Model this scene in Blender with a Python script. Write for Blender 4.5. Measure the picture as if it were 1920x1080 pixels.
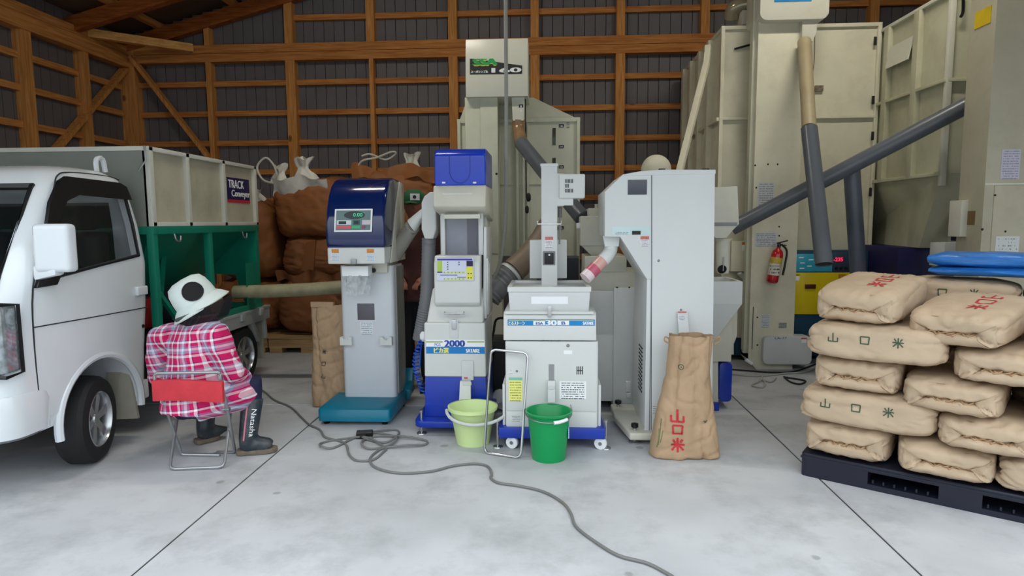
import bpy, bmesh, math, random
from mathutils import Vector, Matrix, noise
from mathutils.bvhtree import BVHTree

for _o in list(bpy.data.objects):
    bpy.data.objects.remove(_o)
sc = bpy.context.scene
COL = sc.collection
R = math.radians

# ---------------------------------------------------------------- camera
F, EYE = 1200.0, 1.45            # focal length in pixels of the 1920 frame, eye height
CM = Matrix.Rotation(R(3.3), 3, 'Z') @ Matrix.Rotation(R(90 - 5.85), 3, 'X') @ Matrix.Rotation(R(-0.4), 3, 'Z')
cam_d = bpy.data.cameras.new('camera')
cam_d.sensor_fit = 'HORIZONTAL'
cam_d.sensor_width = 36.0
cam_d.lens = 36.0 * F / 1920.0
cam_d.clip_start = 0.05
cam_d.clip_end = 200
cam = bpy.data.objects.new('camera', cam_d)
COL.objects.link(cam)
cam.matrix_world = Matrix.Translation((0, 0, EYE)) @ CM.to_4x4()
sc.camera = cam

# ---------------------------------------------------------------- overcast daylight through the open front of the barn
SKY = 3.1           # zenith radiance of the overcast sky
EXPO = 0.12
w = bpy.data.worlds.new('overcast_sky')
sc.world = w
w.use_nodes = True
_N, _L = w.node_tree.nodes, w.node_tree.links
_bg = _N['Background']
_tc = _N.new('ShaderNodeTexCoord')
_sx = _N.new('ShaderNodeSeparateXYZ')
_L.new(_tc.outputs['Generated'], _sx.inputs[0])
_mr = _N.new('ShaderNodeMapRange')          # standard overcast sky: three times brighter overhead than at the horizon
_mr.inputs[1].default_value, _mr.inputs[2].default_value = 0.0, 1.0
_mr.inputs[3].default_value, _mr.inputs[4].default_value = SKY / 3, SKY
_L.new(_sx.outputs[2], _mr.inputs[0])
_bg.inputs[0].default_value = (0.87, 0.945, 1.0, 1)
_L.new(_mr.outputs[0], _bg.inputs[1])
pl = bpy.data.lights.new('doorway_portal', 'AREA')
pl.shape = 'RECTANGLE'
pl.size, pl.size_y = 11.4, 2.74
pl.cycles.is_portal = True
po = bpy.data.objects.new('doorway_portal', pl)
COL.objects.link(po)
po.location = (0.35, 2.52, 1.38)
po.rotation_euler = (R(90), 0, 0)
sc.view_settings.view_transform = 'Standard'
sc.view_settings.look = 'None'
sc.view_settings.gamma = 1.0
sc.view_settings.use_curve_mapping = False
sc.view_settings.exposure = EXPO
try:
    sc.cycles.use_denoising = True
    sc.cycles.max_bounces = 8
    sc.cycles.diffuse_bounces = 5
except Exception:
    pass


# ---------------------------------------------------------------- pixel helpers (1920x1080 frame): where a thing stands in the barn
def ray(px, py):
    return CM @ Vector(((px - 960) / F, (540 - py) / F, -1.0))


def at(px, py, Y):
    r = ray(px, py)
    return Vector((0, 0, EYE)) + r * (Y / r.y)


def atx(px, py, X):
    r = ray(px, py)
    return Vector((0, 0, EYE)) + r * (X / r.x)


def fl(px, py, z=0.0):
    r = ray(px, py)
    return Vector((0, 0, EYE)) + r * ((z - EYE) / r.z)


def rc(x0, y0, x1, y1, Y):
    """pixel rectangle on the plane at depth Y -> x0, x1, z0, z1"""
    my, mx = (y0 + y1) / 2, (x0 + x1) / 2
    return at(x0, my, Y).x, at(x1, my, Y).x, at(mx, y1, Y).z, at(mx, y0, Y).z


# ---------------------------------------------------------------- materials
def S(r, g, b):
    f = lambda c: (c / 255 / 12.92) if c <= 10 else ((c / 255 + 0.055) / 1.055) ** 2.4
    return (f(r), f(g), f(b), 1)


MATS = {}


def pm(name, col, rough=0.5, metal=0.0, var=0.06, scale=6.0, bump=0.0, bscale=60.0, coat=0.0, stretch=(1, 1, 1), trans=0.0, alpha=1.0,
       emit=0.0, spec=0.5, dirt=None, dirt_amt=0.0, dscale=3.0, ior=1.45):
    if name in MATS:
        return MATS[name]
    m = bpy.data.materials.new(name)
    m.use_nodes = True
    nt = m.node_tree
    N, L = nt.nodes, nt.links
    b = N['Principled BSDF']
    b.inputs['Roughness'].default_value = rough
    b.inputs['Metallic'].default_value = metal
    b.inputs['Specular IOR Level'].default_value = spec
    b.inputs['Coat Weight'].default_value = coat
    b.inputs['Transmission Weight'].default_value = trans
    b.inputs['Alpha'].default_value = alpha
    b.inputs['IOR'].default_value = ior
    tc = N.new('ShaderNodeNewGeometry')
    mp = N.new('ShaderNodeMapping')
    mp.inputs['Scale'].default_value = stretch
    L.new(tc.outputs['Position'], mp.inputs['Vector'])
    nz = N.new('ShaderNodeTexNoise')
    nz.inputs['Scale'].default_value = scale
    nz.inputs['Detail'].default_value = 4
    L.new(mp.outputs[0], nz.inputs['Vector'])
    cr = N.new('ShaderNodeValToRGB')
    c = col
    cr.color_ramp.elements[0].position = 0.3
    cr.color_ramp.elements[1].position = 0.7
    cr.color_ramp.elements[0].color = (c[0] * (1 - var), c[1] * (1 - var), c[2] * (1 - var), 1)
    cr.color_ramp.elements[1].color = (min(1, c[0] * (1 + var)), min(1, c[1] * (1 + var)), min(1, c[2] * (1 + var)), 1)
    L.new(nz.outputs['Fac'], cr.inputs[0])
    out = cr.outputs[0]
    if dirt:
        n2 = N.new('ShaderNodeTexNoise')
        n2.inputs['Scale'].default_value = dscale
        n2.inputs['Detail'].default_value = 8
        n2.inputs['Roughness'].default_value = 0.7
        L.new(tc.outputs['Position'], n2.inputs['Vector'])
        mr = N.new('ShaderNodeMapRange')
        mr.inputs[1].default_value = 0.48
        mr.inputs[2].default_value = 0.75
        mr.inputs[3].default_value = 0.0
        mr.inputs[4].default_value = dirt_amt
        L.new(n2.outputs['Fac'], mr.inputs[0])
        mx = N.new('ShaderNodeMix')
        mx.data_type = 'RGBA'
        mx.inputs[7].default_value = dirt
        L.new(mr.outputs[0], mx.inputs[0])
        L.new(out, mx.inputs[6])
        out = mx.outputs[2]
    L.new(out, b.inputs['Base Color'])
    if bump:
        n3 = N.new('ShaderNodeTexNoise')
        n3.inputs['Scale'].default_value = bscale
        n3.inputs['Detail'].default_value = 5
        L.new(mp.outputs[0], n3.inputs['Vector'])
        bp = N.new('ShaderNodeBump')
        bp.inputs['Strength'].default_value = bump
        bp.inputs['Distance'].default_value = 0.01
        L.new(n3.outputs['Fac'], bp.inputs['Height'])
        L.new(bp.outputs[0], b.inputs['Normal'])
    if emit:
        b.inputs['Emission Color'].default_value = col
        b.inputs['Emission Strength'].default_value = emit
    MATS[name] = m
    return m


def wood(name, c0, c1, stretch):
    """timber with grain running along the axis whose stretch is small, and a few dark knots"""
    m = pm(name, c0, 0.7, var=0.0, spec=0.2)
    nt = m.node_tree
    N, L = nt.nodes, nt.links
    b = N['Principled BSDF']
    tc = N.new('ShaderNodeNewGeometry')
    mp = N.new('ShaderNodeMapping')
    mp.inputs['Scale'].default_value = stretch
    L.new(tc.outputs['Position'], mp.inputs['Vector'])
    nz = N.new('ShaderNodeTexNoise')
    nz.inputs['Scale'].default_value = 3.0
    nz.inputs['Detail'].default_value = 6
    nz.inputs['Distortion'].default_value = 0.6
    L.new(mp.outputs[0], nz.inputs['Vector'])
    cr = N.new('ShaderNodeValToRGB')
    cr.color_ramp.elements[0].position = 0.35
    cr.color_ramp.elements[1].position = 0.68
    cr.color_ramp.elements[0].color = c1
    cr.color_ramp.elements[1].color = c0
    L.new(nz.outputs['Fac'], cr.inputs[0])
    vo = N.new('ShaderNodeTexVoronoi')
    vo.inputs['Scale'].default_value = 2.6
    m2 = N.new('ShaderNodeMapping')
    m2.inputs['Scale'].default_value = tuple(1.0 if s > 3 else 0.6 for s in stretch)
    L.new(tc.outputs['Position'], m2.inputs['Vector'])
    L.new(m2.outputs[0], vo.inputs['Vector'])
    mr = N.new('ShaderNodeMapRange')
    mr.inputs[1].default_value = 0.05
    mr.inputs[2].default_value = 0.09
    mr.inputs[3].default_value = 1.0
    mr.inputs[4].default_value = 0.0
    L.new(vo.outputs['Distance'], mr.inputs[0])
    mx = N.new('ShaderNodeMix')
    mx.data_type = 'RGBA'
    mx.inputs[7].default_value = tuple(x * 0.45 for x in c1[:3]) + (1,)
    L.new(mr.outputs[0], mx.inputs[0])
    L.new(cr.outputs[0], mx.inputs[6])
    L.new(mx.outputs[2], b.inputs['Base Color'])
    return m


def printed(name, paper, ink, lines=9.0, axis='Z', origin=0.0, fill=0.55):
    """a paper label carrying rows of small print too small to read: dashes in rows, along world X and Z"""
    m = pm(name, paper, 0.6, var=0.02)
    nt = m.node_tree
    N, L = nt.nodes, nt.links
    b = N['Principled BSDF']
    tc = N.new('ShaderNodeTexCoord')
    sp = N.new('ShaderNodeSeparateXYZ')
    L.new(tc.outputs['Generated'], sp.inputs[0])

    def mth(op, a, v=None, v2=None):
        n = N.new('ShaderNodeMath')
        n.operation = op
        for i, q in enumerate((a, v, v2)):
            if q is None:
                continue
            if isinstance(q, (int, float)):
                n.inputs[i].default_value = q
            else:
                L.new(q, n.inputs[i])
        return n.outputs[0]
    zl = mth('MULTIPLY', sp.outputs[2], lines)
    row = mth('LESS_THAN', mth('FRACT', zl), 0.42)
    cx = N.new('ShaderNodeCombineXYZ')
    L.new(mth('MULTIPLY', sp.outputs[0], 26.0), cx.inputs[0])
    L.new(mth('MULTIPLY', mth('FLOOR', zl), 7.31), cx.inputs[1])
    nz = N.new('ShaderNodeTexNoise')
    nz.inputs['Scale'].default_value = 1.0
    nz.inputs['Detail'].default_value = 2
    L.new(cx.outputs[0], nz.inputs['Vector'])
    dash = mth('LESS_THAN', nz.outputs['Fac'], fill)
    e1 = mth('GREATER_THAN', sp.outputs[0], 0.07)
    e2 = mth('LESS_THAN', sp.outputs[0], 0.93)
    k = mth('MULTIPLY', mth('MULTIPLY', row, dash), mth('MULTIPLY', e1, e2))
    mx = N.new('ShaderNodeMix')
    mx.data_type = 'RGBA'
    mx.inputs[6].default_value = paper
    mx.inputs[7].default_value = ink
    L.new(k, mx.inputs[0])
    L.new(mx.outputs[2], b.inputs['Base Color'])
    return m


# ---------------------------------------------------------------- mesh builder
class MB:
    def __init__(s):
        s.v, s.f = [], []

    def add(s, vs, fs):
        n = len(s.v)
        s.v += [tuple(p) for p in vs]
        s.f += [tuple(i + n for i in f) for f in fs]
        return s

    def box(s, x0, x1, y0, y1, z0, z1):
        x0, x1 = min(x0, x1), max(x0, x1)
        y0, y1 = min(y0, y1), max(y0, y1)
        z0, z1 = min(z0, z1), max(z0, z1)
        v = [(x0, y0, z0), (x1, y0, z0), (x1, y1, z0), (x0, y1, z0), (x0, y0, z1), (x1, y0, z1), (x1, y1, z1), (x0, y1, z1)]
        return s.add(v, [(0, 3, 2, 1), (4, 5, 6, 7), (0, 1, 5, 4), (1, 2, 6, 5), (2, 3, 7, 6), (3, 0, 4, 7)])

    def prism(s, poly, axis, a, b):
        mk = {'x': lambda p, t: (t, p[0], p[1]), 'y': lambda p, t: (p[0], t, p[1]), 'z': lambda p, t: (p[0], p[1], t)}[axis]
        n = len(poly)
        v = [mk(p, a) for p in poly] + [mk(p, b) for p in poly]
        f = [tuple(range(n)), tuple(range(2 * n - 1, n - 1, -1))]
        f += [(i, (i + 1) % n, n + (i + 1) % n, n + i) for i in range(n)]
        return s.add(v, f)

    def hexa(s, bot, top):
        """8 free corners: bottom four, top four, same winding"""
        return s.add(list(bot) + list(top), [(0, 3, 2, 1), (4, 5, 6, 7), (0, 1, 5, 4), (1, 2, 6, 5), (2, 3, 7, 6), (3, 0, 4, 7)])

    def beam(s, p, q, w_, h_, up=(0, 0, 1)):
        p, q = Vector(p), Vector(q)
        d = (q - p).normalized()
        u = Vector(up)
        sd = d.cross(u)
        if sd.length < 1e-4:
            sd = d.cross(Vector((1, 0, 0)))
        sd.normalize()
        u = sd.cross(d).normalized()
        c = [(-1, -1), (1, -1), (1, 1), (-1, 1)]
        return s.hexa([p + sd * a * w_ / 2 + u * b * h_ / 2 for a, b in c], [q + sd * a * w_ / 2 + u * b * h_ / 2 for a, b in c])

    def loft(s, rings, cap=True, closed=True):
        n = len(rings[0])
        v = [p for r in rings for p in r]
        f = []
        for k in range(len(rings) - 1):
            for i in range(n if closed else n - 1):
                j = (i + 1) % n
                f.append((k * n + i, k * n + j, (k + 1) * n + j, (k + 1) * n + i))
        if cap:
            f.append(tuple(range(n - 1, -1, -1)))
            f.append(tuple(range((len(rings) - 1) * n, len(rings) * n)))
        return s.add(v, f)

    def tube(s, pts, r, n=10, cap=True, smooth=0, closed=False):
        pts = [Vector(p) for p in pts]
        if smooth:
            pts = spline(pts, smooth, closed)
        m = len(pts)
        rs = r if isinstance(r, (list, tuple)) else [r] * m
        if len(rs) != m:
            rs = [rs[min(len(rs) - 1, int(i * len(rs) / m))] for i in range(m)]
        rings, nrm = [], None
        for i, p in enumerate(pts):
            if closed:
                t = pts[(i + 1) % m] - pts[i - 1]
            else:
                t = (pts[min(i + 1, m - 1)] - pts[max(i - 1, 0)])
            t.normalize()
            if nrm is None:
                nrm = t.orthogonal().normalized()
            nrm = (nrm - t * nrm.dot(t))
            if nrm.length < 1e-6:
                nrm = t.orthogonal()
            nrm.normalize()
            bn = t.cross(nrm)
            rings.append([p + (nrm * math.cos(2 * math.pi * k / n) + bn * math.sin(2 * math.pi * k / n)) * rs[i] for k in range(n)])
        if closed:
            nn = len(s.v)
            s.loft(rings, cap=False)
            s.f += [tuple(nn + q for q in ((m - 1) * n + i, (m - 1) * n + (i + 1) % n, (i + 1) % n, i)) for i in range(n)]
            return s
        return s.loft(rings, cap=cap)

    def lathe(s, prof, c=(0, 0, 0), axis=(0, 0, 1), n=28, cap=True):
        c, a = Vector(c), Vector(axis).normalized()
        u = a.orthogonal().normalized()
        if abs(a.z) > 0.99:
            u = Vector((1, 0, 0))
        b = a.cross(u)
        rings = [[c + a * h + (u * math.cos(2 * math.pi * k / n) + b * math.sin(2 * math.pi * k / n)) * max(r, 1e-4) for k in range(n)] for r, h in prof]
        return s.loft(rings, cap=cap)

    def sheet(s, fn, nu, nv):
        v = [fn(i / nu, j / nv) for j in range(nv + 1) for i in range(nu + 1)]
        f = [(j * (nu + 1) + i, j * (nu + 1) + i + 1, (j + 1) * (nu + 1) + i + 1, (j + 1) * (nu + 1) + i) for j in range(nv) for i in range(nu)]
        return s.add(v, f)


def spline(pts, k, closed=False):
    out, n = [], len(pts)
    for i in range(n if closed else n - 1):
        if closed:
            p0, p1, p2, p3 = pts[i - 1], pts[i], pts[(i + 1) % n], pts[(i + 2) % n]
        else:
            p0, p1, p2, p3 = pts[max(i - 1, 0)], pts[i], pts[i + 1], pts[min(i + 2, n - 1)]
        for j in range(k):
            t = j / k
            out.append(0.5 * ((2 * p1) + (p2 - p0) * t + (2 * p0 - 5 * p1 + 4 * p2 - p3) * t * t + (3 * p1 - p0 - 3 * p2 + p3) * t ** 3))
    if not closed:
        out.append(pts[-1])
    return out


def rrect(x0, x1, y0, y1, r, n=4):
    """rounded rectangle outline, counter-clockwise"""
    o = []
    for cx, cy, a in ((x1 - r, y0 + r, -90), (x1 - r, y1 - r, 0), (x0 + r, y1 - r, 90), (x0 + r, y0 + r, 180)):
        for k in range(n + 1):
            t = R(a + 90 * k / n)
            o.append((cx + r * math.cos(t), cy + r * math.sin(t)))
    return o


def bevel_bm(bm, width, seg=2, ang=35):
    es = [e for e in bm.edges if len(e.link_faces) == 2 and e.calc_face_angle(0) > R(ang)]
    if es:
        bmesh.ops.bevel(bm, geom=es, offset=width, segments=seg, profile=0.6, affect='EDGES', clamp_overlap=True)


def mesh_of(name, mb, bevel=0.0, seg=2, smooth=40, inv=None, weld=False):
    me = bpy.data.meshes.new(name)
    me.from_pydata([tuple(inv @ Vector(p)) for p in mb.v] if inv else mb.v, [], mb.f)
    bm = bmesh.new()
    bm.from_mesh(me)
    if weld:
        bmesh.ops.remove_doubles(bm, verts=bm.verts, dist=1e-5)
    bmesh.ops.recalc_face_normals(bm, faces=bm.faces)
    if bevel:
        bevel_bm(bm, bevel, seg)
    bm.to_mesh(me)
    bm.free()
    if smooth:
        me.polygons.foreach_set('use_smooth', [True] * len(me.polygons))
        me.set_sharp_from_angle(angle=R(smooth))
    me.update()
    return me


INV = {}      # world -> local frame of the thing an object belongs to


def setp(o, label=None, cat=None, group=None, kind=None):
    for k, v in (('label', label), ('category', cat), ('group', group), ('kind', kind)):
        if v:
            o[k] = v
    return o


def thing(name, label, cat, loc, rz=0.0, group=None, kind=None):
    o = bpy.data.objects.new(name, None)
    o.empty_display_size = 0.1
    COL.objects.link(o)
    o.location = loc
    o.rotation_euler = (0, 0, rz)
    INV[o.name] = (Matrix.Translation(loc) @ Matrix.Rotation(rz, 4, 'Z')).inverted()
    return setp(o, label, cat, group, kind)


def link(name, me, mat, parent=None):
    o = bpy.data.objects.new(name, me)
    COL.objects.link(o)
    if mat and not me.materials:
        me.materials.append(mat)
    if parent:
        o.parent = parent
        INV[o.name] = INV.get(parent.name)
    return o


def part(name, mb, mat, parent, bevel=0.0, seg=2, smooth=40, local=False, label=None, weld=False):
    """a child mesh; mb in world coordinates unless local (then in the parent's own frame)"""
    me = mesh_of(name, mb, bevel, seg, smooth, None if local else INV.get(parent.name), weld)
    o = link(name, me, mat, parent)
    if label:
        o['label'] = label
    return o


def solo(name, mb, mat, label, cat, origin, bevel=0.0, seg=2, smooth=40, group=None, kind=None, rz=0.0, local=False):
    """a thing that is one mesh, its origin at its base"""
    M4 = Matrix.Translation(origin) @ Matrix.Rotation(rz, 4, 'Z')
    me = mesh_of(name, mb, bevel, seg, smooth, None if local else M4.inverted())
    o = link(name, me, mat)
    o.location = origin
    o.rotation_euler = (0, 0, rz)
    INV[o.name] = M4.inverted()
    return setp(o, label, cat, group, kind)


def B(*a):
    return MB().box(*a)


def pbox(px, Y0, Y1):
    """pixel rectangle on the plane Y0, extended back to Y1"""
    x0, x1, z0, z1 = rc(*px, Y0)
    return MB().box(x0, x1, Y0, Y1, z0, z1)


def plate(px, Y, t=0.003):
    """thin plate whose back lies on the plane Y"""
    x0, x1, z0, z1 = rc(*px, Y)
    return MB().box(x0, x1, Y - t, Y, z0, z1)


def ppoly(pts, Y0, Y1):
    """pixel polygon on the plane Y0, extended back to Y1"""
    return MB().prism([(at(a, b, Y0).x, at(a, b, Y0).z) for a, b in pts], 'y', Y0, Y1)


def text_mesh(s):
    cu = bpy.data.curves.new('lettering', 'FONT')
    cu.body = s
    cu.resolution_u = 3
    o = bpy.data.objects.new('lettering', cu)
    COL.objects.link(o)
    dg = bpy.context.evaluated_depsgraph_get()
    me = o.evaluated_get(dg).to_mesh()
    v = [tuple(p.co) for p in me.vertices]
    f = [tuple(p.vertices) for p in me.polygons]
    o.evaluated_get(dg).to_mesh_clear()
    bpy.data.objects.remove(o)
    bpy.data.curves.remove(cu)
    return v, f


def lettering(s, o, rt, up, w_, h_, off=0.0015, bold=0.0):
    """flat letters filling a w x h box whose lower left corner is o"""
    v, f = text_mesh(s)
    o, rt, up = Vector(o), Vector(rt).normalized(), Vector(up).normalized()
    n = rt.cross(up)
    if not v:
        return MB()
    x0, x1 = min(p[0] for p in v), max(p[0] for p in v)
    y0, y1 = min(p[1] for p in v), max(p[1] for p in v)
    mb = MB()
    for k in range(1 + (2 if bold else 0)):
        d = (0, bold, -bold)[k]
        q = [o + rt * ((p[0] - x0) / max(1e-6, x1 - x0) * w_ + d) + up * ((p[1] - y0) / max(1e-6, y1 - y0) * h_) + n * (off + k * 0.0002) for p in v]
        mb.add(q, f)
    return mb


def words(s, px, Y, mat, parent, bold=0.0, off=0.002, name='lettering'):
    """lettering in a pixel rectangle on the plane Y facing the camera side"""
    x0, x1, z0, z1 = rc(*px, Y)
    mb = lettering(s, (x0, Y, z0), (1, 0, 0), (0, 0, 1), x1 - x0, z1 - z0, off, bold)
    return part(name, mb, mat, parent, smooth=0)


def copy_tree(o, parent=None):
    c = o.copy()
    COL.objects.link(c)
    if parent:
        c.parent = parent
    for ch in list(o.children):
        copy_tree(ch, c)
    return c


def fuse(mb, voxel, it=6, fac=0.5):
    """one continuous skin over overlapping pieces"""
    me = mesh_of('skin', mb, smooth=0)
    o = bpy.data.objects.new('skin', me)
    COL.objects.link(o)
    md = o.modifiers.new('r', 'REMESH')
    md.mode = 'VOXEL'
    md.voxel_size = voxel
    ms = o.modifiers.new('s', 'SMOOTH')
    ms.factor = fac
    ms.iterations = it
    dg = bpy.context.evaluated_depsgraph_get()
    e = o.evaluated_get(dg)
    t = e.to_mesh()
    out = MB()
    out.v = [tuple(p.co) for p in t.vertices]
    out.f = [tuple(p.vertices) for p in t.polygons]
    e.to_mesh_clear()
    bpy.data.objects.remove(o)
    return out


def carve(mb, cutters):
    """mb minus each cutter"""
    me = mesh_of('solid', mb, smooth=0)
    o = bpy.data.objects.new('solid', me)
    COL.objects.link(o)
    cs = []
    for c in cutters:
        co = bpy.data.objects.new('cutter', mesh_of('cutter', c, smooth=0))
        COL.objects.link(co)
        cs.append(co)
        md = o.modifiers.new('b', 'BOOLEAN')
        md.operation = 'DIFFERENCE'
        md.solver = 'EXACT'
        md.object = co
    dg = bpy.context.evaluated_depsgraph_get()
    e = o.evaluated_get(dg)
    t = e.to_mesh()
    out = MB()
    out.v = [tuple(p.co) for p in t.vertices]
    out.f = [tuple(p.vertices) for p in t.polygons]
    e.to_mesh_clear()
    for q in [o] + cs:
        bpy.data.objects.remove(q)
    return out


def jitter(mb, amp, scale, seed=0.0):
    o = []
    for p in mb.v:
        q = Vector(p)
        d = noise.noise_vector(q * scale + Vector((seed, seed * 1.7, -seed)))
        o.append(tuple(q + d * amp))
    mb.v = o
    return mb


# palette
WHITE = pm('painted_white_steel', S(208, 210, 207), 0.35, var=0.02, dirt=S(190, 188, 178), dirt_amt=0.25)
CREAM = pm('cream_painted_steel', S(205, 203, 188), 0.45, var=0.03, dirt=S(150, 140, 115), dirt_amt=0.3)
DUSTY = pm('dusty_cream_panel', S(212, 208, 186), 0.5, var=0.04, dirt=S(156, 144, 116), dirt_amt=0.35, dscale=2.0)
OLIVE = pm('pale_olive_steel', S(202, 204, 184), 0.42, var=0.03, dirt=S(160, 152, 126), dirt_amt=0.35, dscale=2.0)
GREYP = pm('light_grey_steel', S(204, 206, 205), 0.38, var=0.03)
BLUE = pm('royal_blue_plastic', S(22, 55, 165), 0.3, var=0.05, coat=0.2)
NAVY = pm('glossy_navy_plastic', S(7, 30, 84), 0.12, var=0.05, coat=0.6)
TEAL = pm('teal_painted_steel', S(8, 112, 138), 0.3, var=0.05)
DARK = pm('dark_rubber', S(28, 28, 30), 0.7, var=0.15)
BLACK = pm('black_plastic', S(16, 16, 19), 0.4, var=0.1)
CHROME = pm('bright_steel_tube', S(190, 190, 192), 0.22, metal=0.9, var=0.04)
STEEL = pm('dull_steel', S(150, 152, 152), 0.4, metal=0.8, var=0.06)
ZINC = pm('zinc_plated_metal', S(165, 166, 162), 0.45, metal=0.5, var=0.06)
PIPE = pm('grey_pvc_pipe', S(92, 97, 104), 0.3, var=0.05)
INKB = pm('dark_print', S(40, 42, 44), 0.6, var=0.0)
INKW = pm('white_print', S(235, 238, 240), 0.5, var=0.0)
STICK = pm('white_sticker', S(236, 238, 240), 0.5, var=0.01)
# ================================================================ THE BARN
YB, XL, XR, YF = 8.60, -5.70, 6.40, 2.50       # inner faces of the siding, and the open front
YA = -1.5                                       # the slab runs on as an apron before the barn
EAVE, SLOPE, RIDGE = 3.98, 0.262, 0.40


def roof_z(x):
    return EAVE + SLOPE * (min(x, 2 * RIDGE - x) - XL)


# concrete floor: cast slabs with saw-cut joints
conc = pm('worn_concrete', S(182, 184, 187), 0.62, var=0.14, scale=1.5, bump=0.08, bscale=30, dirt=S(138, 139, 140), dirt_amt=0.7, dscale=2.4, spec=0.3)
nt = conc.node_tree
N, L = nt.nodes, nt.links
_b = N['Principled BSDF']
_src = _b.inputs['Base Color'].links[0].from_socket
_g = N.new('ShaderNodeNewGeometry')
_v = N.new('ShaderNodeTexVoronoi')
_v.inputs['Scale'].default_value = 2.3
L.new(_g.outputs['Position'], _v.inputs['Vector'])
_n = N.new('ShaderNodeTexNoise')
_n.inputs['Scale'].default_value = 9
_n.inputs['Detail'].default_value = 6
L.new(_g.outputs['Position'], _n.inputs['Vector'])
_a = N.new('ShaderNodeMath')
_a.operation = 'MULTIPLY_ADD'
_a.inputs[1].default_value = 0.16
L.new(_n.outputs['Fac'], _a.inputs[0])
L.new(_v.outputs['Distance'], _a.inputs[2])
_r = N.new('ShaderNodeMapRange')
_r.inputs[1].default_value = 0.115
_r.inputs[2].default_value = 0.135
_r.inputs[3].default_value = 0.45
_r.inputs[4].default_value = 0.0
L.new(_a.outputs[0], _r.inputs[0])
_m = N.new('ShaderNodeMix')
_m.data_type = 'RGBA'
_m.inputs[7].default_value = S(98, 97, 94)
L.new(_r.outputs[0], _m.inputs[0])
L.new(_src, _m.inputs[6])
L.new(_m.outputs[2], _b.inputs['Base Color'])
bed = pm('joint_filler', S(84, 84, 82), 0.9, var=0.1)
floor = link('floor', mesh_of('floor', B(XL - 0.1, XR + 0.1, YA, YB + 0.1, -0.10, -0.008)), bed)
setp(floor, 'grey concrete floor of the barn with saw-cut joints', None, None, 'structure')
jx = [XL - 0.1, -4.99, -1.735, 1.525, 4.79, XR + 0.1]
jy = [YA, 1.65, 4.93, 8.2, YB + 0.1]
for i in range(len(jx) - 1):
    for j in range(len(jy) - 1):
        g = 0.005
        mb = B(jx[i] + g, jx[i + 1] - g, jy[j] + g, jy[j + 1] - g, -0.008, 0.0)
        o = link('slab', mesh_of('slab', mb, 0.003, 1), conc, floor)
yard = pm('yard_concrete', S(150, 150, 146), 0.8, var=0.1)
o = link('ground', mesh_of('ground', B(-30, 30, -30, 20, -0.2, -0.12)), yard)
setp(o, 'concrete yard outside the open barn front', None, None, 'structure')

WV = wood('timber_upright', S(214, 156, 90), S(182, 120, 64), (14, 14, 0.9))
WX = wood('timber_along_wall', S(204, 142, 80), S(168, 104, 54), (0.9, 14, 14))
WY = wood('timber_along_side', S(210, 150, 86), S(176, 114, 60), (14, 0.9, 14))
siding = pm('dark_grey_siding', S(104, 101, 104), 0.55, var=0.06, scale=3, bump=0.15, bscale=120)
backing = pm('siding_backing', S(40, 38, 38), 0.9)
UNIT = MB().box(-0.5, 0.5, -0.5, 0.5, -0.5, 0.5)


def piece(name, mat, parent, c0, c1, _cache={}):
    """a straight board or panel between two corners: shared unit block, scaled"""
    me = _cache.get(mat.name)
    if me is None:
        me = mesh_of('block', UNIT, smooth=0)
        me.materials.append(mat)
        _cache[mat.name] = me
    o = bpy.data.objects.new(name, me)
    COL.objects.link(o)
    o.parent = parent
    o.location = [(a + b) / 2 for a, b in zip(c0, c1)]
    o.scale = [abs(b - a) for a, b in zip(c0, c1)]
    return o


# back gable wall
wb = link('wall_back', mesh_of('wall_back', MB().prism([(XL - 0.1, 0), (XR + 0.1, 0), (XR + 0.1, roof_z(XR)), (RIDGE, roof_z(RIDGE)), (XL - 0.1, roof_z(XL))], 'y', YB + 0.03, YB + 0.09)), backing)
setp(wb, 'back gable wall of dark siding on an exposed timber frame', None, None, 'structure')
pw = 0.137
x = XL
while x < XR:
    piece('siding_panel', siding, wb, (x + 0.004, YB, 0.0), (x + pw - 0.004, YB + 0.03, roof_z(x + pw / 2) - 0.02))
    x += pw
posts = [(392, 0.07, 0.07), (545, 0.125, 0.105), (697, 0.055, 0.105), (850, 0.115, 0.11), (1003, 0.115, 0.105), (1163, 0.115, 0.105), (1320, 0.115, 0.105)]
PY = YB - 0.125
BZ0, BZ1 = 3.585, 3.80
for k in range(7, 12):
    posts.append((1320 + (k - 6) * 157, 0.115, 0.105))
for px, wl, wu in posts:
    xx = at(px, 200, YB - 0.15).x
    if xx > XR - 0.2:
        continue
    piece('post', WV, wb, (xx - wl / 2, PY, 0), (xx + wl / 2, YB - 0.005, BZ0))
    piece('post', WV, wb, (xx - wu / 2, PY, BZ1), (xx + wu / 2, YB - 0.005, roof_z(xx) - 0.25))
cx = at(244, 200, YB - 0.15).x
piece('corner_post', WV, wb, (XL, PY - 0.02, 0), (cx + 0.09, YB, BZ1))
piece('beam', WX, wb, (XL, PY - 0.012, BZ0 + 0.11), (XR, YB - 0.01, BZ1))
piece('beam', WX, wb, (XL, PY - 0.005, BZ0), (XR, YB - 0.01, BZ0 + 0.105))
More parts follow.
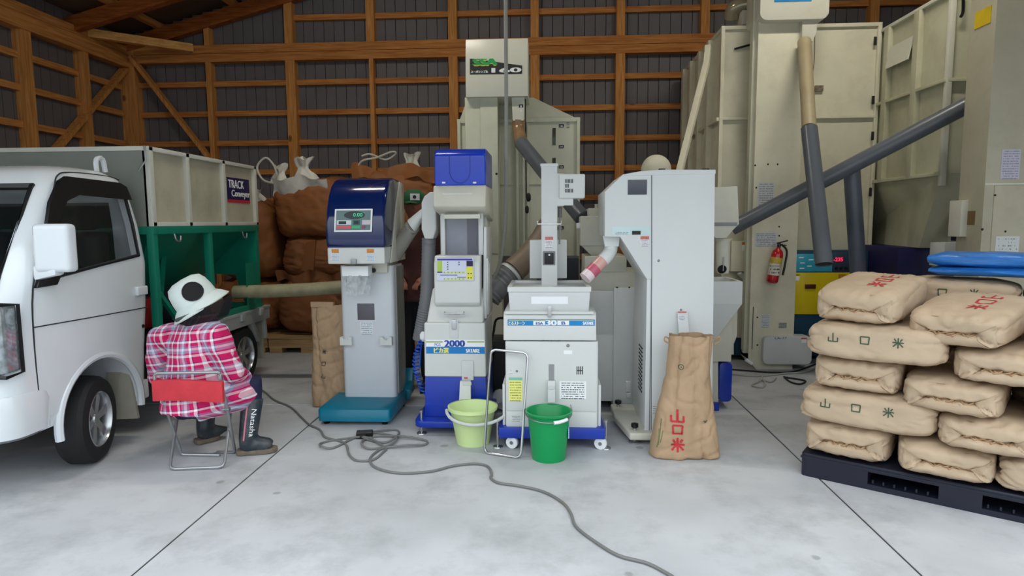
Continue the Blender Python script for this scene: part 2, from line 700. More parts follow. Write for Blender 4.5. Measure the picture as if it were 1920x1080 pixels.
# girts broken at every post
gz = [0.6, 0.99, 1.38, 1.77, 2.15, 2.535, 2.925, 3.315, 4.14, 4.55, 4.95]
xs_ = sorted([cx + 0.05] + [at(p[0], 200, YB - 0.15).x for p in posts] + [XR])
for z in gz:
    for a, b in zip(xs_, xs_[1:]):
        if b - a > 0.2 and a < XR - 0.3 and z < min(roof_z(a), roof_z(b)) - 0.2:
            piece('girt', WX, wb, (a + 0.03, YB - 0.065, z - 0.035), (b - 0.03, YB - 0.003, z + 0.035))
p0 = at(250, 112, YB - 0.14)
p1 = at(388, 290, YB - 0.14)
d = (p1 - p0)
part('brace', MB().beam(p0 - d * 0.03, p1 + d * 1.6, 0.045, 0.105, (0, -1, 0)), WV, wb, smooth=0)

# left wall
wl_ = link('wall_left', mesh_of('wall_left', B(XL - 0.09, XL - 0.03, YF, YB + 0.1, 0, EAVE)), backing)
setp(wl_, 'left side wall of dark siding on exposed timber posts', None, None, 'structure')
y = YB
while y > 4.3:
    piece('siding_panel', siding, wl_, (XL - 0.03, y - pw + 0.004, 0), (XL, y - 0.004, EAVE))
    y -= pw
piece('siding_panel', siding, wl_, (XL - 0.03, YF, 0), (XL, y, EAVE))
lp = []
for k in range(11):
    yy = 7.66 - 0.88 * k
    lp.append(yy)
    wd = 0.12 if k % 2 else 0.10
    if yy > YF:
        piece('post', WV, wl_, (XL + 0.003, yy - wd / 2, 0), (XL + 0.125, yy + wd / 2, 3.53))
for z in (0.6, 0.99, 1.38, 1.77, 2.15, 2.535, 2.925, 3.27):
    ys = [8.45] + [q for q in lp if q > 3.8]
    for a, b in zip(ys, ys[1:]):
        piece('girt', WY, wl_, (XL + 0.002, b + 0.05, z - 0.035), (XL + 0.06, a - 0.05, z + 0.035))
piece('beam', WY, wl_, (XL + 0.002, YF, 3.53), (XL + 0.14, YB, 3.69))
piece('beam', WY, wl_, (XL + 0.002, YF, 3.70), (XL + 0.125, YB, 3.80))
p0 = Vector((XL + 0.09, 8.42, 3.50))
p1 = atx(100, 285, XL + 0.09)
d = p1 - p0
part('brace', MB().beam(p0, p0 + d * 2.3, 0.045, 0.105, (1, 0, 0)), WV, wl_, smooth=0)
a_ = atx(165, 62, XL + 0.10)
b_ = at(362, 91, YB - 0.16)
part('corner_tie', MB().beam(a_, (b_.x, b_.y, b_.z), 0.09, 0.10), wood('pale_tie_timber', S(222, 172, 104), S(196, 140, 78), (3, 3, 14)), wl_, smooth=0)
# right wall, beyond the frame
wr = link('wall_right', mesh_of('wall_right', B(XR, XR + 0.09, YF, YB + 0.1, 0, EAVE)), siding)
setp(wr, 'right side wall of dark siding', None, None, 'structure')

# front wall above and beside the wide doorway the light comes through
wf = link('wall_front', mesh_of('wall_front', MB().prism([(XL - 0.1, 2.76), (XR + 0.1, 2.76), (XR + 0.1, roof_z(XR)), (RIDGE, roof_z(RIDGE)), (XL - 0.1, roof_z(XL))], 'y', YF - 0.09, YF).box(XL - 0.1, -5.5, YF - 0.09, YF, 0, 2.76).box(6.2, XR + 0.1, YF - 0.09, YF, 0, 2.76)), siding)
setp(wf, 'front gable wall over the wide open doorway', None, None, 'structure')

# roof: sheathing, purlins along the barn, rafters across it
rb = pm('dark_roof_board', S(92, 66, 46), 0.85, var=0.15, scale=4)
roof = link('ceiling', mesh_of('ceiling', MB().add(
    [(XL - 0.3, YF - 0.2, roof_z(XL - 0.3)), (RIDGE, YF - 0.2, roof_z(RIDGE)), (XR + 0.3, YF - 0.2, roof_z(XR + 0.3)), (XL - 0.3, YB + 0.3, roof_z(XL - 0.3)), (RIDGE, YB + 0.3, roof_z(RIDGE)), (XR + 0.3, YB + 0.3, roof_z(XR + 0.3)),
     (XL - 0.3, YF - 0.2, roof_z(XL - 0.3) + 0.06), (RIDGE, YF - 0.2, roof_z(RIDGE) + 0.06), (XR + 0.3, YF - 0.2, roof_z(XR + 0.3) + 0.06), (XL - 0.3, YB + 0.3, roof_z(XL - 0.3) + 0.06), (RIDGE, YB + 0.3, roof_z(RIDGE) + 0.06), (XR + 0.3, YB + 0.3, roof_z(XR + 0.3) + 0.06)],
    [(0, 1, 4, 3), (1, 2, 5, 4), (6, 9, 10, 7), (7, 10, 11, 8), (0, 3, 9, 6), (2, 8, 11, 5), (0, 6, 7, 1), (1, 7, 8, 2), (3, 4, 10, 9), (4, 5, 11, 10)]), smooth=0), rb)
setp(roof, 'underside of the pitched roof with timber rafters', None, None, 'structure')
RW = wood('reddish_rafter', S(170, 98, 46), S(126, 66, 30), (1.2, 12, 12))
for k in range(11):
    xx = XL + 0.55 + k * 1.02
    zz = roof_z(xx) - 0.045
    piece('purlin', WY, roof, (xx - 0.035, YF, zz - 0.05), (xx + 0.035, YB, zz + 0.03))
for yy in (8.5, 7.55, 5.8, 3.95):
    for sgn in (0, 1):
        xa, xb = (XL, RIDGE) if sgn == 0 else (XR, RIDGE)
        za, zb = roof_z(xa) - 0.19, roof_z(xb) - 0.19
        part('rafter', MB().beam((xa, yy, za), (xb, yy, zb), 0.10, 0.17), RW, roof, smooth=0)

# fluorescent fittings under the rafters
tubeglow = pm('fluorescent_glow', S(255, 250, 235), .5, emit=82.0, var=0)
for x_, y_, lb_ in ((2.5, 4.75, 'fluorescent ceiling lamp over the right side of the barn'), (-1.7, 4.65, 'fluorescent ceiling lamp over the truck side of the barn')):
    zc = roof_z(x_) - 0.36
    lamp = thing('ceiling_lamp', lb_, 'lamp', (x_, y_, zc), 0, 'fluorescent lamps under the roof')
    part('housing', MB().box(-.62, .62, -.07, .07, 0, .05), WHITE, lamp, .005, local=True)
    part('diffuser', MB().box(-.60, .60, -.06, .06, -.04, 0), tubeglow, lamp, .01, local=True)
    for q in (-.45, .45):
        part('hanger', MB().tube([(q, 0, .05), (q, 0, .36)], .006, 6), STEEL, lamp, local=True)
# ================================================================ KEI TRUCK
TX0, TX1 = -4.19, -2.72
TC = (TX0 + TX1) / 2
HW = (TX1 - TX0) / 2
carw = pm('white_car_paint', S(212, 218, 222), 0.18, var=0.01, coat=0.7)
carg = pm('tinted_glass', S(20, 26, 28), 0.03, var=0.0, alpha=0.42, spec=0.8)
tyre = pm('tyre_rubber', S(26, 26, 28), 0.75, var=0.2, scale=20)
alloy = pm('alloy_rim', S(180, 182, 184), 0.25, metal=0.85, var=0.06)
under = pm('black_chassis', S(18, 18, 19), 0.8)
gap = pm('panel_gap', S(40, 44, 46), 0.8, var=0)
truck = thing('pickup_truck', 'small white cab-over pickup truck parked beside the left wall', 'truck', (TC, 4.5, 0))
# levels: z, front y, rear y, half width, corner radius
LV = [(0.34, 3.05, 4.16, 0.70, 0.10), (0.42, 3.01, 4.17, 0.73, 0.12), (0.62, 3.00, 4.19, 0.735, 0.13), (0.90, 3.03, 4.235, 0.735, 0.13),
      (1.08, 3.10, 4.25, 0.735, 0.13), (1.20, 3.17, 4.26, 0.73, 0.12), (1.45, 3.335, 4.25, 0.70, 0.12), (1.66, 3.475, 4.22, 0.665, 0.12),
      (1.75, 3.56, 4.19, 0.63, 0.14), (1.795, 3.66, 4.13, 0.57, 0.16), (1.815, 3.78, 4.05, 0.45, 0.16)]


def lev(z, i):
    for a, b in zip(LV, LV[1:]):
        if z <= b[0]:
            t = max(0, (z - a[0]) / (b[0] - a[0]))
            return a[i] + (b[i] - a[i]) * t
    return LV[-1][i]


def side(y, z, off=0.0):
    return Vector((TC + lev(z, 3) + off, y, z))


def cabrings(ins=0.0, z0=0.0, z1=9.0):
    o = []
    zs = [l[0] for l in LV]
    zs = sorted(set([z for z in zs if z0 <= z <= z1] + [z for z in (z0, z1) if zs[0] < z < zs[-1]]))
    for z in zs:
        hw = lev(z, 3) - ins
        o.append([(p[0], p[1], z) for p in rrect(TC - hw, TC + hw, lev(z, 1) + ins, lev(z, 2) - ins, max(0.03, lev(z, 4) - ins * .5), 5)])
    return o


WINP = [(3.36, 1.165), (3.45, 1.45), (3.565, 1.665), (3.60, 1.685), (4.06, 1.69), (4.10, 1.66), (4.115, 1.45), (4.12, 1.25)]
cut = [MB().lathe([(0.345, -0.35), (0.345, 0.5)], (TC + HW - 0.05, 3.69, 0.30), (1, 0, 0), 40),
       MB().lathe([(0.345, -0.5), (0.345, 0.35)], (TC - HW + 0.05, 3.69, 0.30), (1, 0, 0), 40),
       MB().loft(cabrings(0.05, 0.74, 1.74)),
       MB().prism(WINP, 'x', TX0 - 0.5, TX1 + 0.5),
       MB().hexa([(TC - .60, 2.6, 1.14), (TC + .60, 2.6, 1.14), (TC + .60, 3.6, 1.14), (TC - .60, 3.6, 1.14)], [(TC - .54, 2.6, 1.66), (TC + .54, 2.6, 1.66), (TC + .54, 3.8, 1.66), (TC - .54, 3.8, 1.66)]),
       MB().box(TC - .5, TC + .5, 4.1, 4.5, 1.2, 1.6)]
cab = part('cab', carve(MB().loft(cabrings()), cut), carw, truck, smooth=32)
# glass
part('side_window', MB().add([side(y, z, -0.012) for y, z in WINP], [tuple(range(len(WINP)))]), carg, truck, smooth=0)
part('side_window', MB().add([(TC - lev(z, 3) + 0.012, y, z) for y, z in WINP], [tuple(range(len(WINP)))]), carg, truck, smooth=0)
part('windshield', MB().add([(TC - .61, lev(1.13, 1) + .012, 1.13), (TC + .61, lev(1.13, 1) + .012, 1.13), (TC + .55, lev(1.67, 1) + .012, 1.67), (TC - .55, lev(1.67, 1) + .012, 1.67)], [(0, 1, 2, 3)]), carg, truck, smooth=0)
part('rear_window', MB().add([(TC - .52, 4.235, 1.19), (TC + .52, 4.235, 1.19), (TC + .52, 4.225, 1.61), (TC - .52, 4.225, 1.61)], [(0, 1, 2, 3)]), carg, truck, smooth=0)
# black rubber surrounds
fr = MB().tube([side(y, z, 0.0) for y, z in WINP], 0.012, 6, closed=True)
part('window_seal', fr, BLACK, truck)
ws = [(TC - .61, lev(1.13, 1), 1.13), (TC + .61, lev(1.13, 1), 1.13), (TC + .55, lev(1.67, 1), 1.67), (TC - .55, lev(1.67, 1), 1.67)]
part('windshield_seal', MB().tube(ws, 0.022, 6, closed=True), BLACK, truck)
vis = [(3.335, 1.50), (3.43, 1.53), (3.565, 1.715), (3.62, 1.73), (4.08, 1.72), (4.125, 1.70), (4.135, 1.63), (3.62, 1.64), (3.50, 1.50), (3.36, 1.24), (3.31, 1.24)]
vis = [(3.30, 1.32), (3.42, 1.58), (3.54, 1.705), (3.61, 1.735), (4.07, 1.725), (4.12, 1.70), (4.13, 1.615), (3.66, 1.63), (3.55, 1.59), (3.44, 1.46), (3.37, 1.32)]
part('rain_visor', MB().loft([[side(y, z, 0.006) for y, z in vis], [side(y, z, 0.026) for y, z in vis]]), BLACK, truck, smooth=20)
# door lines
door = MB()
for pts in ([(3.20, 0.45), (3.19, 0.80), (3.215, 1.12), (3.36, 1.42), (3.50, 1.66), (3.57, 1.735), (3.70, 1.765), (4.02, 1.765), (4.11, 1.745)], ):
    door.tube([side(y, z, 0.0) for y, z in pts], 0.0045, 5, smooth=4)
door.tube([side(3.19, 0.915, 0), side(3.60, 0.905, 0), side(4.16, 0.895, 0)], 0.004, 5)
part('door_gap', door, gap, truck)
hd = part('door_handle', MB().box(TX1 - 0.005, TX1 + 0.022, 4.04, 4.15, 0.985, 1.045), carw, truck, 0.01, 3)
part('lock', MB().lathe([(0.013, 0), (0.012, 0.008)], (TX1 - 0.002, 4.10, 0.775), (1, 0, 0), 14), BLACK, truck)
# wheel arch lip and mudflap
ang = [R(a) for a in range(-8, 189, 7)]
part('wheel_arch', MB().tube([(TX1 - 0.004 - 0.01, 3.69 + 0.362 * math.cos(t), 0.30 + 0.362 * math.sin(t)) for t in ang], 0.024, 8), carw, truck)
flap = pm('beige_mudflap', S(150, 145, 132), 0.7, var=0.1)
part('mud_flap', MB().hexa([(TX1 - 0.19, 4.00, 0.16), (TX1 - 0.03, 4.03, 0.16), (TX1 - 0.03, 4.05, 0.16), (TX1 - 0.19, 4.02, 0.16)], [(TX1 - 0.19, 3.97, 0.62), (TX1 - 0.05, 3.97, 0.62), (TX1 - 0.05, 3.99, 0.62), (TX1 - 0.19, 3.99, 0.62)]), flap, truck)
part('rocker_panel', MB().box(TX0 + .04, TX1 - .03, 4.03, 4.17, 0.27, 0.40), carw, truck, 0.015)
# front: bumper lip, headlights
part('bumper', MB().loft([[(p[0], p[1], z) for p in rrect(TC - HW + k, TC + HW - k, 2.97 + k, 3.34, 0.13, 5)] for z, k in ((0.33, 0.05), (0.36, 0.0), (0.52, -0.012), (0.58, 0.0))]), carw, truck, smooth=50)
lens = pm('headlight_lens', S(150, 158, 162), 0.08, metal=0.5, var=0.35, scale=30, coat=0.8)
for s_ in (1, -1):
    xa, xb = TC + s_ * 0.42, TC + s_ * (HW + 0.004)
    h = part('headlight', MB().box(min(xa, xb), max(xa, xb), 2.985, 3.105, 0.70, 1.06), lens, truck, 0.03, 3)
    part('bezel', MB().tube([(xa, 2.985, 0.70), (xb, 3.0, 0.69), (xb + s_ * .003, 3.10, 0.70), (xb + s_ * .003, 3.10, 1.05), (xb, 3.0, 1.06), (xa, 2.985, 1.06)], 0.010, 6, closed=True), BLACK, h)
    part('turn_lamp', MB().box(min(xa, xb) + .10, max(xa, xb) - .10, 2.977, 2.99, 0.72, 0.90), pm('amber_lamp', S(190, 110, 40), 0.2), h)
part('grille', MB().box(TC - .36, TC + .36, 2.985, 3.0, 0.86, 0.95), BLACK, truck, 0.006)
# mirrors
for s_ in (1, -1):
    xm = TC + s_ * (HW + 0.02)
    mi = part('mirror', MB().box(xm, xm + s_ * 0.20, 3.20, 3.28, 1.205, 1.46), carw, truck, 0.03, 4, label='white door mirror housing')
    part('mirror_arm', MB().hexa([(xm - s_ * .02, 3.22, 1.16), (xm + s_ * .12, 3.20, 1.19), (xm + s_ * .12, 3.27, 1.19), (xm - s_ * .02, 3.30, 1.16)], [(xm - s_ * .02, 3.22, 1.24), (xm + s_ * .12, 3.20, 1.27), (xm + s_ * .12, 3.27, 1.27), (xm - s_ * .02, 3.30, 1.24)]), carw, mi, 0.015, 2)
part('mirror_base', MB().prism([(3.225, 1.12), (3.37, 1.125), (3.42, 1.20), (3.37, 1.26), (3.345, 1.35), (3.30, 1.26)], 'x', TX1 - 0.02, TX1 + 0.015), BLACK, truck, 0.006)
part('roof_aerial', MB().tube([(TC + 0.52, 4.06, 1.79), (TC + 0.52, 4.06, 1.87), (TC + 0.52, 4.12, 1.885), (TC + 0.52, 4.14, 1.80)], 0.016, 7, smooth=4), carw, truck)
# cab interior
seatm = pm('dark_seat_cloth', S(34, 32, 33), 0.9)
for s_ in (1, -1):
    xs0 = TC + s_ * 0.34
    st = part('seat', MB().box(xs0 - .24, xs0 + .24, 3.62, 4.06, 0.76, 0.92).hexa([(xs0 - .23, 3.96, .88), (xs0 + .23, 3.96, .88), (xs0 + .23, 4.08, .88), (xs0 - .23, 4.08, .88)], [(xs0 - .19, 4.04, 1.40), (xs0 + .19, 4.04, 1.40), (xs0 + .19, 4.13, 1.40), (xs0 - .19, 4.13, 1.40)]), seatm, truck, 0.04, 3)
    part('headrest', MB().box(xs0 - .12, xs0 + .12, 4.06, 4.13, 1.42, 1.58), seatm, st, 0.03, 3)
part('dashboard', MB().box(TC - .62, TC + .62, 3.18, 3.42, 0.76, 1.10), seatm, truck, 0.04, 2)
sw_ = [(TC - 0.32 + 0.17 * math.cos(t), 3.50 + 0.10 * math.sin(t), 1.13 + 0.13 * math.sin(t)) for t in [k * math.pi / 10 for k in range(20)]]
part('steering_wheel', MB().tube(sw_, 0.013, 7, closed=True).tube([(TC - .32, 3.38, 1.0), (TC - .32, 3.50, 1.13)], 0.02, 7), BLACK, truck)
# wheels
wproto = None
mbT = MB().lathe([(0.165, 0.0), (0.175, 0.012), (0.20, 0.018), (0.245, 0.006), (0.263, -0.018), (0.265, -0.07), (0.263, -0.125), (0.245, -0.148), (0.17, -0.14), (0.165, -0.13)], (0, 0, 0), (1, 0, 0), 44, cap=False)
mbR = MB().lathe([(0.172, 0.006), (0.164, 0.012), (0.158, 0.0), (0.152, -0.05), (0.152, -0.12), (0.168, -0.13)], (0, 0, 0), (1, 0, 0), 40, cap=False)
mbR.lathe([(0.0, -0.012), (0.036, -0.012), (0.043, -0.03), (0.045, -0.06)], (0, 0, 0), (1, 0, 0), 20, cap=False)
for k in range(6):
    t = k * math.pi / 3
    c_, s_ = math.cos(t), math.sin(t)
    q = lambda r, w_, x_: (x_, r * c_ - w_ * s_, r * s_ + w_ * c_)
    mbR.hexa([q(0.03, -.026, -.05), q(0.155, -.034, -.06), q(0.155, .034, -.06), q(0.03, .026, -.05)], [q(0.03, -.022, -.02), q(0.155, -.03, -.014), q(0.155, .03, -.014), q(0.03, .022, -.02)])
mT, mR = mesh_of('tyre', mbT, smooth=30), mesh_of('rim', mbR, smooth=30)
mD = mesh_of('brake_drum', MB().lathe([(0.0, -0.08), (0.15, -0.08), (0.15, -0.12), (0.0, -0.12)], (0, 0, 0), (1, 0, 0), 24), smooth=30)
mT.materials.append(tyre)
mR.materials.append(alloy)
mD.materials.append(under)
for x_, y_, flip, steer in ((TX1 - 0.045, 3.69, 0, 15), (TX1 - 0.045, 5.59, 0, 0), (TX0 + 0.045, 3.69, 180, 15), (TX0 + 0.045, 5.59, 180, 0)):
    tw = link('wheel', mT, tyre, truck)
    tw.location = (x_ - TC, y_ - 4.5, 0.265)
    tw.rotation_euler = (R(11), 0, R(flip + steer))
    link('rim', mR, alloy, tw)
    link('brake_drum', mD, under, tw)
# chassis and flat bed
ch = MB().box(TC - .45, TC + .45, 3.3, 5.95, 0.26, 0.46)
ch.box(TC - .62, TC + .62, 5.54, 5.64, 0.22, 0.31).box(TC - .60, TC + .60, 3.64, 3.74, 0.22, 0.31)
part('chassis', ch, under, truck)
bedm = pm('grey_bed_steel', S(160, 164, 164), 0.45, metal=0.2, var=0.08)
part('bed_floor', MB().box(TX0 + .01, TX1 - .01, 4.30, 6.0, 0.62, 0.665), pm('dark_bed_mat', S(30, 30, 32), 0.85), truck)
rl = MB().box(TX1 - .012, TX1 + .012, 4.30, 6.02, 0.545, 0.655).box(TX0 - .012, TX0 + .012, 4.30, 6.02, 0.545, 0.655).box(TX0, TX1, 6.0, 6.024, 0.545, 0.655)
rl.box(TX1 - .04, TX1 + .02, 4.30, 6.03, 0.648, 0.672)
bd = part('bed_rail', rl, bedm, truck, 0.004)
for y_ in (4.55, 5.05, 5.45, 5.82):
    part('hinge', MB().box(TX1 + .01, TX1 + .035, y_ - .035, y_ + .035, 0.60, 0.665), bedm, bd, 0.006)
for a, b in (((5.20, .55), (5.12, .30)), ((5.70, .55), (5.83, .36)), ((5.95, .55), (5.97, .36))):
    part('bracket', MB().beam((TX1 - .03, a[0], a[1]), (TX1 - .03, b[0], b[1]), 0.05, 0.05, (1, 0, 0)), bedm, bd, 0.005)
part('rear_mudguard', MB().box(TX1 - .22, TX1 - .03, 5.93, 5.95, 0.16, 0.56), flap, truck)
part('under_box', MB().box(TX1 - .35, TX1 - .05, 4.55, 5.05, 0.30, 0.58), under, truck, 0.01)
part('tow_hook', MB().tube([(TX1 - .10, 2.99, .33), (TX1 - .10, 2.95, .30), (TX1 - .16, 2.95, .30), (TX1 - .16, 2.99, .33)], 0.012, 6), STEEL, truck)

# ---------------------------------------------------------------- grain hopper with discharge auger, carried on the truck bed
hop = thing('grain_hopper', 'beige and green grain conveyor hopper standing on the truck bed', 'hopper', (TC, 5.05, 0.665))
hb = pm('weathered_beige_panel', S(176, 172, 152), 0.6, var=0.06, dirt=S(120, 108, 84), dirt_amt=0.35, dscale=4)
hfr = pm('pale_frame_paint', S(196, 196, 186), 0.55, var=0.05)
hg = pm('green_painted_steel', S(10, 122, 98), 0.4, var=0.08, dirt=S(30, 70, 58), dirt_amt=0.3)
Z0, Z1, HY0, HY1 = 1.44, 1.985, 4.29, 5.90
part('hopper_side', MB().box(TX1 - .05, TX1 - .03, HY0, HY1, Z0, Z1), hb, hop)
part('hopper_side', MB().box(TX0 + .03, TX0 + .05, HY0, HY1, Z0, Z1), hb, hop)
part('hopper_front', MB().box(TX0 + .03, TX1 - .03, HY0, HY0 + .02, Z0, Z1), pm('grey_front_panel', S(120, 124, 116), 0.6, var=0.05), hop)
part('hopper_back', MB().box(TX0 + .03, TX1 - .03, HY1 - .02, HY1, Z0, Z1), hb, hop)
for y_ in (HY0 + .02, 4.76, 5.30, HY1 - .02):
    part('rib', MB().box(TX1 - .035, TX1, y_ - .022, y_ + .022, Z0, Z1), hfr, hop, 0.003)
part('rim', MB().box(TX1 - .05, TX1, HY0, HY1, Z1 - .03, Z1).box(TX0, TX0 + .05, HY0, HY1, Z1 - .03, Z1).box(TX0, TX1, HY0 - .012, HY0 + .03, Z1 - .03, Z1).box(TX0, TX1, HY1 - .03, HY1, Z1 - .03, Z1), hfr, hop, 0.003)
part('lower_rim', MB().box(TX1 - .05, TX1, HY0, HY1, Z0, Z0 + .03), hfr, hop, 0.003)
part('latch', MB().tube([(TX1 - .02, HY0 - .02, Z1), (TX1 - .01, HY0 - .03, Z1 - .10), (TX1 - .06, HY0 - .04, Z1 - .17)], 0.006, 6), STEEL, hop)
fr = MB()
for y_ in (HY0 + .02, 5.04, HY1 - .03):
    for x_ in (TX1 - .03, TX0 + .03):
        part('leg', MB().box(x_ - .025, x_ + .025, y_ - .025, y_ + .025, 0.665, Z0), hg, hop, 0.003)
part('top_frame', MB().box(TX1 - .055, TX1 - .002, HY0, HY1, Z0 - .055, Z0).box(TX0, TX0 + .05, HY0, HY1, Z0 - .055, Z0).box(TX0, TX1, HY1 - .05, HY1, Z0 - .055, Z0).box(TX0, TX1, HY0, HY0 + .05, Z0 - .055, Z0), hg, hop, 0.003)
part('bottom_frame', MB().box(TX1 - .055, TX1 - .002, HY0, HY1, 0.665, 0.715).box(TX0, TX0 + .05, HY0, HY1, 0.665, 0.715).box(TX0, TX1, HY1 - .05, HY1, 0.665, 0.715), hg, hop, 0.003)
part('end_plate', MB().prism([(TX1 - .30, Z0), (TX1 - .004, Z0), (TX1 - .004, .70), (TX1 - .14, .70), (TX1 - .22, .98), (TX1 - .70, 1.0), (TX1 - .9, Z0)], 'y', HY1 - .06, HY1 - .05), hg, hop)
part('end_plate', MB().box(TX1 - .012, TX1 - .006, 5.62, HY1 - .03, 0.70, 1.10), hg, hop)
mid = 0.80
fun = MB()
a4 = [(TX0 + .05, HY0 + .03, Z0), (TX1 - .05, HY0 + .03, Z0), (TX1 - .05, HY1 - .05, Z0), (TX0 + .05, HY1 - .05, Z0)]
b4 = [(TC - .12, 4.95, .86), (TC + .12, 4.95, .86), (TC + .12, 5.72, .86), (TC - .12, 5.72, .86)]
fun.add(a4 + b4, [(0, 1, 5, 4), (1, 2, 6, 5), (2, 3, 7, 6), (3, 0, 4, 7)])
part('funnel', fun, hg, hop, smooth=0)
part('cross_brace', MB().beam((TX1 - .06, 4.36, .70), (TX1 - .35, 4.98, 1.32), .03, .03).beam((TX1 - .06, 4.62, .72), (TX1 - .06, 4.36, 1.0), .03, .03), hg, hop)
for y_ in (4.56, 5.60):
    part('hook', MB().tube([(TX1 + .0, y_ - .035, Z0 - .055), (TX1 + .01, y_ - .03, Z0 - .10), (TX1 + .01, y_ + .02, Z0 - .11), (TX1 + .01, y_ + .03, Z0 - .07)], 0.007, 6, smooth=3), STEEL, hop)
part('red_gearbox', MB().box(TX1 - .42, TX1 - .18, 4.40, 4.62, 0.70, 0.92), pm('red_paint', S(140, 24, 28), 0.45), hop, 0.02)
part('motor', MB().box(TX1 - .5, TX1 - .12, 4.66, 5.1, 0.67, 0.95), pm('dark_motor', S(40, 44, 56), 0.5), hop, 0.02)
aug = pm('galvanised_auger', S(170, 164, 132), 0.5, metal=0.2, var=0.14, scale=14, dirt=S(128, 116, 84), dirt_amt=0.4, dscale=9)
part('auger_tube', MB().tube([at(440, 548, 5.66), at(640, 538, 5.66), at(830, 505, 5.7)], 0.060, 20, smooth=6), aug, hop, label='long galvanised discharge tube')
# sign
sgn = part('sign', MB().box(TX1 - .032, TX1 - .027, 5.39, 5.80, 1.655, 1.855), pm('navy_sign', S(22, 22, 78), 0.4), hop)
part('red_line', MB().box(TX1 - .031, TX1 - .025, 5.39, 5.80, 1.64, 1.665), pm('red_stripe', S(190, 40, 60), 0.4), sgn)
for s_, y0, y1, z0, z1 in (('TRACK', 5.41, 5.69, 1.765, 1.835), ('Conveyer', 5.46, 5.795, 1.675, 1.75)):
    part('lettering', lettering(s_, (TX1 - .027, y0, z0), (0, 1, 0), (0, 0, 1), y1 - y0, z1 - z0, 0.002, 0.004), INKW, sgn, smooth=0)
# ================================================================ PACKING SCALE (silver column, navy hood, teal platform)
def hang_box(th, name, px, Y0, Y1, mat, bev=0.006, seg=2, parent=None, label=None):
    return part(name, pbox(px, Y0, Y1), mat, parent or th, bev, seg, label=label)


def bolt(th, px, py, Y, r=0.006, mat=None):
    p = at(px, py, Y)
    return part('screw', MB().lathe([(r, 0.004), (r * 1.1, 0.0), (r * .6, -.004)], p, (0, 1, 0), 10), mat or STEEL, th)


SILV = pm('silver_painted_column', S(204, 208, 212), 0.3, var=0.02, metal=0.0)
sx0, sx1 = -1.575, -1.165
ws_ = thing('packing_scale', 'silver rice packing scale with navy hood on a teal platform', 'scale', (-1.39, 4.75, 0))
pf = part('platform', MB().loft([[(p[0], p[1], z) for p in rrect(-1.665 + k, -1.135 - k, 4.405 + k, 5.0, 0.03, 3)] for z, k in ((0.03, .008), (0.035, 0), (0.115, 0), (0.125, .008))]), TEAL, ws_, smooth=50)
part('tail_bracket', MB().prism([(4.95, .05), (5.12, .08), (5.14, .26), (5.10, .27), (5.06, .17), (4.95, .125)], 'x', -1.17, -1.11), TEAL, ws_, 0.006)
for x_, y_ in ((-1.62, 4.47), (-1.19, 4.47), (-1.62, 4.93), (-1.17, 4.93)):
    ft = part('foot', MB().lathe([(0.022, 0), (0.022, .008), (.008, .012), (.008, .04)], (x_, y_, 0), n=16), BLACK, ws_)
part('column', MB().prism(rrect(sx0, sx1, 4.73, 5.05, 0.035, 4), 'z', 0.12, 1.135), SILV, ws_, 0.003)
part('side_cover', MB().box(sx1 - .002, sx1 + .006, 4.80, 5.05, 0.14, 1.12), ZINC, ws_)
for a, b in ((560, 545),):
    hang_box(ws_, 'dark_window', (670, 569, 702, 600), 4.727, 4.735, pm('smoked_panel', S(92, 90, 96), 0.4), 0.003)
part('label_plate', plate((676, 603, 699, 627), 4.73), printed('care_label', S(222, 228, 232), S(120, 130, 140), 7), ws_)
for x0 in (638, 713):
    x0w, x1w, z0w, z1w = rc(x0, 632, x0 + 22, 647, 4.70)
    cut_ = MB().lathe([(.022, -.1), (.022, .1)], ((x0w + x1w) / 2, 4.70, z1w), (0, 1, 0), 18)
    part('bag_hook', carve(MB().box(x0w, x1w, 4.69, 4.735, z0w, z1w), [cut_]), WHITE, ws_, smooth=30)
prof = [(5.02, 1.28), (4.452, 1.28), (4.44, 1.36), (4.448, 1.45), (4.475, 1.55), (4.525, 1.65), (4.585, 1.72), (4.665, 1.765), (4.76, 1.785), (4.93, 1.785), (5.0, 1.75)]
hood = part('hood', MB().prism(prof, 'x', -1.572, -1.150), NAVY, ws_, 0.028, 4, smooth=60, label='glossy navy hood')
part('head_case', MB().box(-1.565, -1.155, 4.452, 5.0, 1.165, 1.282), WHITE, ws_, 0.012, 3)
part('side_panel', MB().prism([(4.58, 1.165), (5.05, 1.165), (5.05, 1.76), (4.92, 1.765), (4.80, 1.60), (4.66, 1.30)], 'x', -1.152, -1.142), CREAM, ws_, 0.003)
part('neck', MB().box(-1.50, -1.20, 4.70, 5.04, 1.08, 1.17), CREAM, ws_, 0.01)
part('knob', MB().lathe([(0.018, 0), (.016, .03)], at(701, 507, 4.70), (0, -1, 0), 14), BLACK, ws_)
# sloped display panel
sl = (Vector((0, 4.475, 1.55)) - Vector((0, 4.441, 1.40)))
up_ = sl.normalized()
o_ = Vector((at(627, 433, 4.44).x, 4.438, 1.39))
W_, H_ = at(698, 433, 4.44).x - o_.x, 0.165
nrm_ = Vector((1, 0, 0)).cross(up_)


def quad_on(o, rt, up, x0, x1, y0, y1, off, t=0.004):
    n = rt.cross(up)
    c = [o + rt * x0 + up * y0, o + rt * x1 + up * y0, o + rt * x1 + up * y1, o + rt * x0 + up * y1]
    return MB().hexa([p + n * off for p in c], [p + n * (off + t) for p in c])


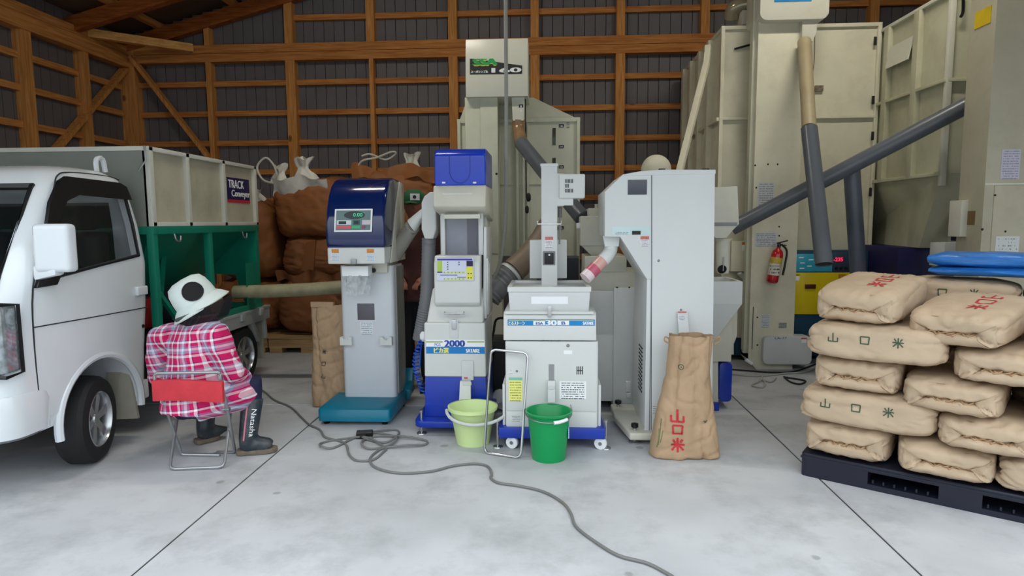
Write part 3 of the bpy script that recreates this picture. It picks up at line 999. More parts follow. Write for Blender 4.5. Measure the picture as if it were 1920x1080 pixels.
rt_ = Vector((1, 0, 0))
dp = part('display_frame', quad_on(o_, rt_, up_, 0, W_, 0, H_, 0.004, 0.006), STICK, ws_, 0.003)
part('display', quad_on(o_, rt_, up_, .012, W_ - .012, .012, H_ - .012, .0095, .002), pm('grey_green_panel', S(96, 122, 122), 0.3), dp)
ov = o_ + rt_ * (W_ * .53) + up_ * (H_ * .72) + nrm_ * .0125
ring = [ov + rt_ * (.075 * math.cos(t)) + up_ * (.028 * math.sin(t)) for t in [k * math.pi / 12 for k in range(24)]]
part('readout', MB().add(ring, [tuple(range(24))]), pm('dark_readout', S(8, 30, 34), 0.2), dp, smooth=0)
part('digits', lettering('0.00', o_ + rt_ * (W_ * .50) + up_ * (H_ * .655) + nrm_ * .0125, rt_, up_, .065, .026, .0015), pm('green_digits', S(70, 220, 160), 0.4, emit=0.35), dp, smooth=0)
for k, (x0, x1, y0, y1, c) in enumerate(((.07, .45, .30, .50, (200, 210, 210)), (.12, .32, .33, .46, (20, 50, 60)), (.50, .68, .30, .50, (30, 90, 80)), (.53, .64, .34, .46, (15, 40, 40)), (.07, .45, .13, .26, (205, 90, 100)), (.47, .70, .13, .26, (60, 170, 110)), (.74, .96, .30, .50, (200, 190, 200)), (.74, .82, .13, .26, (150, 60, 100)))):
    part('key_field', quad_on(o_, rt_, up_, W_ * x0, W_ * x1, H_ * y0, H_ * y1, .0118 + .0006 * k, .0005), pm('panel_key_%d' % k, S(*c), 0.4), dp)
for x0 in (622, 688):
    part('warning_label', plate((x0, 467, x0 + 13, 474), 4.452), pm('orange_warning', S(200, 130, 50), 0.5, var=0.5, scale=200), ws_)
    part('label_plate', plate((x0 - 1, 476, x0 + 15, 488), 4.452), printed('small_label', S(215, 222, 228), S(140, 160, 180), 5), ws_)
part('latch', MB().box(at(658, 490, 4.44).x, at(668, 490, 4.44).x, 4.43, 4.45, 1.165, 1.20), STEEL, ws_, 0.003)
sp_ = part('spout', pbox((641, 499, 690, 518), 4.56, 4.68), STICK, ws_, 0.004)
film = pm('clear_bag_film', S(215, 220, 222), 0.15, alpha=0.45, var=0.3, scale=25)
a0, a1, zz0, zz1 = rc(642, 516, 691, 552, 4.56)


def film_fn(u, v):
    t = 2 * math.pi * u
    x = (a0 + a1) / 2 + (a1 - a0) / 2 * math.cos(t) * (1 - .12 * v)
    y = 4.62 + .06 * math.sin(t) * (1 - .5 * v)
    return (x + .008 * math.sin(9 * t + 5 * v), y + .012 * math.sin(7 * t + v * 4), zz1 - (zz1 - zz0) * v * (1 + .12 * math.sin(3 * t)))


part('bag_film', MB().sheet(film_fn, 30, 8), film, ws_, label='clear plastic film hanging under the spout')
for xx in (-1.19, ):
    part('hose_rail', MB().tube([at(745, 432, 4.97), at(748, 480, 4.97)], .012, 8), STEEL, ws_)

# ================================================================ COLOUR SORTER "2000"
pk = thing('grain_sorter', 'white and blue grain sorter with a blue top hood and yellow panel', 'sorter', (-0.65, 4.6, 0))
YP = 4.33
part('base_plate', MB().prism(rrect(-0.925, -0.40, 4.22, 4.95, 0.06, 4), 'z', 0.055, 0.10), BLUE, pk, 0.008)
for x_, y_ in ((-0.88, 4.27), (-0.45, 4.27), (-0.88, 4.88), (-0.45, 4.88)):
    part('foot', MB().lathe([(0.036, 0), (.034, .006), (.009, .012), (.009, .15), (.014, .152), (.014, .165)], (x_, y_, 0), n=16), CHROME, pk)
part('lower_case', MB().hexa([(-.868, YP, .10), (-.43, YP, .10), (-.43, 4.86, .10), (-.868, 4.86, .10)], [(-.862, YP, .385), (-.436, YP, .385), (-.436, 4.86, .385), (-.862, 4.86, .385)]), BLUE, pk, 0.008)
part('upper_case', MB().hexa([(-.864, YP - .002, .385), (-.434, YP - .002, .385), (-.434, 4.86, .385), (-.864, 4.86, .385)], [(-.86, YP - .002, .765), (-.438, YP - .002, .765), (-.438, 4.86, .765), (-.86, 4.86, .765)]), WHITE, pk, 0.012, 3)
st_ = part('stripe', plate((799, 637, 909, 663), YP - .002), pm('sorter_blue', S(10, 120, 190), 0.4), pk)
part('stripe_top', plate((799, 637, 909, 650), YP - .004), STICK, st_)
for q_ in ((799, 640, 830, 642), (876, 640, 908, 642)):
    part('stripe_line', plate(q_, YP - .006), pm('olive_line', S(150, 160, 70), 0.5), st_)
words('FGS', (815, 643, 826, 649), YP - .006, BLUE, st_)
words('2000', (834, 638, 871, 650), YP - .006, pm('sky_ink', S(30, 70, 160), 0.5), st_, 0.004)
words('ピカ選', (814, 652, 841, 662), YP - .006, pm('yellow_ink', S(235, 230, 120), 0.5), st_, 0.003)
words('SATAKE', (874, 654, 899, 661), YP - .006, INKW, st_, 0.002)
# outlet spout
part('spout_plate', plate((866, 676, 888, 712), YP - .002, .012), GREYP, pk, 0.003)
o1 = part('outlet_spout', MB().hexa(*[[(x_, y_, z_) for x_, y_ in q] for z_, q in ((rc(864, 712, 886, 748, YP)[2], ((-.615, YP - .075), (-.533, YP - .075), (-.533, YP - .055), (-.615, YP - .055))), (rc(864, 712, 886, 712, YP)[3], ((-.61, YP - .05), (-.537, YP - .05), (-.537, YP), (-.61, YP))))]), WHITE, pk, 0.004)
part('slot', plate((867, 716, 884, 722), YP - .055, .004), GREYP, o1)
part('red_mark', plate((870, 707, 877, 710), YP - .012, .004), pm('red_mark', S(200, 90, 80), 0.5), o1)
# sloped middle cover and control console
def prx(prof, pxl, pxr, Y, yrow):
    return MB().prism(prof, 'x', at(pxl, yrow, Y).x, at(pxr, yrow, Y).x)


part('sloped_cover', MB().hexa([(-.845, YP + .01, .765), (-.448, YP + .01, .765), (-.448, 4.8, .765), (-.845, 4.8, .765)], [(-.825, YP + .16, .99), (-.462, YP + .16, .99), (-.462, 4.8, .99), (-.825, 4.8, .99)]), WHITE, pk, 0.015, 3)
part('cover_handle', MB().tube([at(834, 585, YP + .03), at(834, 588, YP - .01), at(870, 588, YP - .01), at(870, 585, YP + .03)], .006, 7), CHROME, pk)
part('latch', pbox((847, 600, 855, 618), YP - .02, YP), CHROME, pk, 0.003)
part('latch_recess', plate((843, 600, 859, 634), YP - .002, .005), GREYP, pk, 0.003)
con = part('console', MB().prism([(YP + .06, .875), (YP + .03, .90), (YP + .04, 1.17), (YP + .075, 1.225), (YP + .30, 1.225), (YP + .30, .875)], 'x', at(813, 520, YP).x - .004, at(899, 520, YP).x), WHITE, pk, 0.012, 3)
cu_ = Vector((0, .01, .27)).normalized()
x0, x1, z0, z1 = rc(820, 485, 887, 525, YP + .03)
co = Vector((x0, YP + .031, z0))
CW, CH = x1 - x0, z1 - z0
cp = part('control_panel', quad_on(co, rt_, cu_, -.004, CW + .004, -.004, CH + .004, .004, .002), pm('pale_panel', S(206, 210, 228), 0.4), con)
purple, yel, grn, blk = pm('panel_violet', S(60, 50, 160), 0.4), pm('panel_yellow', S(225, 220, 50), 0.4), pm('panel_green', S(170, 195, 80), 0.4), pm('panel_dark', S(24, 18, 60), 0.3)
pale_g = pm('panel_pale_green', S(200, 212, 150), 0.4)
rows = [(0, .98, .92, 1.0, purple), (.0, .14, .42, .90, grn), (.17, .78, .30, .40, pale_g), (.17, .78, 0, .09, pale_g), (.82, 1.0, .64, .90, blk), (.82, 1.0, .42, .62, yel), (.82, 1.0, .24, .40, yel), (.82, 1.0, .02, .22, yel), (.08, .56, .215, .245, purple), (.56, .80, .12, .145, blk), (.0, .14, .34, .40, blk)]
for k in range(4):
    rows.append((.285, .31, .48 + .11 * k, .53 + .11 * k, blk))
for k in range(2):
    rows.append((.60, .625, .69 + .11 * k, .75 + .11 * k, blk))
for k in range(6):
    rows.append((.19 + .105 * k, .205 + .105 * k, .33, .375, purple))
    rows.append((.19 + .105 * k, .205 + .105 * k, .03, .07, purple))
for k in range(2):
    for q in (.30, .10):
        rows.append((.855 + .075 * k, .885 + .075 * k, q - .02, q + .03, blk))
for k, (x0, x1, y0, y1, m_) in enumerate(rows):
    part('panel_mark', quad_on(co, rt_, cu_, CW * x0, CW * x1, CH * y0, CH * y1, .0062 + .0001 * k, .0008), m_, cp)
# glass chute between console and hood
part('chute_frame', pbox((827, 395, 834, 478), YP + .16, YP + .30), GREYP, pk, 0.003)
part('chute_frame', pbox((897, 395, 906, 478), YP + .16, YP + .30), GREYP, pk, 0.003)
part('chute_window', pbox((833, 398, 899, 480), YP + .20, YP + .215), pm('grey_chute_glass', S(128, 130, 142), 0.1, spec=0.8, var=0.1), pk)
part('chute_window', pbox((876, 398, 898, 480), YP + .195, YP + .203), pm('dark_chute_glass', S(84, 84, 96), 0.1, spec=0.8), pk)
part('back_case', MB().box(-.79, -.45, YP + .32, 4.9, .765, 1.62), GREYP, pk, 0.006)
part('side_door', MB().hexa([(-.46, YP + .10, .78), (-.435, YP + .10, .78), (-.435, 4.9, .78), (-.46, 4.9, .78)], [(-.455, YP + .16, 1.42), (-.435, YP + .16, 1.42), (-.435, 4.9, 1.42), (-.455, 4.9, 1.42)]), GREYP, pk, 0.004)
for k in range(3):
    part('side_rib', MB().box(-.437, -.425, YP + .14 + .06 * k, YP + .165 + .06 * k, .80, 1.20 - .02 * k), WHITE, pk, 0.004)
# hood
hx0, hx1, hz0, hz1 = rc(812, 347, 911, 402, YP)
part('hood_case', MB().prism([(YP + .02, hz0 + .03), (YP - .02, hz0 + .055), (YP - .01, hz0 + .12), (YP + .02, hz1), (YP + .56, hz1), (YP + .56, hz0 - .05), (YP + .20, hz0 - .0)], 'x', hx0, hx1), CREAM, pk, 0.014, 3)
part('label_plate', plate((830, 363, 886, 378), YP + .0, .004), printed('notice_label', S(226, 228, 232), S(110, 112, 130), 5), pk)
part('under_lip', pbox((832, 402, 900, 410), YP + .04, YP + .10), CREAM, pk, 0.004)
bx0, bx1, bz0, bz1 = rc(814, 276, 910, 348, YP + .02)
bh = part('blue_hood', MB().prism([(YP + .018, bz0), (YP + .018, bz1 - .05), (YP + .06, bz1 - .012), (YP + .12, bz1), (YP + .55, bz1), (YP + .55, bz0)], 'x', bx0, bx1), pm('blue_translucent_hood', S(24, 62, 190), 0.2, var=0.04, coat=0.4), pk, 0.016, 3, label='royal blue plastic top hood')
arc = [((bx0 + bx1) / 2 + .07 * math.cos(t), YP + .016, bz0 + .10 + .085 * math.sin(t)) for t in [R(a) for a in range(180, 361, 15)]]
part('hood_bead', MB().tube([(arc[0][0], YP + .016, bz1 - .06)] + arc + [(arc[-1][0], YP + .016, bz1 - .06)], .003, 5), BLUE, bh)
for x_ in (831, 889):
    part('catch', plate((x_ - 2, 341, x_ + 4, 344), YP + .018, .004), STICK, bh)
# air coil
coil = []
for k in range(150):
    t = k / 149
    a = t * 2 * math.pi * 15
    c_ = (-.905 + .045 * math.sin(math.pi * min(1, t * 1.15)) * -1 + (.045 if t > .9 else 0) * (t - .9) * 10, 4.45, .62 - .40 * t)
    coil.append((c_[0] + .02 * math.cos(a), c_[1] + .02 * math.sin(a), c_[2]))
part('coiled_air_hose', MB().tube(coil, .0055, 6), pm('blue_coil', S(16, 80, 190), 0.25), pk)
part('air_hose', MB().tube([at(796, 620, 4.45), at(790, 645, 4.45), at(787, 690, 4.45)], .005, 6, smooth=3), pm('blue_coil', S(16, 80, 190)), pk)
part('air_filter', MB().lathe([(.012, 0), (.03, .02), (.03, .05), (.016, .07)], at(795, 640, 4.45), (0, 0, 1), 14), STICK, pk)

# ---------------------------------------------------------------- hoses on the sorter
def ribbed(pts, r, k, mat, ribs=0.004, pitch=0.018):
    P_ = spline([Vector(p) for p in pts], 40)
    Q, acc, nxt = [P_[0]], 0.0, 0.0
    for a, b in zip(P_, P_[1:]):
        acc += (b - a).length
        if acc >= pitch / 2:
            Q.append(b)
            acc = 0
    rs = [r + (ribs if i % 2 else 0) for i in range(len(Q))]
    return MB().tube(Q, rs, k)


hosem = pm('grey_duct_hose', S(120, 121, 124), 0.45, var=0.05)
clear = pm('clear_ribbed_hose', S(165, 163, 152), 0.15, var=0.1, alpha=0.72)
du = thing('suction_duct', 'grey flexible suction duct hanging left of the blue-hooded sorter', 'duct', at(795, 640, 4.72))
YD = 4.62
part('elbow_box', MB().prism([(at(a, b, YD).x, at(a, b, YD).z) for a, b in ((790, 380), (795, 368), (806, 360), (816, 359), (818, 430), (812, 448), (796, 448), (790, 430))], 'y', YD, YD + .16), WHITE, du, 0.012, 3)
part('duct_hose', ribbed([at(804, 446, YD + .08), at(803, 500, YD + .08), at(800, 560, YD + .09), at(786, 638, YD + .12)], .050, 16, hosem), hosem, du)
part('side_branch', MB().loft([[at(796, 398, YD + .08) + Vector((.02 * math.cos(t) * .5, .05 * math.sin(t), .05 * math.cos(t))) for t in [k * math.pi / 8 for k in range(16)]], [at(772, 424, YD + .08) + Vector((-.03 * math.cos(t), .05 * math.sin(t), .045 * math.cos(t))) for t in [k * math.pi / 8 for k in range(16)]]]), WHITE, du)
part('clear_hose', ribbed([at(774, 424, YD + .08), at(757, 450, YD + .16), at(738, 482, YD + .22)], .055, 16, clear, .003), clear, du)
part('clamp', MB().lathe([(.058, 0), (.058, .02)], at(773, 426, YD + .09), at(757, 450, YD + .16) - at(774, 424, YD + .08), 18), CHROME, du)

# ================================================================ DESTONER "30B"
de = thing('destoner', 'white rice destoner with a round-cornered hopper and vertical elevator on castors', 'machine', (0.01, 4.3, 0))
YD = 4.0
x0, x1, z0, z1 = rc(948, 640, 1121, 806, YD)
DZ0, DZ1 = z0, z1
part('base_frame', MB().box(x0 - .045, x1 + .045, YD - .03, 4.62, .075, .145), BLUE, de, 0.006)
for x_ in (x0 + .04, x1 + .02):
    for y_ in (YD + .0, 4.56):
        cs_ = part('caster', MB().lathe([(.038, -.014), (.040, -.010), (.040, .010), (.038, .014)], (x_, y_, .040), (.35, 1, 0), 22), STICK, de)
        part('fork', MB().box(x_ - .018, x_ + .018, y_ + .005, y_ + .03, .052, .08), STEEL, cs_)
        part('hub', MB().lathe([(.012, -.017), (.012, .017)], (x_, y_, .040), (.35, 1, 0), 12), STEEL, cs_)
for x_ in (x0 - .055, x1 + .055):
    part('jack', MB().lathe([(0.034, 0), (.032, .006), (.008, .012), (.008, .17), (.013, .172), (.013, .185)], (x_, YD + .02, 0), n=14), CHROME, de)
part('body', MB().box(x0, x1, YD, 4.6, .145, z1), WHITE, de, 0.006)
for x_ in (x0 - .022, x1 + .004):
    part('side_plate', MB().box(x_, x_ + .018, YD + .02, 4.58, .145, .145 + .27), WHITE, de, 0.004)
part('lower_panel', plate((950, 772, 1118, 803), YD, .006), WHITE, de, 0.002)
part('front_panel', plate((949, 640, 1119, 770), YD, .005), WHITE, de, 0.003)
u0, u1, v0, v1 = rc(944, 590, 1118, 638, YD)
part('upper_case', MB().prism([(YD - .012, v0), (YD - .012, v0 + .065), (YD + .005, v1 - .01), (YD + .03, v1 + .015), (4.58, v1 + .015), (4.58, v0)], 'x', u0, u1), WHITE, de, 0.008, 3)
h0, h1, w0, w1 = rc(953, 538, 1107, 586, YD + .03)
part('hopper', MB().hexa([(h0 + .01, YD + .03, w0), (h1 - .01, YD + .03, w0), (h1 - .01, 4.5, w0), (h0 + .01, 4.5, w0)], [(h0, YD + .03, w1 - .02), (h1, YD + .03, w1 - .02), (h1, 4.5, w1 - .02), (h0, 4.5, w1 - .02)]), GREYP, de, 0.006)
part('hopper_rim', carve(MB().box(h0 - .004, h1 + .004, YD + .022, 4.51, w1 - .03, w1), [MB().box(h0 + .02, h1 - .02, YD + .05, 4.48, w1 - .015, w1 + .02)]), WHITE, de, smooth=0)
part('flange', MB().box(h0 - .018, h1 + .018, YD - .005, 4.55, w0 - .006, w0 + .012), WHITE, de, 0.003)
part('latch', pbox((1027, 574, 1034, 594), YD - .02, YD), CHROME, de, 0.004)
part('blank_label', plate((996, 556, 1065, 570), YD + .03, .003), STICK, de)
# sign band
yb = YD - .012
bnd = part('sign_band', plate((952, 599, 1115, 610), yb + .004, .004), pm('band_blue', S(10, 128, 196), 0.35), de)
part('band_line', plate((954, 600.2, 1113, 601.2), yb, .001), pm('band_olive', S(190, 195, 130), 0.5), bnd)
for q in ((1000, 602, 1022, 609.5), (1045, 601.5, 1067, 609.5)):
    part('band_field', plate(q, yb, .001), STICK, bnd)
words('とるストーン', (954, 602.5, 984, 609), yb, pm('cream_ink', S(225, 230, 190), 0.5), bnd, .0015)
words('ESA', (1005, 604, 1018, 608.5), yb - .001, pm('sky_ink', S(30, 70, 160)), bnd, .001)
words('30', (1024, 600.5, 1043, 610), yb, INKW, bnd, .004)
words('B', (1053, 603, 1060, 608.5), yb - .001, pm('sky_ink', S(30, 70, 160)), bnd, .001)
words('SATAKE', (1093, 603, 1113, 609), yb, INKW, bnd, .0015)
words('SATAKE', (1015, 628, 1051, 639), yb + .004, pm('violet_ink', S(90, 88, 130), 0.5), de, .002)
# outlet, gauge, vents, notices
part('gauge_window', plate((1029, 683, 1039, 712), YD - .005, .003), pm('grey_window', S(140, 142, 144), 0.3), de)
ot = part('outlet_spout', MB().hexa([(at(1027, 750, YD).x, YD - .05, at(1027, 751, YD).z), (at(1041, 750, YD).x, YD - .05, at(1027, 751, YD).z), (at(1041, 750, YD).x, YD - .03, at(1027, 751, YD).z), (at(1027, 750, YD).x, YD - .03, at(1027, 751, YD).z)], [(at(1027, 750, YD).x, YD - .03, at(1027, 712, YD).z), (at(1041, 750, YD).x, YD - .03, at(1027, 712, YD).z), (at(1041, 750, YD).x, YD, at(1027, 712, YD).z), (at(1027, 750, YD).x, YD, at(1027, 712, YD).z)]), GREYP, de, 0.004)
part('slot', plate((1029, 724, 1039, 729), YD - .04, .006), WHITE, ot)
for k in range(4):
    part('vent_slot', plate((1081 + 3.4 * k, 687, 1082.6 + 3.4 * k, 702), YD - .004, .002), BLACK, de)
part('vent_bar', plate((1081, 694, 1093, 695.5), YD - .0045, .002), BLACK, de)
part('notice', plate((1049, 715, 1099, 748), YD - .005, .002), printed('notice_print', S(236, 238, 238), S(90, 95, 100), 8), de)
part('blank_label', plate((1057, 657, 1073, 664), YD - .005, .002), STICK, de)
lk = bolt(de, 1065, 648, YD - .006, .010)
yl = part('yellow_notice', plate((954, 708, 979, 752), YD - .005, .003), printed('yellow_print', S(232, 232, 130), S(150, 150, 80), 9), de, label='yellow printed notice')
part('notice_head', plate((954, 708, 979, 713), YD - .0082, .001), pm('aqua_head', S(130, 190, 170), 0.5), yl)
part('check_label', plate((954, 690, 962, 700), YD - .005, .002), printed('check_print', S(225, 225, 225), S(170, 170, 170), 4), de)
bolt(de, 969, 696, YD - .006, .007)
part('spec_label', plate((958, 778, 976, 790), YD - .006, .002), printed('spec_print', S(215, 217, 217), S(140, 140, 140), 4), de)
# elevator on top
YE = 4.28
e0, e1, f0, f1 = rc(1015, 310, 1045, 545, YE)
part('elevator_leg', MB().box(e0, e1, YE, YE + .16, f0 - .02, f1), GREYP, de, 0.006)
part('elevator_cap', MB().box(e0 - .006, e1 + .006, YE - .006, YE + .17, f1 - .006, f1 + .012), GREYP, de, 0.004)
mo = part('motor_box', pbox((1048, 326, 1097, 372), YE - .02, YE + .16), WHITE, de, 0.012, 3)
part('motor_mount', pbox((1044, 325, 1058, 386), YE, YE + .14), WHITE, de, 0.005)
part('motor_foot', pbox((1056, 370, 1075, 385), YE, YE + .12), WHITE, de, 0.005)
for r_ in range(3):
    for k in range(6):
        if not (r_ == 1 and k > 2):
            part('vent_slot', plate((1059.5 + 2.7 * k, 336 + 9 * r_, 1061 + 2.7 * k, 343 + 9 * r_), YE - .018, .004), BLACK, mo)
gauge = part('switch_plate', plate((1018, 471, 1041, 497), YE, .006), pm('grey_switch_plate', S(120, 122, 124), 0.4), de)
part('switch', plate((1021, 474, 1038, 495), YE - .006, .012), BLACK, gauge, 0.004)
part('switch_lamp', MB().lathe([(.007, 0), (.005, -.006)], at(1030, 478, YE - .018), (0, 1, 0), 10), STICK, gauge)
part('warning_label', plate((1022, 444, 1037, 450), YE, .002), pm('red_warning', S(190, 110, 100), 0.5, var=.3, scale=150), de)
part('label_plate', plate((1022, 450, 1037, 464), YE, .002), printed('leg_label', S(226, 226, 230), S(120, 110, 120), 5), de)
part('wing_bolt', MB().tube([at(1008, 415, YE + .05), at(1008, 420, YE - .01), at(1052, 420, YE - .01), at(1052, 415, YE + .05)], .004, 6), STICK, de)
part('spring', ribbed([at(1050, 388, YE + .05), at(1050, 408, YE + .05)], .012, 10, STEEL, .004, .008), STEEL, de)
part('tension_rod', MB().tube([at(1050, 408, YE + .05), at(1049, 458, YE + .05)], .006, 7), STEEL, de)
part('drive_box', pbox((993, 450, 1063, 522), YE + .16, YE + .30), GREYP, de, 0.006)
# ================================================================ TALL WHITE SORTING MACHINE
so = thing('sorting_machine', 'tall plain white sorting machine with an angled left outlet', 'machine', (0.86, 4.45, 0))
YS = 4.13
m_ = pm('bright_white_panel', S(208, 211, 210), 0.32, var=0.012)
part('main_panel', ppoly([(1222, 321), (1341, 319), (1335, 828), (1222, 828)], YS, YS + .62), m_, so, 0.006)
part('top_cover', ppoly([(1168, 327), (1200, 321), (1240, 318), (1342, 318), (1342, 326), (1168, 330)], YS - .004, YS + .60), m_, so, 0.004)
part('head_panel', ppoly([(1134, 360), (1168, 327), (1222, 321), (1222, 524), (1213, 524), (1163, 444), (1134, 444)], YS + .002, YS + .56), m_, so, 0.004)
part('leg_panel', ppoly([(1213, 524), (1221, 524), (1221, 826), (1208, 826)], YS + .004, YS + .60), m_, so, 0.003)
part('panel_gap', MB().tube([at(1222, 322, YS), at(1222, 524, YS), at(1217, 826, YS)], .003, 5), pm('seam_grey', S(120, 124, 128), .7), so)
part('window', plate((1177, 337, 1213, 365), YS + .002, .004), pm('smoked_window', S(62, 66, 76), 0.12, spec=.7), so, 0.002)
lb = part('print_band', plate((1147, 425, 1220, 440), YS + .002, .0015), pm('pale_aqua_print', S(196, 218, 218), 0.4), so)
part('dark_badge', plate((1185, 433, 1201, 440), YS, .002), BLACK, lb)
part('small_print', plate((1152, 434, 1180, 439), YS, .001), printed('aqua_print', S(196, 218, 218), S(90, 110, 120), 2), lb)
part('warning_label', plate((1201, 443, 1217, 449), YS + .002, .002), pm('red_warning', S(190, 110, 100)), so)
part('label_plate', plate((1201, 449, 1217, 462), YS + .002, .002), printed('leg_label', S(226, 226, 230), S(120, 110, 120), 5), so)
part('spec_label', plate((1223, 759, 1232, 775), YS, .002), printed('spec_print', S(215, 217, 217), S(140, 140, 140), 4), so)
for x_ in (1241, 1323):
    part('rubber_cap', MB().lathe([(.022, 0), (.022, .012)], at(x_, 320, YS + .1), n=14), BLACK, so)
bolt(so, 1235, 489, YS, .008)
p_ = at(1277, 581, YS)
bolt(so, 1277, 581, YS, .007)
# small outlet above the open sack
ou = part('outlet_spout', MB().hexa([(at(1270, 628, YS).x, YS - .06, at(1270, 628, YS).z), (at(1289, 628, YS).x, YS - .06, at(1289, 628, YS).z), (at(1289, 628, YS).x, YS, at(1289, 628, YS).z), (at(1270, 628, YS).x, YS, at(1270, 628, YS).z)], [(at(1269, 585, YS).x, YS - .02, at(1270, 584, YS).z), (at(1288, 585, YS).x, YS - .02, at(1289, 584, YS).z), (at(1288, 585, YS).x, YS, at(1289, 584, YS).z), (at(1269, 585, YS).x, YS, at(1270, 584, YS).z)]), GREYP, so, 0.003)
part('warning_label', plate((1271, 584, 1287, 589), YS - .018, .004), pm('red_warning', S(190, 110, 100)), ou)
part('label_plate', plate((1271, 590, 1286, 607), YS - .028, .006), printed('spout_label', S(230, 230, 234), S(120, 120, 130), 5), ou)
# vented side and foot
for r_ in range(12):
    for k in range(3):
        y_ = YS + .14 + .06 * k
        part('vent_slot', MB().box(at(1211, 700, YS).x - .0075, at(1211, 700, YS).x - .002, y_, y_ + .035, .30 + .027 * r_, .309 + .027 * r_), BLACK, so)
fx = at(1190, 815, YS).x
part('base_foot', MB().prism([(fx - .04, YS - .06), (fx + .12, YS - .06), (fx + .12, YS + .62), (fx - .10, YS + .62), (fx - .10, YS + .3)], 'z', .035, .085), CREAM, so, 0.015, 3)
for x_, y_ in ((fx + .0, YS + .0), (fx + .48, YS + .02), (fx - .05, YS + .55), (fx + .48, YS + .55)):
    f_ = part('foot', MB().lathe([(.04, 0), (.04, .01), (.012, .018), (.012, .11)], (x_, y_, 0), n=16), CHROME, so)
    part('knob', MB().lathe([(.012, .10), (.024, .11), (.024, .13), (.01, .135)], (x_, y_, 0), n=14), BLACK, f_)
# angled outlet pipe with a pink band
c0, c1, c2, c3 = at(1145, 444, YS + .12), at(1146, 462, YS + .12), at(1138, 480, YS + .10), at(1097, 522, YS + .03)
part('outlet_collar', MB().loft([[c0 + Vector((.055 * a, .055 * b, .01)) for a, b in ((-1, -1), (1, -1), (1, 1), (-1, 1))], [c1 + Vector((.045 * a, .045 * b, 0)) for a, b in ((-1, -1), (1, -1), (1, 1), (-1, 1))]]), m_, so, 0.004)
part('elbow_pipe', MB().tube([c1 + Vector((0, 0, .02)), c1, c1 - Vector((.006, 0, .03)), c2, c2 + (c3 - c2) * .2], .044, 18, smooth=4), m_, so)
e_ = c3 - c2
part('chute_pipe', MB().lathe([(.043, .16 * e_.length), (.043, .52 * e_.length)], c2, e_, 20), pm('pink_clear_pipe', S(206, 160, 150), 0.25), so)
part('pink_band', MB().lathe([(.0445, .52 * e_.length), (.0445, .78 * e_.length)], c2, e_, 20), pm('rose_tape', S(190, 90, 110), 0.3), so)
part('chute_tip', MB().lathe([(.044, .78 * e_.length), (.044, 1.0 * e_.length)], c2, e_, 20), pm('pale_pink_tip', S(226, 206, 210), 0.3), so)

# ================================================================ BUCKET ELEVATOR WITH RECEIVING HOPPER (right of the sorting machine)
be = thing('bucket_elevator', 'white receiving hopper and short elevator with blue motor cover beside the tall white machine', 'elevator', (1.36, 5.0, 0))
YE2 = 4.85
part('head_box', ppoly([(1322, 352), (1383, 349), (1386, 420), (1374, 432), (1362, 447), (1342, 447), (1330, 432), (1322, 420)], YE2, YE2 + .30), CREAM, be, 0.006)
part('slot', plate((1332, 417, 1382, 424), YE2, .004), pm('grey_slot', S(130, 132, 130), .4), be)
tp = at(1355, 447, YE2 + .12)
tb = at(1355, 512, YE2 + .12)
part('clear_spout', MB().loft([[tp + (tb - tp) * t + Vector((r * math.cos(a), r * math.sin(a), 0)) for a in [k * math.pi / 10 for k in range(20)]] for t, r in ((0, .075), (.1, .055), (.9, .05), (1, .045))]), pm('milky_spout', S(205, 204, 190), .2), be)
part('spout_mouth', MB().lathe([(.034, 0), (.034, .004)], at(1354, 505, YE2 + .062), (0, 1, .35), 18), BLACK, be)
part('spout_lever', MB().tube([at(1357, 482, YE2 + .06), at(1356, 508, YE2 + .05)], .004, 6), STEEL, be)
ha, hb_ = rc(1326, 528, 1392, 570, YE2 - .08), rc(1326, 528, 1392, 600, YE2 - .08)
hopm = MB().hexa([(ha[0], YE2 - .08, ha[2]), (ha[1], YE2 - .08, ha[2]), (ha[1], YE2 + .34, ha[2]), (ha[0], YE2 + .34, ha[2])], [(ha[0], YE2 - .08, ha[3]), (ha[1], YE2 - .08, ha[3]), (ha[1], YE2 + .34, ha[3]), (ha[0], YE2 + .34, ha[3])])
part('receiving_hopper', carve(hopm, [MB().box(ha[0] + .02, ha[1] - .02, YE2 - .06, YE2 + .32, ha[3] - .10, ha[3] + .1)]), m_, be, smooth=0)
part('hopper_cone', MB().hexa([(at(1326, 640, YE2).x, YE2, at(1326, 642, YE2).z), (at(1337, 640, YE2).x, YE2, at(1326, 642, YE2).z), (at(1337, 640, YE2).x, YE2 + .2, at(1326, 642, YE2).z), (at(1326, 640, YE2).x, YE2 + .2, at(1326, 642, YE2).z)], [(ha[0], YE2 - .08, ha[2]), (ha[1], YE2 - .08, ha[2]), (ha[1], YE2 + .34, ha[2]), (ha[0], YE2 + .34, ha[2])]), m_, be)
part('rear_leg', ppoly([(1330, 540), (1384, 540), (1382, 630), (1376, 645), (1376, 665), (1330, 665)], YE2 + .16, YE2 + .36), CREAM, be, 0.004)
part('case', ppoly([(1325, 578), (1374, 590), (1371, 678), (1325, 678)], YE2 + .03, YE2 + .3), CREAM, be, 0.004)
part('lower_case', ppoly([(1325, 678), (1347, 678), (1347, 762), (1325, 762)], YE2 + .06, YE2 + .3), CREAM, be, 0.004)
part('motor_cover', MB().prism(rrect(at(1347, 720, YE2 + .1).x, at(1371, 720, YE2 + .1).x, .055, at(1360, 679, YE2 + .1).z, .03, 3), 'y', YE2 + .08, YE2 + .32), BLUE, be, 0.006)
part('base', MB().box(at(1322, 770, YE2).x, at(1350, 770, YE2).x, YE2 + .02, YE2 + .34, .0, .06), BLUE, be, 0.006)

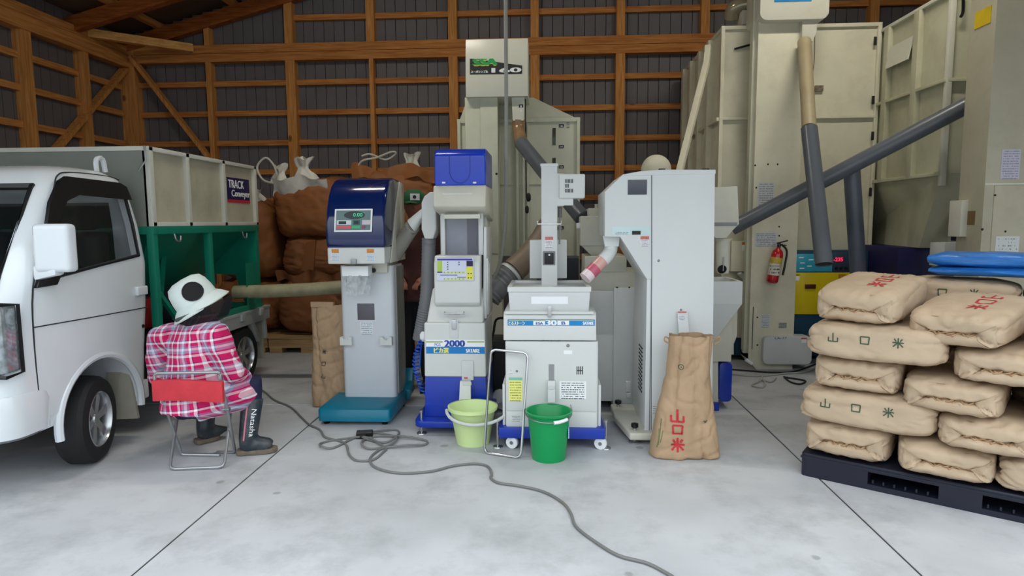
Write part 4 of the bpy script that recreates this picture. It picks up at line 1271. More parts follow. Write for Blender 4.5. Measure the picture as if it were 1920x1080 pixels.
# ================================================================ RICE HULLER behind the destoner
hu = thing('rice_huller', 'pale rice huller with stacked hopper and blue skids behind the destoner', 'machine', (0.62, 5.0, 0))
YH = 4.80
part('left_cabinet', pbox((1085, 545, 1152, 752), YH + .03, YH + .5), GREYP, hu, 0.005)
part('cabinet_door', plate((1108, 545, 1150, 625), YH + .03, .006), GREYP, hu, 0.003)
part('cabinet_door', plate((1108, 627, 1150, 750), YH + .03, .006), GREYP, hu, 0.003)
part('main_cabinet', pbox((1150, 540, 1240, 766), YH, YH + .5), GREYP, hu, 0.005)
part('upper_cabinet', pbox((1096, 509, 1240, 546), YH + .04, YH + .5), CREAM, hu, 0.005)
part('roll_case', pbox((1096, 480, 1175, 510), YH + .02, YH + .45), CREAM, hu, 0.008)
part('hopper_throat', MB().hexa([(at(1112, 482, YH).x, YH + .08, at(1112, 482, YH).z), (at(1140, 482, YH).x, YH + .08, at(1112, 482, YH).z), (at(1140, 482, YH).x, YH + .3, at(1112, 482, YH).z), (at(1112, 482, YH).x, YH + .3, at(1112, 482, YH).z)], [(at(1090, 460, YH).x, YH + .05, at(1090, 460, YH).z), (at(1140, 460, YH).x, YH + .05, at(1090, 460, YH).z), (at(1140, 460, YH).x, YH + .4, at(1090, 460, YH).z), (at(1090, 460, YH).x, YH + .4, at(1090, 460, YH).z)]), CREAM, hu)
part('hopper', pbox((1088, 405, 1160, 461), YH + .03, YH + .45), CREAM, hu, 0.01, 2)
part('hopper_lid', pbox((1104, 390, 1160, 406), YH + .06, YH + .42), CREAM, hu, 0.004)
part('vent_knob', MB().lathe([(.012, 0), (.012, .025), (.018, .03)], at(1118, 390, YH + .15), n=12), CREAM, hu)
part('catch', pbox((1081, 418, 1088, 428), YH + .06, YH + .10), STICK, hu, 0.003)
for x_ in (1157, 1180, 1198):
    bolt(hu, x_, 539, YH, .006, DARK)
for x_ in (1168, 1195):
    bolt(hu, x_, 763, YH, .006, DARK)
part('drain_spout', pbox((1174, 716, 1183, 735), YH - .02, YH), GREYP, hu, 0.003)
part('drain_spout', pbox((1175, 737, 1183, 746), YH - .025, YH), GREYP, hu, 0.003)
part('skid', MB().box(at(1152, 772, YH).x, at(1240, 772, YH).x, YH - .02, YH + .06, .0, at(1180, 768, YH).z), BLUE, hu, 0.004)
part('skid', MB().box(at(1085, 772, YH).x, at(1240, 772, YH).x, YH + .44, YH + .5, .0, at(1180, 766, YH).z), BLUE, hu, 0.004)
part('left_support', MB().box(at(1090, 700, YH).x, at(1150, 700, YH).x, YH + .3, YH + .48, 0, at(1120, 752, YH).z), DARK, hu)

# ================================================================ CYCLONE with a round white dome
cy = thing('dust_cyclone', 'round white dome of a dust cyclone peeking over the tall white machine', 'cyclone', (at(1230, 318, 5.7).x, 5.7, 0))
cc = at(1230, 318, 5.7)
part('dome', MB().lathe([(.001, .128)] + [(.128 * math.sin(R(a)), .128 * math.cos(R(a))) for a in range(10, 100, 8)], cc, n=32), DUSTY, cy, smooth=60)
part('body', MB().lathe([(.128, .0), (.13, -.3), (.05, -.8), (.05, -1.0)], cc, n=28), DUSTY, cy)
part('stand', MB().box(cc.x - .14, cc.x + .14, 5.58, 5.82, 0, cc.z - .95), DARK, cy, .01)

# ================================================================ SSA 160 HULLER TOWER AND TANK at the back
ss = thing('grain_elevator_tank', 'pale grain tank with bucket tower and a black lettered sign on its head', 'grain tank', (-0.25, 6.6, 0))
YT = 5.95
o1_ = pm('pale_cream_head', S(206, 206, 192), 0.3, var=.03)
tx0, tx1, tz0, tz1 = rc(873, 71, 990, 182, YT)
hd_ = part('head', MB().prism([(YT - .02, tz0), (YT - .02, tz0 + .15), (YT, tz1 - .14), (YT + .03, tz1), (YT + .42, tz1), (YT + .42, tz0)], 'x', tx0, tx1), o1_, ss, .006)
sn = part('sign', ppoly([(881, 110), (889, 110), (930, 116), (979, 123), (979, 139), (881, 140)], YT - .016, YT + .0), pm('charcoal_sign', S(52, 54, 52), .4), hd_)
words('SSA', (888, 110, 931, 122), YT - .018, pm('sign_green', S(40, 160, 90), .5), sn, .012)
words('SSA', (889, 112, 930, 124), YT - .0165, pm('sign_yellow', S(215, 200, 70), .5), sn, .006)
words('スーパシンプル', (883, 132, 915, 137), YT - .018, INKW, sn, .002)
words('160', (923, 127, 976, 136), YT - .018, INKW, sn, .008)
part('tower', pbox((875, 182, 934, 700), YT + .04, YT + .34), OLIVE, ss, .004)
part('tower_door', plate((902, 182, 934, 475), YT + .04, .008), OLIVE, ss, .003)
bolt(ss, 931, 326, YT + .03, .01, DARK)
YG = 6.35
gx0, gx1, gz0, gz1 = rc(862, 226, 1085, 480, YG)
part('tank', MB().box(gx0, gx1, YG, YG + 1.4, .5, gz1), OLIVE, ss, .004)
part('tank_rim', MB().box(gx0 - .015, gx1 + .012, YG - .02, YG, gz1 - .02, gz1 + .02), OLIVE, ss, .004)
part('tank_seam', MB().box(gx0, gx1, YG - .012, YG, at(1000, 345, YG).z - .008, at(1000, 345, YG).z + .008), OLIVE, ss, .003)
part('sloped_top', MB().prism([(gx0, gz1), (at(874, 205, YG).x, at(874, 190, YG).z), (at(1000, 185, YG).x, at(1000, 182, YG).z), (gx1 - .03, gz1 + .02), (gx1 - .03, gz1)], 'y', YG + .02, YG + 1.3), OLIVE, ss, .003)
part('corner_post', MB().box(gx1 - .02, gx1 + .01, YG - .025, YG + .02, .5, gz1), OLIVE, ss, .003)
part('corner_post', MB().box(gx0 - .012, gx0 + .02, YG - .025, YG + .02, .5, gz1), OLIVE, ss, .003)
for x_, w2 in ((970, 5), (982, 4), (990, 3)):
    part('tank_rib', pbox((x_ - w2 / 2, 232, x_ + w2 / 2, 480), YG - .03, YG), OLIVE, ss, .003)
for k, yv in enumerate((256, 312, 440)):
    gsl = part('sight_glass', plate((1036, yv - 16, 1042, yv + 16), YG, .006), pm('dark_sight_glass', S(70, 74, 60), .2), ss, .003)
for k, (yv, s_) in enumerate(((236, '16'), (275, '14'), (313, '12'), (427, '6'))):
    tg = part('level_badge', plate((1048, yv - 3, 1057, yv + 3), YG, .005), BLACK, ss, .002)
    words(s_, (1050, yv - 2, 1055, yv + 2), YG - .005, INKW, tg, .001)
part('warning_label', plate((1062, 228, 1068, 240), YG, .003), printed('tank_label', S(210, 205, 190), S(60, 60, 60), 4), ss)
part('drive_bay', MB().box(gx0 + .05, gx1 - .02, YG + .02, YG + 1.3, .05, .5), pm('dark_bay', S(44, 46, 50), .7), ss)
bay = part('machine_bay', pbox((935, 480, 1085, 660), YG - .05, YG), pm('grey_bay_panel', S(96, 98, 100), .6), ss, .004)
part('fan_wheel', MB().lathe([(.02, -.04), (.12, -.03), (.125, 0)], at(985, 515, YG - .06), (0, 1, 0), 24), pm('pale_fan', S(150, 148, 140), .6), ss)
part('control_box', plate((1055, 484, 1085, 525), YG - .05, .03), pm('dark_control', S(52, 56, 64), .5), ss, .005)
part('lower_front', pbox((918, 540, 942, 662), YT + .0, YT + .2), CREAM, ss, .004)
part('rope', MB().tube([at(985, 186, YT + .1), at(986, 300, YT + .1), at(987, 372, YT + .1)], .005, 6), DARK, ss)
part('cord_plug', MB().lathe([(.012, 0), (.022, .02), (.022, .06), (.01, .08)], at(991, 378, YT + .1), (0, 0, 1), 10), BLACK, ss)
part('cord_plug', MB().lathe([(.012, 0), (.018, .02), (.018, .05), (.01, .07)], at(988, 400, YT + .1), (0, 0, 1), 10), BLACK, ss)
# discharge spout and pipe into the huller hopper
sp = thing('spout_pipe', 'grey spout pipe slanting from the tank head down to the huller hopper', 'pipe', at(1094, 405, 5.05))
q0, q1, q2, q3 = at(972, 184, 6.05), at(972, 228, 6.02), at(977, 268, 5.92), at(1096, 414, 5.05)
part('white_spout', MB().loft([[q0 + Vector((.06 * a, .06 * b, 0)) for a, b in ((-1, -1), (1, -1), (1, 1), (-1, 1))], [q1 + Vector((.05 * a, .05 * b, 0)) for a, b in ((-1, -1), (1, -1), (1, 1), (-1, 1))]]), o1_, sp, .006)
for k, s_ in enumerate(('8', '8')):
    part('badge', plate((973, 196 + 9 * k, 981, 203 + 9 * k), 5.985, .004), BLACK, sp)
    words(s_, (975.5, 197.5 + 9 * k, 978.5, 201.5 + 9 * k), 5.98, INKW, sp, .001)
part('clear_elbow', MB().tube([q1 + Vector((0, 0, .02)), q1 - Vector((0, 0, .06)), q2, q2 + (q3 - q2) * .06], .058, 18, smooth=4), pm('brown_clear_pipe', S(140, 112, 80), .2, var=.15, scale=20), sp)
part('grey_pipe', MB().lathe([(.064, 0), (.064, (q3 - q2).length * .97)], q2, q3 - q2, 22), PIPE, sp)
# brown flexible duct
fd = thing('flexible_duct', 'brown ribbed flexible duct bending down behind the destoner', 'duct', at(925, 545, 5.0))
brd = pm('brown_duct', S(128, 112, 96), .5, var=.08)
part('smooth_section', MB().tube([at(1030, 420, 5.3), at(1000, 470, 5.2), at(962, 508, 5.1)], [.085, .095, .10], 20, smooth=5), brd, fd)
part('ribbed_section', ribbed([at(962, 508, 5.1), at(940, 530, 5.05), at(915, 560, 5.0)], .092, 20, brd, .007, .03), hosem, fd)
part('band', MB().lathe([(.104, -.012), (.104, .012)], at(958, 512, 5.09), at(940, 530, 5.05) - at(962, 508, 5.1), 22), GREYP, fd)
# dark gearbox and cable clutter between the sorter and the destoner
gb = thing('drive_unit', 'dark drive unit with black cables between the blue-hooded sorter and destoner', 'machine', (at(925, 700, 5.0).x, 5.1, 0))
part('housing', pbox((905, 640, 948, 770), 4.98, 5.3), pm('dark_drive', S(50, 52, 56), .6), gb, .01)
part('black_cable', MB().tube([at(945, 596, 4.95), at(930, 600, 4.95), at(925, 625, 4.95), at(918, 648, 4.95)], .010, 7, smooth=4), BLACK, gb)
part('black_cable', MB().tube([at(925, 660, 4.93), at(921, 690, 4.93), at(923, 730, 4.93), at(917, 770, 4.95)], .012, 7, smooth=4), BLACK, gb)
part('white_rag', jitter(MB().lathe([(.001, .0), (.08, .01), (.09, .06), (.05, .12), (.001, .13)], (at(940, 760, 4.8).x, 4.85, 0.02), n=14), .03, 14), pm('white_rag', S(205, 206, 206), .8), gb)

# hanging conduit
cdm = pm('grey_conduit', S(150, 152, 146), .5)
solo('hanging_conduit', MB().tube([at(948, -160, 4.95), at(948, 0, 4.95), at(949, 150, 4.95), at(949, 300, 4.95), at(947, 420, 4.95), at(938, 490, 4.97), at(922, 535, 5.0), at(912, 580, 5.05)], .0145, 10, smooth=6), cdm, 'thin grey cable conduit dropping from the roof in front of the black lettered sign', 'conduit', at(949, 300, 4.95))

# ================================================================ DRYERS ON THE RIGHT
YB1 = 6.6
dr = thing('grain_dryer', 'large dusty cream grain dryer bin beside the tower with blue and yellow panel', 'dryer', (2.45, 7.2, 0))
b0, b1 = at(1350, 200, YB1).x, at(1645, 200, YB1).x
bz = at(1400, 48, YB1).z
part('bin', MB().box(b0 + .02, b1 - .02, YB1 + .02, 8.3, 1.05, bz - .02), DUSTY, dr, .004)
part('lower_bin', MB().hexa([(b0 + .25, YB1 + .05, .25), (b1 - .25, YB1 + .05, .25), (b1 - .25, 8.2, .25), (b0 + .25, 8.2, .25)], [(b0 + .02, YB1 + .03, 1.05), (b1 - .02, YB1 + .03, 1.05), (b1 - .02, 8.3, 1.05), (b0 + .02, 8.3, 1.05)]), DUSTY, dr)
part('bin_base', MB().box(b0 + .1, b1 - .1, YB1 + .1, 8.2, .05, .4), pm('navy_base', S(14, 60, 84), .5), dr, .01)
part('top_rim', MB().box(b0, b1, YB1 - .01, 8.32, bz - .035, bz), DUSTY, dr, .004)
for x_ in (b0 + .012, b1 - .012):
    part('corner_post', MB().box(x_ - .018, x_ + .018, YB1 - .012, YB1 + .03, .95, bz), DUSTY, dr, .003)
for k, y_ in enumerate((YB1 + .42, YB1 + .85, YB1 + 1.28, YB1 + 1.68)):
    part('side_rib', MB().box(b0 - .04, b0 + .02, y_ - .05, y_ + .05, 1.05, bz - .03), DUSTY, dr, .004)
zr = at(1400, 222, YB1).z
part('cross_rib', MB().box(b0 - .03, b0 + .02, YB1, 8.3, zr - .02, zr + .015), DUSTY, dr, .003)
part('cross_rib', MB().box(b0, b1, YB1 - .014, YB1 + .02, zr - .014, zr + .014), DUSTY, dr, .003)
for q in ((1378, 92), (1372, 78)):
    pass
part('grip_slot', MB().tube([at(1377, 92, YB1), at(1410, 83, YB1)], .010, 6), BLACK, dr)
for x_, y_ in ((1641, 77), (1637, 188), (1636, 255), (1632, 360)):
    part('latch', plate((x_ - 3, y_ - 8, x_ + 2, y_ + 8), YB1 - .01, .012), DARK, dr, .003)
lad = pm('rusty_rail', S(110, 96, 72), .6)
part('ladder_rail', pbox((1490, 45, 1496, 480), YB1 - .10, YB1 - .03), OLIVE, dr, .003)
for k in range(9):
    part('rail_slot', plate((1491, 124 + 34 * k, 1495, 148 + 34 * k), YB1 - .10, .004), lad, dr)
part('stencil_plate', plate((1527, 161, 1542, 172), YB1 + .02, .026), pm('grimy_plate', S(120, 108, 90), .6, var=.5, scale=60), dr)
part('roof_duct', MB().tube([at(1372, 34, 6.9), at(1375, 18, 6.85), at(1392, 8, 6.8), at(1420, 4, 6.75)], .075, 16, smooth=5), pm('clear_dusty_duct', S(160, 152, 128), .15, metal=.3), dr)
part('duct_box', pbox((1392, 18, 1412, 46), 6.72, 7.0), CREAM, dr, .005)
# control panel
YC = 6.42
part('panel_case', pbox((1482, 470, 1625, 628), YC + .005, YB1 + .3), pm('navy_base', S(14, 60, 84)), dr, .006)
part('aqua_panel', plate((1483, 476, 1560, 509), YC + .005, .008), pm('aqua_panel', S(52, 160, 188), .3), dr, .002)
for k, (x_, y_) in enumerate(((1498, 482), (1500, 492), (1499, 502), (1516, 486), (1513, 498))):
    part('panel_print', plate((x_, y_, x_ + 9, y_ + 2), YC - .003, .001), INKW, dr)
ctl = part('dark_panel', plate((1560, 472, 1625, 510), YC + .005, .008), pm('slate_panel', S(44, 60, 80), .35), dr, .002)
words('-235', (1563, 483, 1580, 490), YC - .003, pm('red_digits', S(255, 30, 70), .4, emit=2.0), ctl, .001)
for k in range(3):
    part('dial', MB().lathe([(.016, 0), (.013, -.015)], at(1568 + 9 * k, 503, YC - .003), (0, 1, 0), 12), BLACK, ctl)
ylp = part('yellow_door', plate((1483, 511, 1600, 589), YC + .005, .012), pm('yellow_panel', S(206, 182, 12), .35), dr, .004)
part('door_label', plate((1488, 518, 1499, 526), YC - .007, .001), STICK, ylp)
part('small_print', plate((1487, 513, 1500, 516.5), YC - .007, .001), printed('yellow_small_print', S(206, 182, 12), S(60, 50, 20), 1), ylp)
part('door_handle', plate((1509, 533, 1529, 541), YC - .007, .012), pm('dark_red_handle', S(70, 22, 14), .4), ylp, .002)
part('red_sticker', plate((1572, 514, 1586, 524), YC - .007, .001), pm('worn_sticker', S(180, 130, 30), .5, var=.4, scale=50), ylp)
part('side_box', pbox((1371, 452, 1410, 509), 6.5, 6.75), DUSTY, dr, .006)
part('warning_label', plate((1391, 454, 1404, 459), 6.5, .003), pm('orange_warning', S(200, 130, 50)), dr)
part('label_plate', plate((1391, 459, 1404, 470), 6.5, .003), STICK, dr)
part('strut', MB().beam(at(1386, 512, 6.5), at(1404, 532, 6.55), .05, .03), GREYP, dr)

# its bucket tower
tw_ = thing('bucket_tower', 'cream bucket tower with rounded head and boot beside the yellow panel', 'elevator', (2.17, 6.45, 0))
YT2 = 6.28
t0_, t1_, _, _ = rc(1413, 300, 1499, 400, YT2)
part('casing', MB().box(t0_, t1_, YT2, YT2 + .25, .10, 3.9), DUSTY, tw_, .004)
part('casing_foot', MB().prism([(t0_, .10), (t0_, .16), (t1_, .16), (t1_, 0), (t0_ + .08, 0)], 'y', YT2 + .002, YT2 + .25), DUSTY, tw_, .004)
part('flange', MB().box(t0_ - .03, t0_ + .005, YT2 + .06, YT2 + .12, .15, 3.6), OLIVE, tw_, .003)
part('side_bar', MB().box(t0_ + .03, t0_ + .035, YT2 - .006, YT2, .2, .62), DARK, tw_)
hx0_, hx1_, hz0_, hz1_ = rc(1425, -70, 1555, 38, YT2 - .08)
hh = part('head', MB().prism(rrect(hx0_, hx1_, hz0_, hz0_ + .62, .07, 5), 'y', YT2 - .10, YT2 + .32), CREAM, tw_, .01)
part('blue_sign', plate((1452, -25, 1522, 3), YT2 - .10, .004), pm('band_blue', S(10, 128, 196)), hh)
part('spout_neck', MB().loft([[at(1513, 40, YT2) + Vector((.065 * a, .06 * b, 0)) for a, b in ((-1, -1), (1, -1), (1, 1), (-1, 1))], [at(1513, 62, YT2) + Vector((.065 * a, .06 * b, 0)) for a, b in ((-1, -1), (1, -1), (1, 1), (-1, 1))], [at(1510, 80, YT2) + Vector((.05 * a, .05 * b, 0)) for a, b in ((-1, -1), (1, -1), (1, 1), (-1, 1))]]), CREAM, tw_)
part('boot_box', MB().prism(rrect(*(lambda r: (r[0], r[1], r[2], r[3]))(rc(1431, 631, 1523, 684, YT2 - .06)), .05, 4), 'y', YT2 - .06, YT2 + .1), GREYP, tw_, .012, 3)
words('LA-17', (1453, 632, 1475, 636), YT2 - .062, INKB, tw_)
part('tag', plate((1503, 636, 1512, 643), YT2 - .06, .003), STICK, tw_)
part('red_tag', plate((1502, 633, 1513, 636), YT2 - .06, .0035), pm('red_mark', S(200, 90, 80)), tw_)
for q in ((1421, 342, 1452, 385, 7), (1415, 436, 1457, 462, 5), (1427, 590, 1443, 614, 5)):
    part('paper_notice', plate(q[:4], YT2, .002), printed('notice_%d' % q[4], S(196, 200, 204), S(130, 135, 140), q[4] + 3), tw_)
part('paper_notice', plate((1460, 605, 1475, 615), YT2, .002), printed('grey_notice', S(150, 152, 152), S(90, 90, 90), 4), tw_)
for x_, y_ in ((1416, 310), (1440, 308), (1458, 308), (1461, 425), (1461, 442), (1418, 352), (1420, 595), (1420, 647)):
    bolt(tw_, x_, y_, YT2, .008, DARK)
part('bracket', MB().tube([at(1398, 674, YT2 - .02), at(1410, 682, YT2 - .02)], .018, 8), STICK, tw_)

# fire extinguisher hung on the tower
fe = thing('fire_extinguisher', 'small red fire extinguisher hung on the bucket tower', 'extinguisher', at(1452, 530, YT2 - .08))
a_, b_ = at(1447, 531, YT2 - .08), at(1460, 464, YT2 - .07)
dv = (b_ - a_)
Ln = dv.length
redm = pm('extinguisher_red', S(180, 22, 30), .25, coat=.5)
part('cylinder', MB().lathe([(.035, 0), (.052, .015), (.054, .04), (.054, Ln * .80), (.045, Ln * .90), (.02, Ln * .97), (.018, Ln)], a_, dv, 24), redm, fe, smooth=50)
part('wrap_label', MB().lathe([(.0548, Ln * .22), (.0548, Ln * .72)], a_, dv, 24, cap=False), printed('extinguisher_label', S(210, 205, 196), S(70, 60, 30), 6, fill=.5), fe)
part('gold_label', MB().lathe([(.0552, Ln * .55), (.0552, Ln * .72)], a_, dv, 24, cap=False), pm('gold_label', S(190, 165, 60), .4, var=.3, scale=60), fe)
part('valve', MB().lathe([(.016, 0), (.018, .03), (.010, .045)], b_, dv, 12), BLACK, fe)
part('lever', MB().beam(b_ + Vector((-.02, 0, .04)), b_ + Vector((.08, -.01, .065)), .018, .012).beam(b_ + Vector((-.01, 0, .03)), b_ + Vector((.07, -.01, .02)), .014, .01), BLACK, fe, .003)
part('hose', MB().tube([b_ + Vector((.02, -.01, .03)), b_ + Vector((.065, -.03, -.03)), b_ + Vector((.05, -.04, -.16)), b_ + Vector((.03, -.045, -.26))], .010, 8, smooth=5), BLACK, fe)

# pipes
vp = thing('drop_pipe', 'grey drop pipe with clear brown upper length in front of the slanting pipe', 'pipe', at(1545, 498, 5.05))
u0, u1, u2 = at(1508, 78, 6.22), at(1517, 240, 5.62), at(1545, 496, 5.18)
part('clear_pipe', MB().lathe([(.058, 0), (.058, (u1 - u0).length)], u0, u1 - u0, 20), pm('dusty_clear_pipe', S(168, 154, 122), .5, var=.08, alpha=.92), vp)
part('grey_pipe', MB().lathe([(.066, 0), (.066, (u2 - u1).length)], u1, u2 - u1, 24, cap=False), PIPE, vp)
part('pipe_inside', MB().lathe([(.060, 0), (.060, (u2 - u1).length - .01)], u1, u2 - u1, 24), pm('pipe_dark_inside', S(40, 44, 46), .5), vp)
part('cord', MB().tube([at(1528, 45, 6.5), at(1527, 110, 6.5), at(1523, 150, 6.2), at(1524, 220, 6.0)], .004, 5, smooth=4), lad, vp)
s0, s1 = at(1372, 428, 5.95), at(1830, 189, 5.28)
solo('slanting_pipe', MB().lathe([(.066, 0), (.066, (s1 - s0).length)], s0, s1 - s0, 24), PIPE, 'long grey pipe slanting up from the white receiving hopper to the right tower', 'pipe', s0)
v0_, v1_ = at(1597, 318, 5.82), fl(1622, 715)
solo('short_drop_pipe', MB().lathe([(.068, 0), (.068, (v1_ - v0_).length)], v0_, v1_ - v0_, 24), pm('dark_grey_pipe', S(82, 90, 102), .35), 'dark grey vertical pipe below the slanting pipe, right of the yellow panel', 'pipe', v1_)
c0_, c1_ = at(1325, 118, 6.55), at(1274, 322, 5.85)
part('brace_tube', MB().beam(c0_, c1_, .055, .05), DUSTY, dr, .004)
part('brace_tube', MB().beam(at(1328, 86, 6.6), c0_, .055, .05), DUSTY, dr, .004)

# second dryer
DIM = pm('dim_olive_panel', S(186, 184, 158), 0.5, var=0.04, dirt=S(130, 122, 96), dirt_amt=0.4, dscale=2.0)
d2 = thing('grain_dryer', 'dusty olive grain dryer bin with ribbed side behind the rice bag stack', 'dryer', (3.9, 6.2, 0))
e0_, e1_ = 3.215, 4.9
YB2 = 5.5
zt = at(1774, -22, YB2).z
zl = at(1790, 325, YB2).z
part('bin', MB().box(e0_ + .02, e1_, YB2 + .02, 7.9, zl, zt), DIM, d2, .004)
part('hopper_bottom', MB().hexa([(e0_ + .02, YB2 + .30, zl - .62), (e1_ - .3, YB2 + .30, zl - .62), (e1_ - .3, 7.6, zl - .62), (e0_ + .30, 7.6, zl - .62)], [(e0_ + .02, YB2 + .03, zl), (e1_, YB2 + .03, zl), (e1_, 7.9, zl), (e0_ + .02, 7.9, zl)]), DIM, d2)
part('top_rim', MB().box(e0_ - .01, e1_, YB2 - .01, 7.92, zt - .03, zt), CREAM, d2, .004)
part('corner_post', MB().box(e0_ - .012, e0_ + .03, YB2 - .012, YB2 + .03, zl - .1, zt), CREAM, d2, .003)
for y_ in (YB2 + .45, YB2 + .95, YB2 + 1.45):
    part('side_rib', MB().box(e0_ - .03, e0_ + .02, y_ - .04, y_ + .04, zl, zt - .03), DIM, d2, .004)
zr2 = at(1774, 150, YB2).z
part('cross_rib', MB().box(e0_ - .028, e0_ + .02, YB2, 7.9, zr2 - .014, zr2 + .014), DIM, d2, .003)
part('cross_rib', MB().box(e0_, e1_, YB2 - .014, YB2 + .02, zr2 - .014, zr2 + .014), DIM, d2, .003)
part('cross_rib', MB().box(e0_ - .028, e0_ + .02, YB2, 7.9, zl - .016, zl + .016), DIM, d2, .003)
part('inspection_flap', MB().hexa([(e0_ - .05, YB2 + .52, zt - .42), (e0_ - .04, YB2 + .52, zt - .42), (e0_ - .04, YB2 + .90, zt - .42), (e0_ - .05, YB2 + .90, zt - .42)], [(e0_ - .012, YB2 + .52, zt - .22), (e0_, YB2 + .52, zt - .22), (e0_, YB2 + .90, zt - .22), (e0_ - .012, YB2 + .90, zt - .22)]), CREAM, d2)
navy2 = pm('navy_frame', S(24, 22, 70), .5)
part('navy_upright', pbox((1800, 326, 1816, 452), YB2 + .10, YB2 + .2), navy2, d2, .004)
part('navy_beam', MB().box(e0_ - .1, e1_, YB2 + .40, 7.6, zl - .92, zl - .62), navy2, d2, .006)
part('base', MB().box(e0_ - .05, e1_, YB2 + .40, 7.7, 0.0, zl - .92), pm('dim_base', S(70, 66, 52), .7), d2, .006)
part('grey_bracket', pbox((1770, 455, 1835, 500), YB2 - .1, YB2 + .1), GREYP, d2, .005)
part('black_cord', MB().tube([at(1806, -20, YB2 - .02), at(1806, 20, YB2 - .02), at(1801, 32, YB2 - .02)], .012, 6, smooth=4), BLACK, d2)
# its tower at the right edge
t2 = thing('bucket_tower', 'cream bucket tower with yellow sticker at the right edge of the picture', 'elevator', (3.4, 4.85, 0))
YR = 4.72
r0 = at(1853, 250, YR).x
DUST2 = pm('dusty_brown_panel', S(176, 170, 148), 0.5, var=0.04, dirt=S(132, 116, 90), dirt_amt=0.4, dscale=2.0)
part('casing', MB().box(r0, r0 + .7, YR, YR + .28, 0, 3.7), DUST2, t2, .004)
part('seam', MB().box(r0, r0 + .7, YR - .006, YR, at(1880, 345, YR).z - .006, at(1880, 345, YR).z + .006), OLIVE, t2)
part('lower_panel', plate((1849, 347, 2000, 800), YR, .005), DUST2, t2, .002)
part('yellow_sticker', MB().box(r0 - .004, r0, YR + .05, YR + .22, at(1850, 38, YR).z, at(1850, 5, YR).z), pm('yellow_sticker', S(210, 180, 20), .5, var=.15), t2)
part('flange', MB().box(r0 - .05, r0, YR + .16, YR + .30, at(1815, 445, YR).z, at(1815, 374, YR).z), CREAM, t2, .004)
part('paper_notice', plate((1877, 280, 1912, 336), YR, .003), printed('mauve_notice', S(190, 186, 200), S(140, 134, 152), 12), t2)
part('paper_notice', plate((1866, 443, 1910, 475), YR - .005, .003), printed('picture_notice', S(205, 208, 206), S(90, 92, 92), 5, fill=.42), t2)
part('rusty_patch', MB().box(r0 - .003, r0, YR + .08, YR + .2, at(1835, 422, YR).z, at(1835, 395, YR).z), pm('rust', S(110, 88, 56), .7), t2)
for x_, y_ in ((1856, 366), (1832, 430), (1875, 434)):
    bolt(t2, x_ + 10, y_, YR - .004, .008, DARK)
# ================================================================ PAPER RICE BAGS
random.seed(7)
kraft = pm('kraft_paper', S(188, 166, 140), 0.62, var=0.07, scale=5, bump=0.35, bscale=22, spec=0.25)
kraft2 = pm('kraft_paper_dull', S(174, 146, 116), 0.6, var=0.08, scale=6, bump=0.3, bscale=26, spec=0.25)
inkr = pm('red_bag_print', S(190, 40, 48), .6)
inkg = pm('green_bag_print', S(52, 78, 56), .6)
inkf = pm('faint_bag_print', S(150, 142, 108), .6)
cordm = pm('twisted_paper_cord', S(165, 132, 96), .7)

KANJI = {'山': [((0, .85), (0, -.75)), ((-.75, .05), (-.75, -.75)), ((.75, .05), (.75, -.75)), ((-.75, -.7), (.75, -.7))],
         '口': [((-.7, .6), (-.6, -.75)), ((.7, .6), (.6, -.75)), ((-.7, .6), (.7, .6)), ((-.6, -.65), (.6, -.65))],
         '米': [((-.85, .08), (.85, .08)), ((0, .9), (0, -.9)), ((-.12, .0), (-.75, -.65)), ((.12, 0), (.75, -.65)), ((-.6, .75), (-.3, .3)), ((.6, .75), (.3, .3))]}


def stroke_strip(p, q, w_, n=6):
    p, q = Vector((*p, 0)), Vector((*q, 0))
    d = (q - p).normalized()
    s_ = Vector((-d.y, d.x, 0)) * w_
    v, f = [], []
    for k in range(n + 1):
        c = p + (q - p) * (k / n)
        v += [c + s_, c - s_]
    for k in range(n):
        f.append((2 * k, 2 * k + 1, 2 * k + 3, 2 * k + 2))
    return v, f


def project_print(bvh, strokes, o, rt, up, size, nrm, off=.0025, w_=.10):
    """strokes in unit glyph space laid on the bag's surface (bag frame)"""
    mb = MB()
    for p, q in strokes:
        v, f = stroke_strip(p, q, w_)
        vv = []
        for c in v:
            s0_ = o + rt * c.x * size + up * c.y * size + nrm * .3
            hit = bvh.ray_cast(s0_, -nrm)
            vv.append((hit[0] + nrm * off) if hit[0] else s0_ - nrm * .3)
        mb.add(vv, f)
    return mb


def cube_grid(n):
    v, f, idx = [], [], {}

    def vid(p):
        k = tuple(round(c, 5) for c in p)
        if k not in idx:
            idx[k] = len(v)
            v.append(p)
        return idx[k]
    for ax in range(3):
        for sg in (-1, 1):
            for i in range(n):
                for j in range(n):
                    q = []
                    for a, b in ((i, j), (i + 1, j), (i + 1, j + 1), (i, j + 1)):
                        p = [0, 0, 0]
                        p[ax] = sg
                        p[(ax + 1) % 3] = -1 + 2 * a / n
                        p[(ax + 2) % 3] = -1 + 2 * b / n
                        q.append(vid(tuple(p)))
                    f.append(tuple(q if sg > 0 else q[::-1]))
    return v, f


CG = cube_grid(26)


def g_(x, s):
    return math.exp(-(x / s) ** 2)


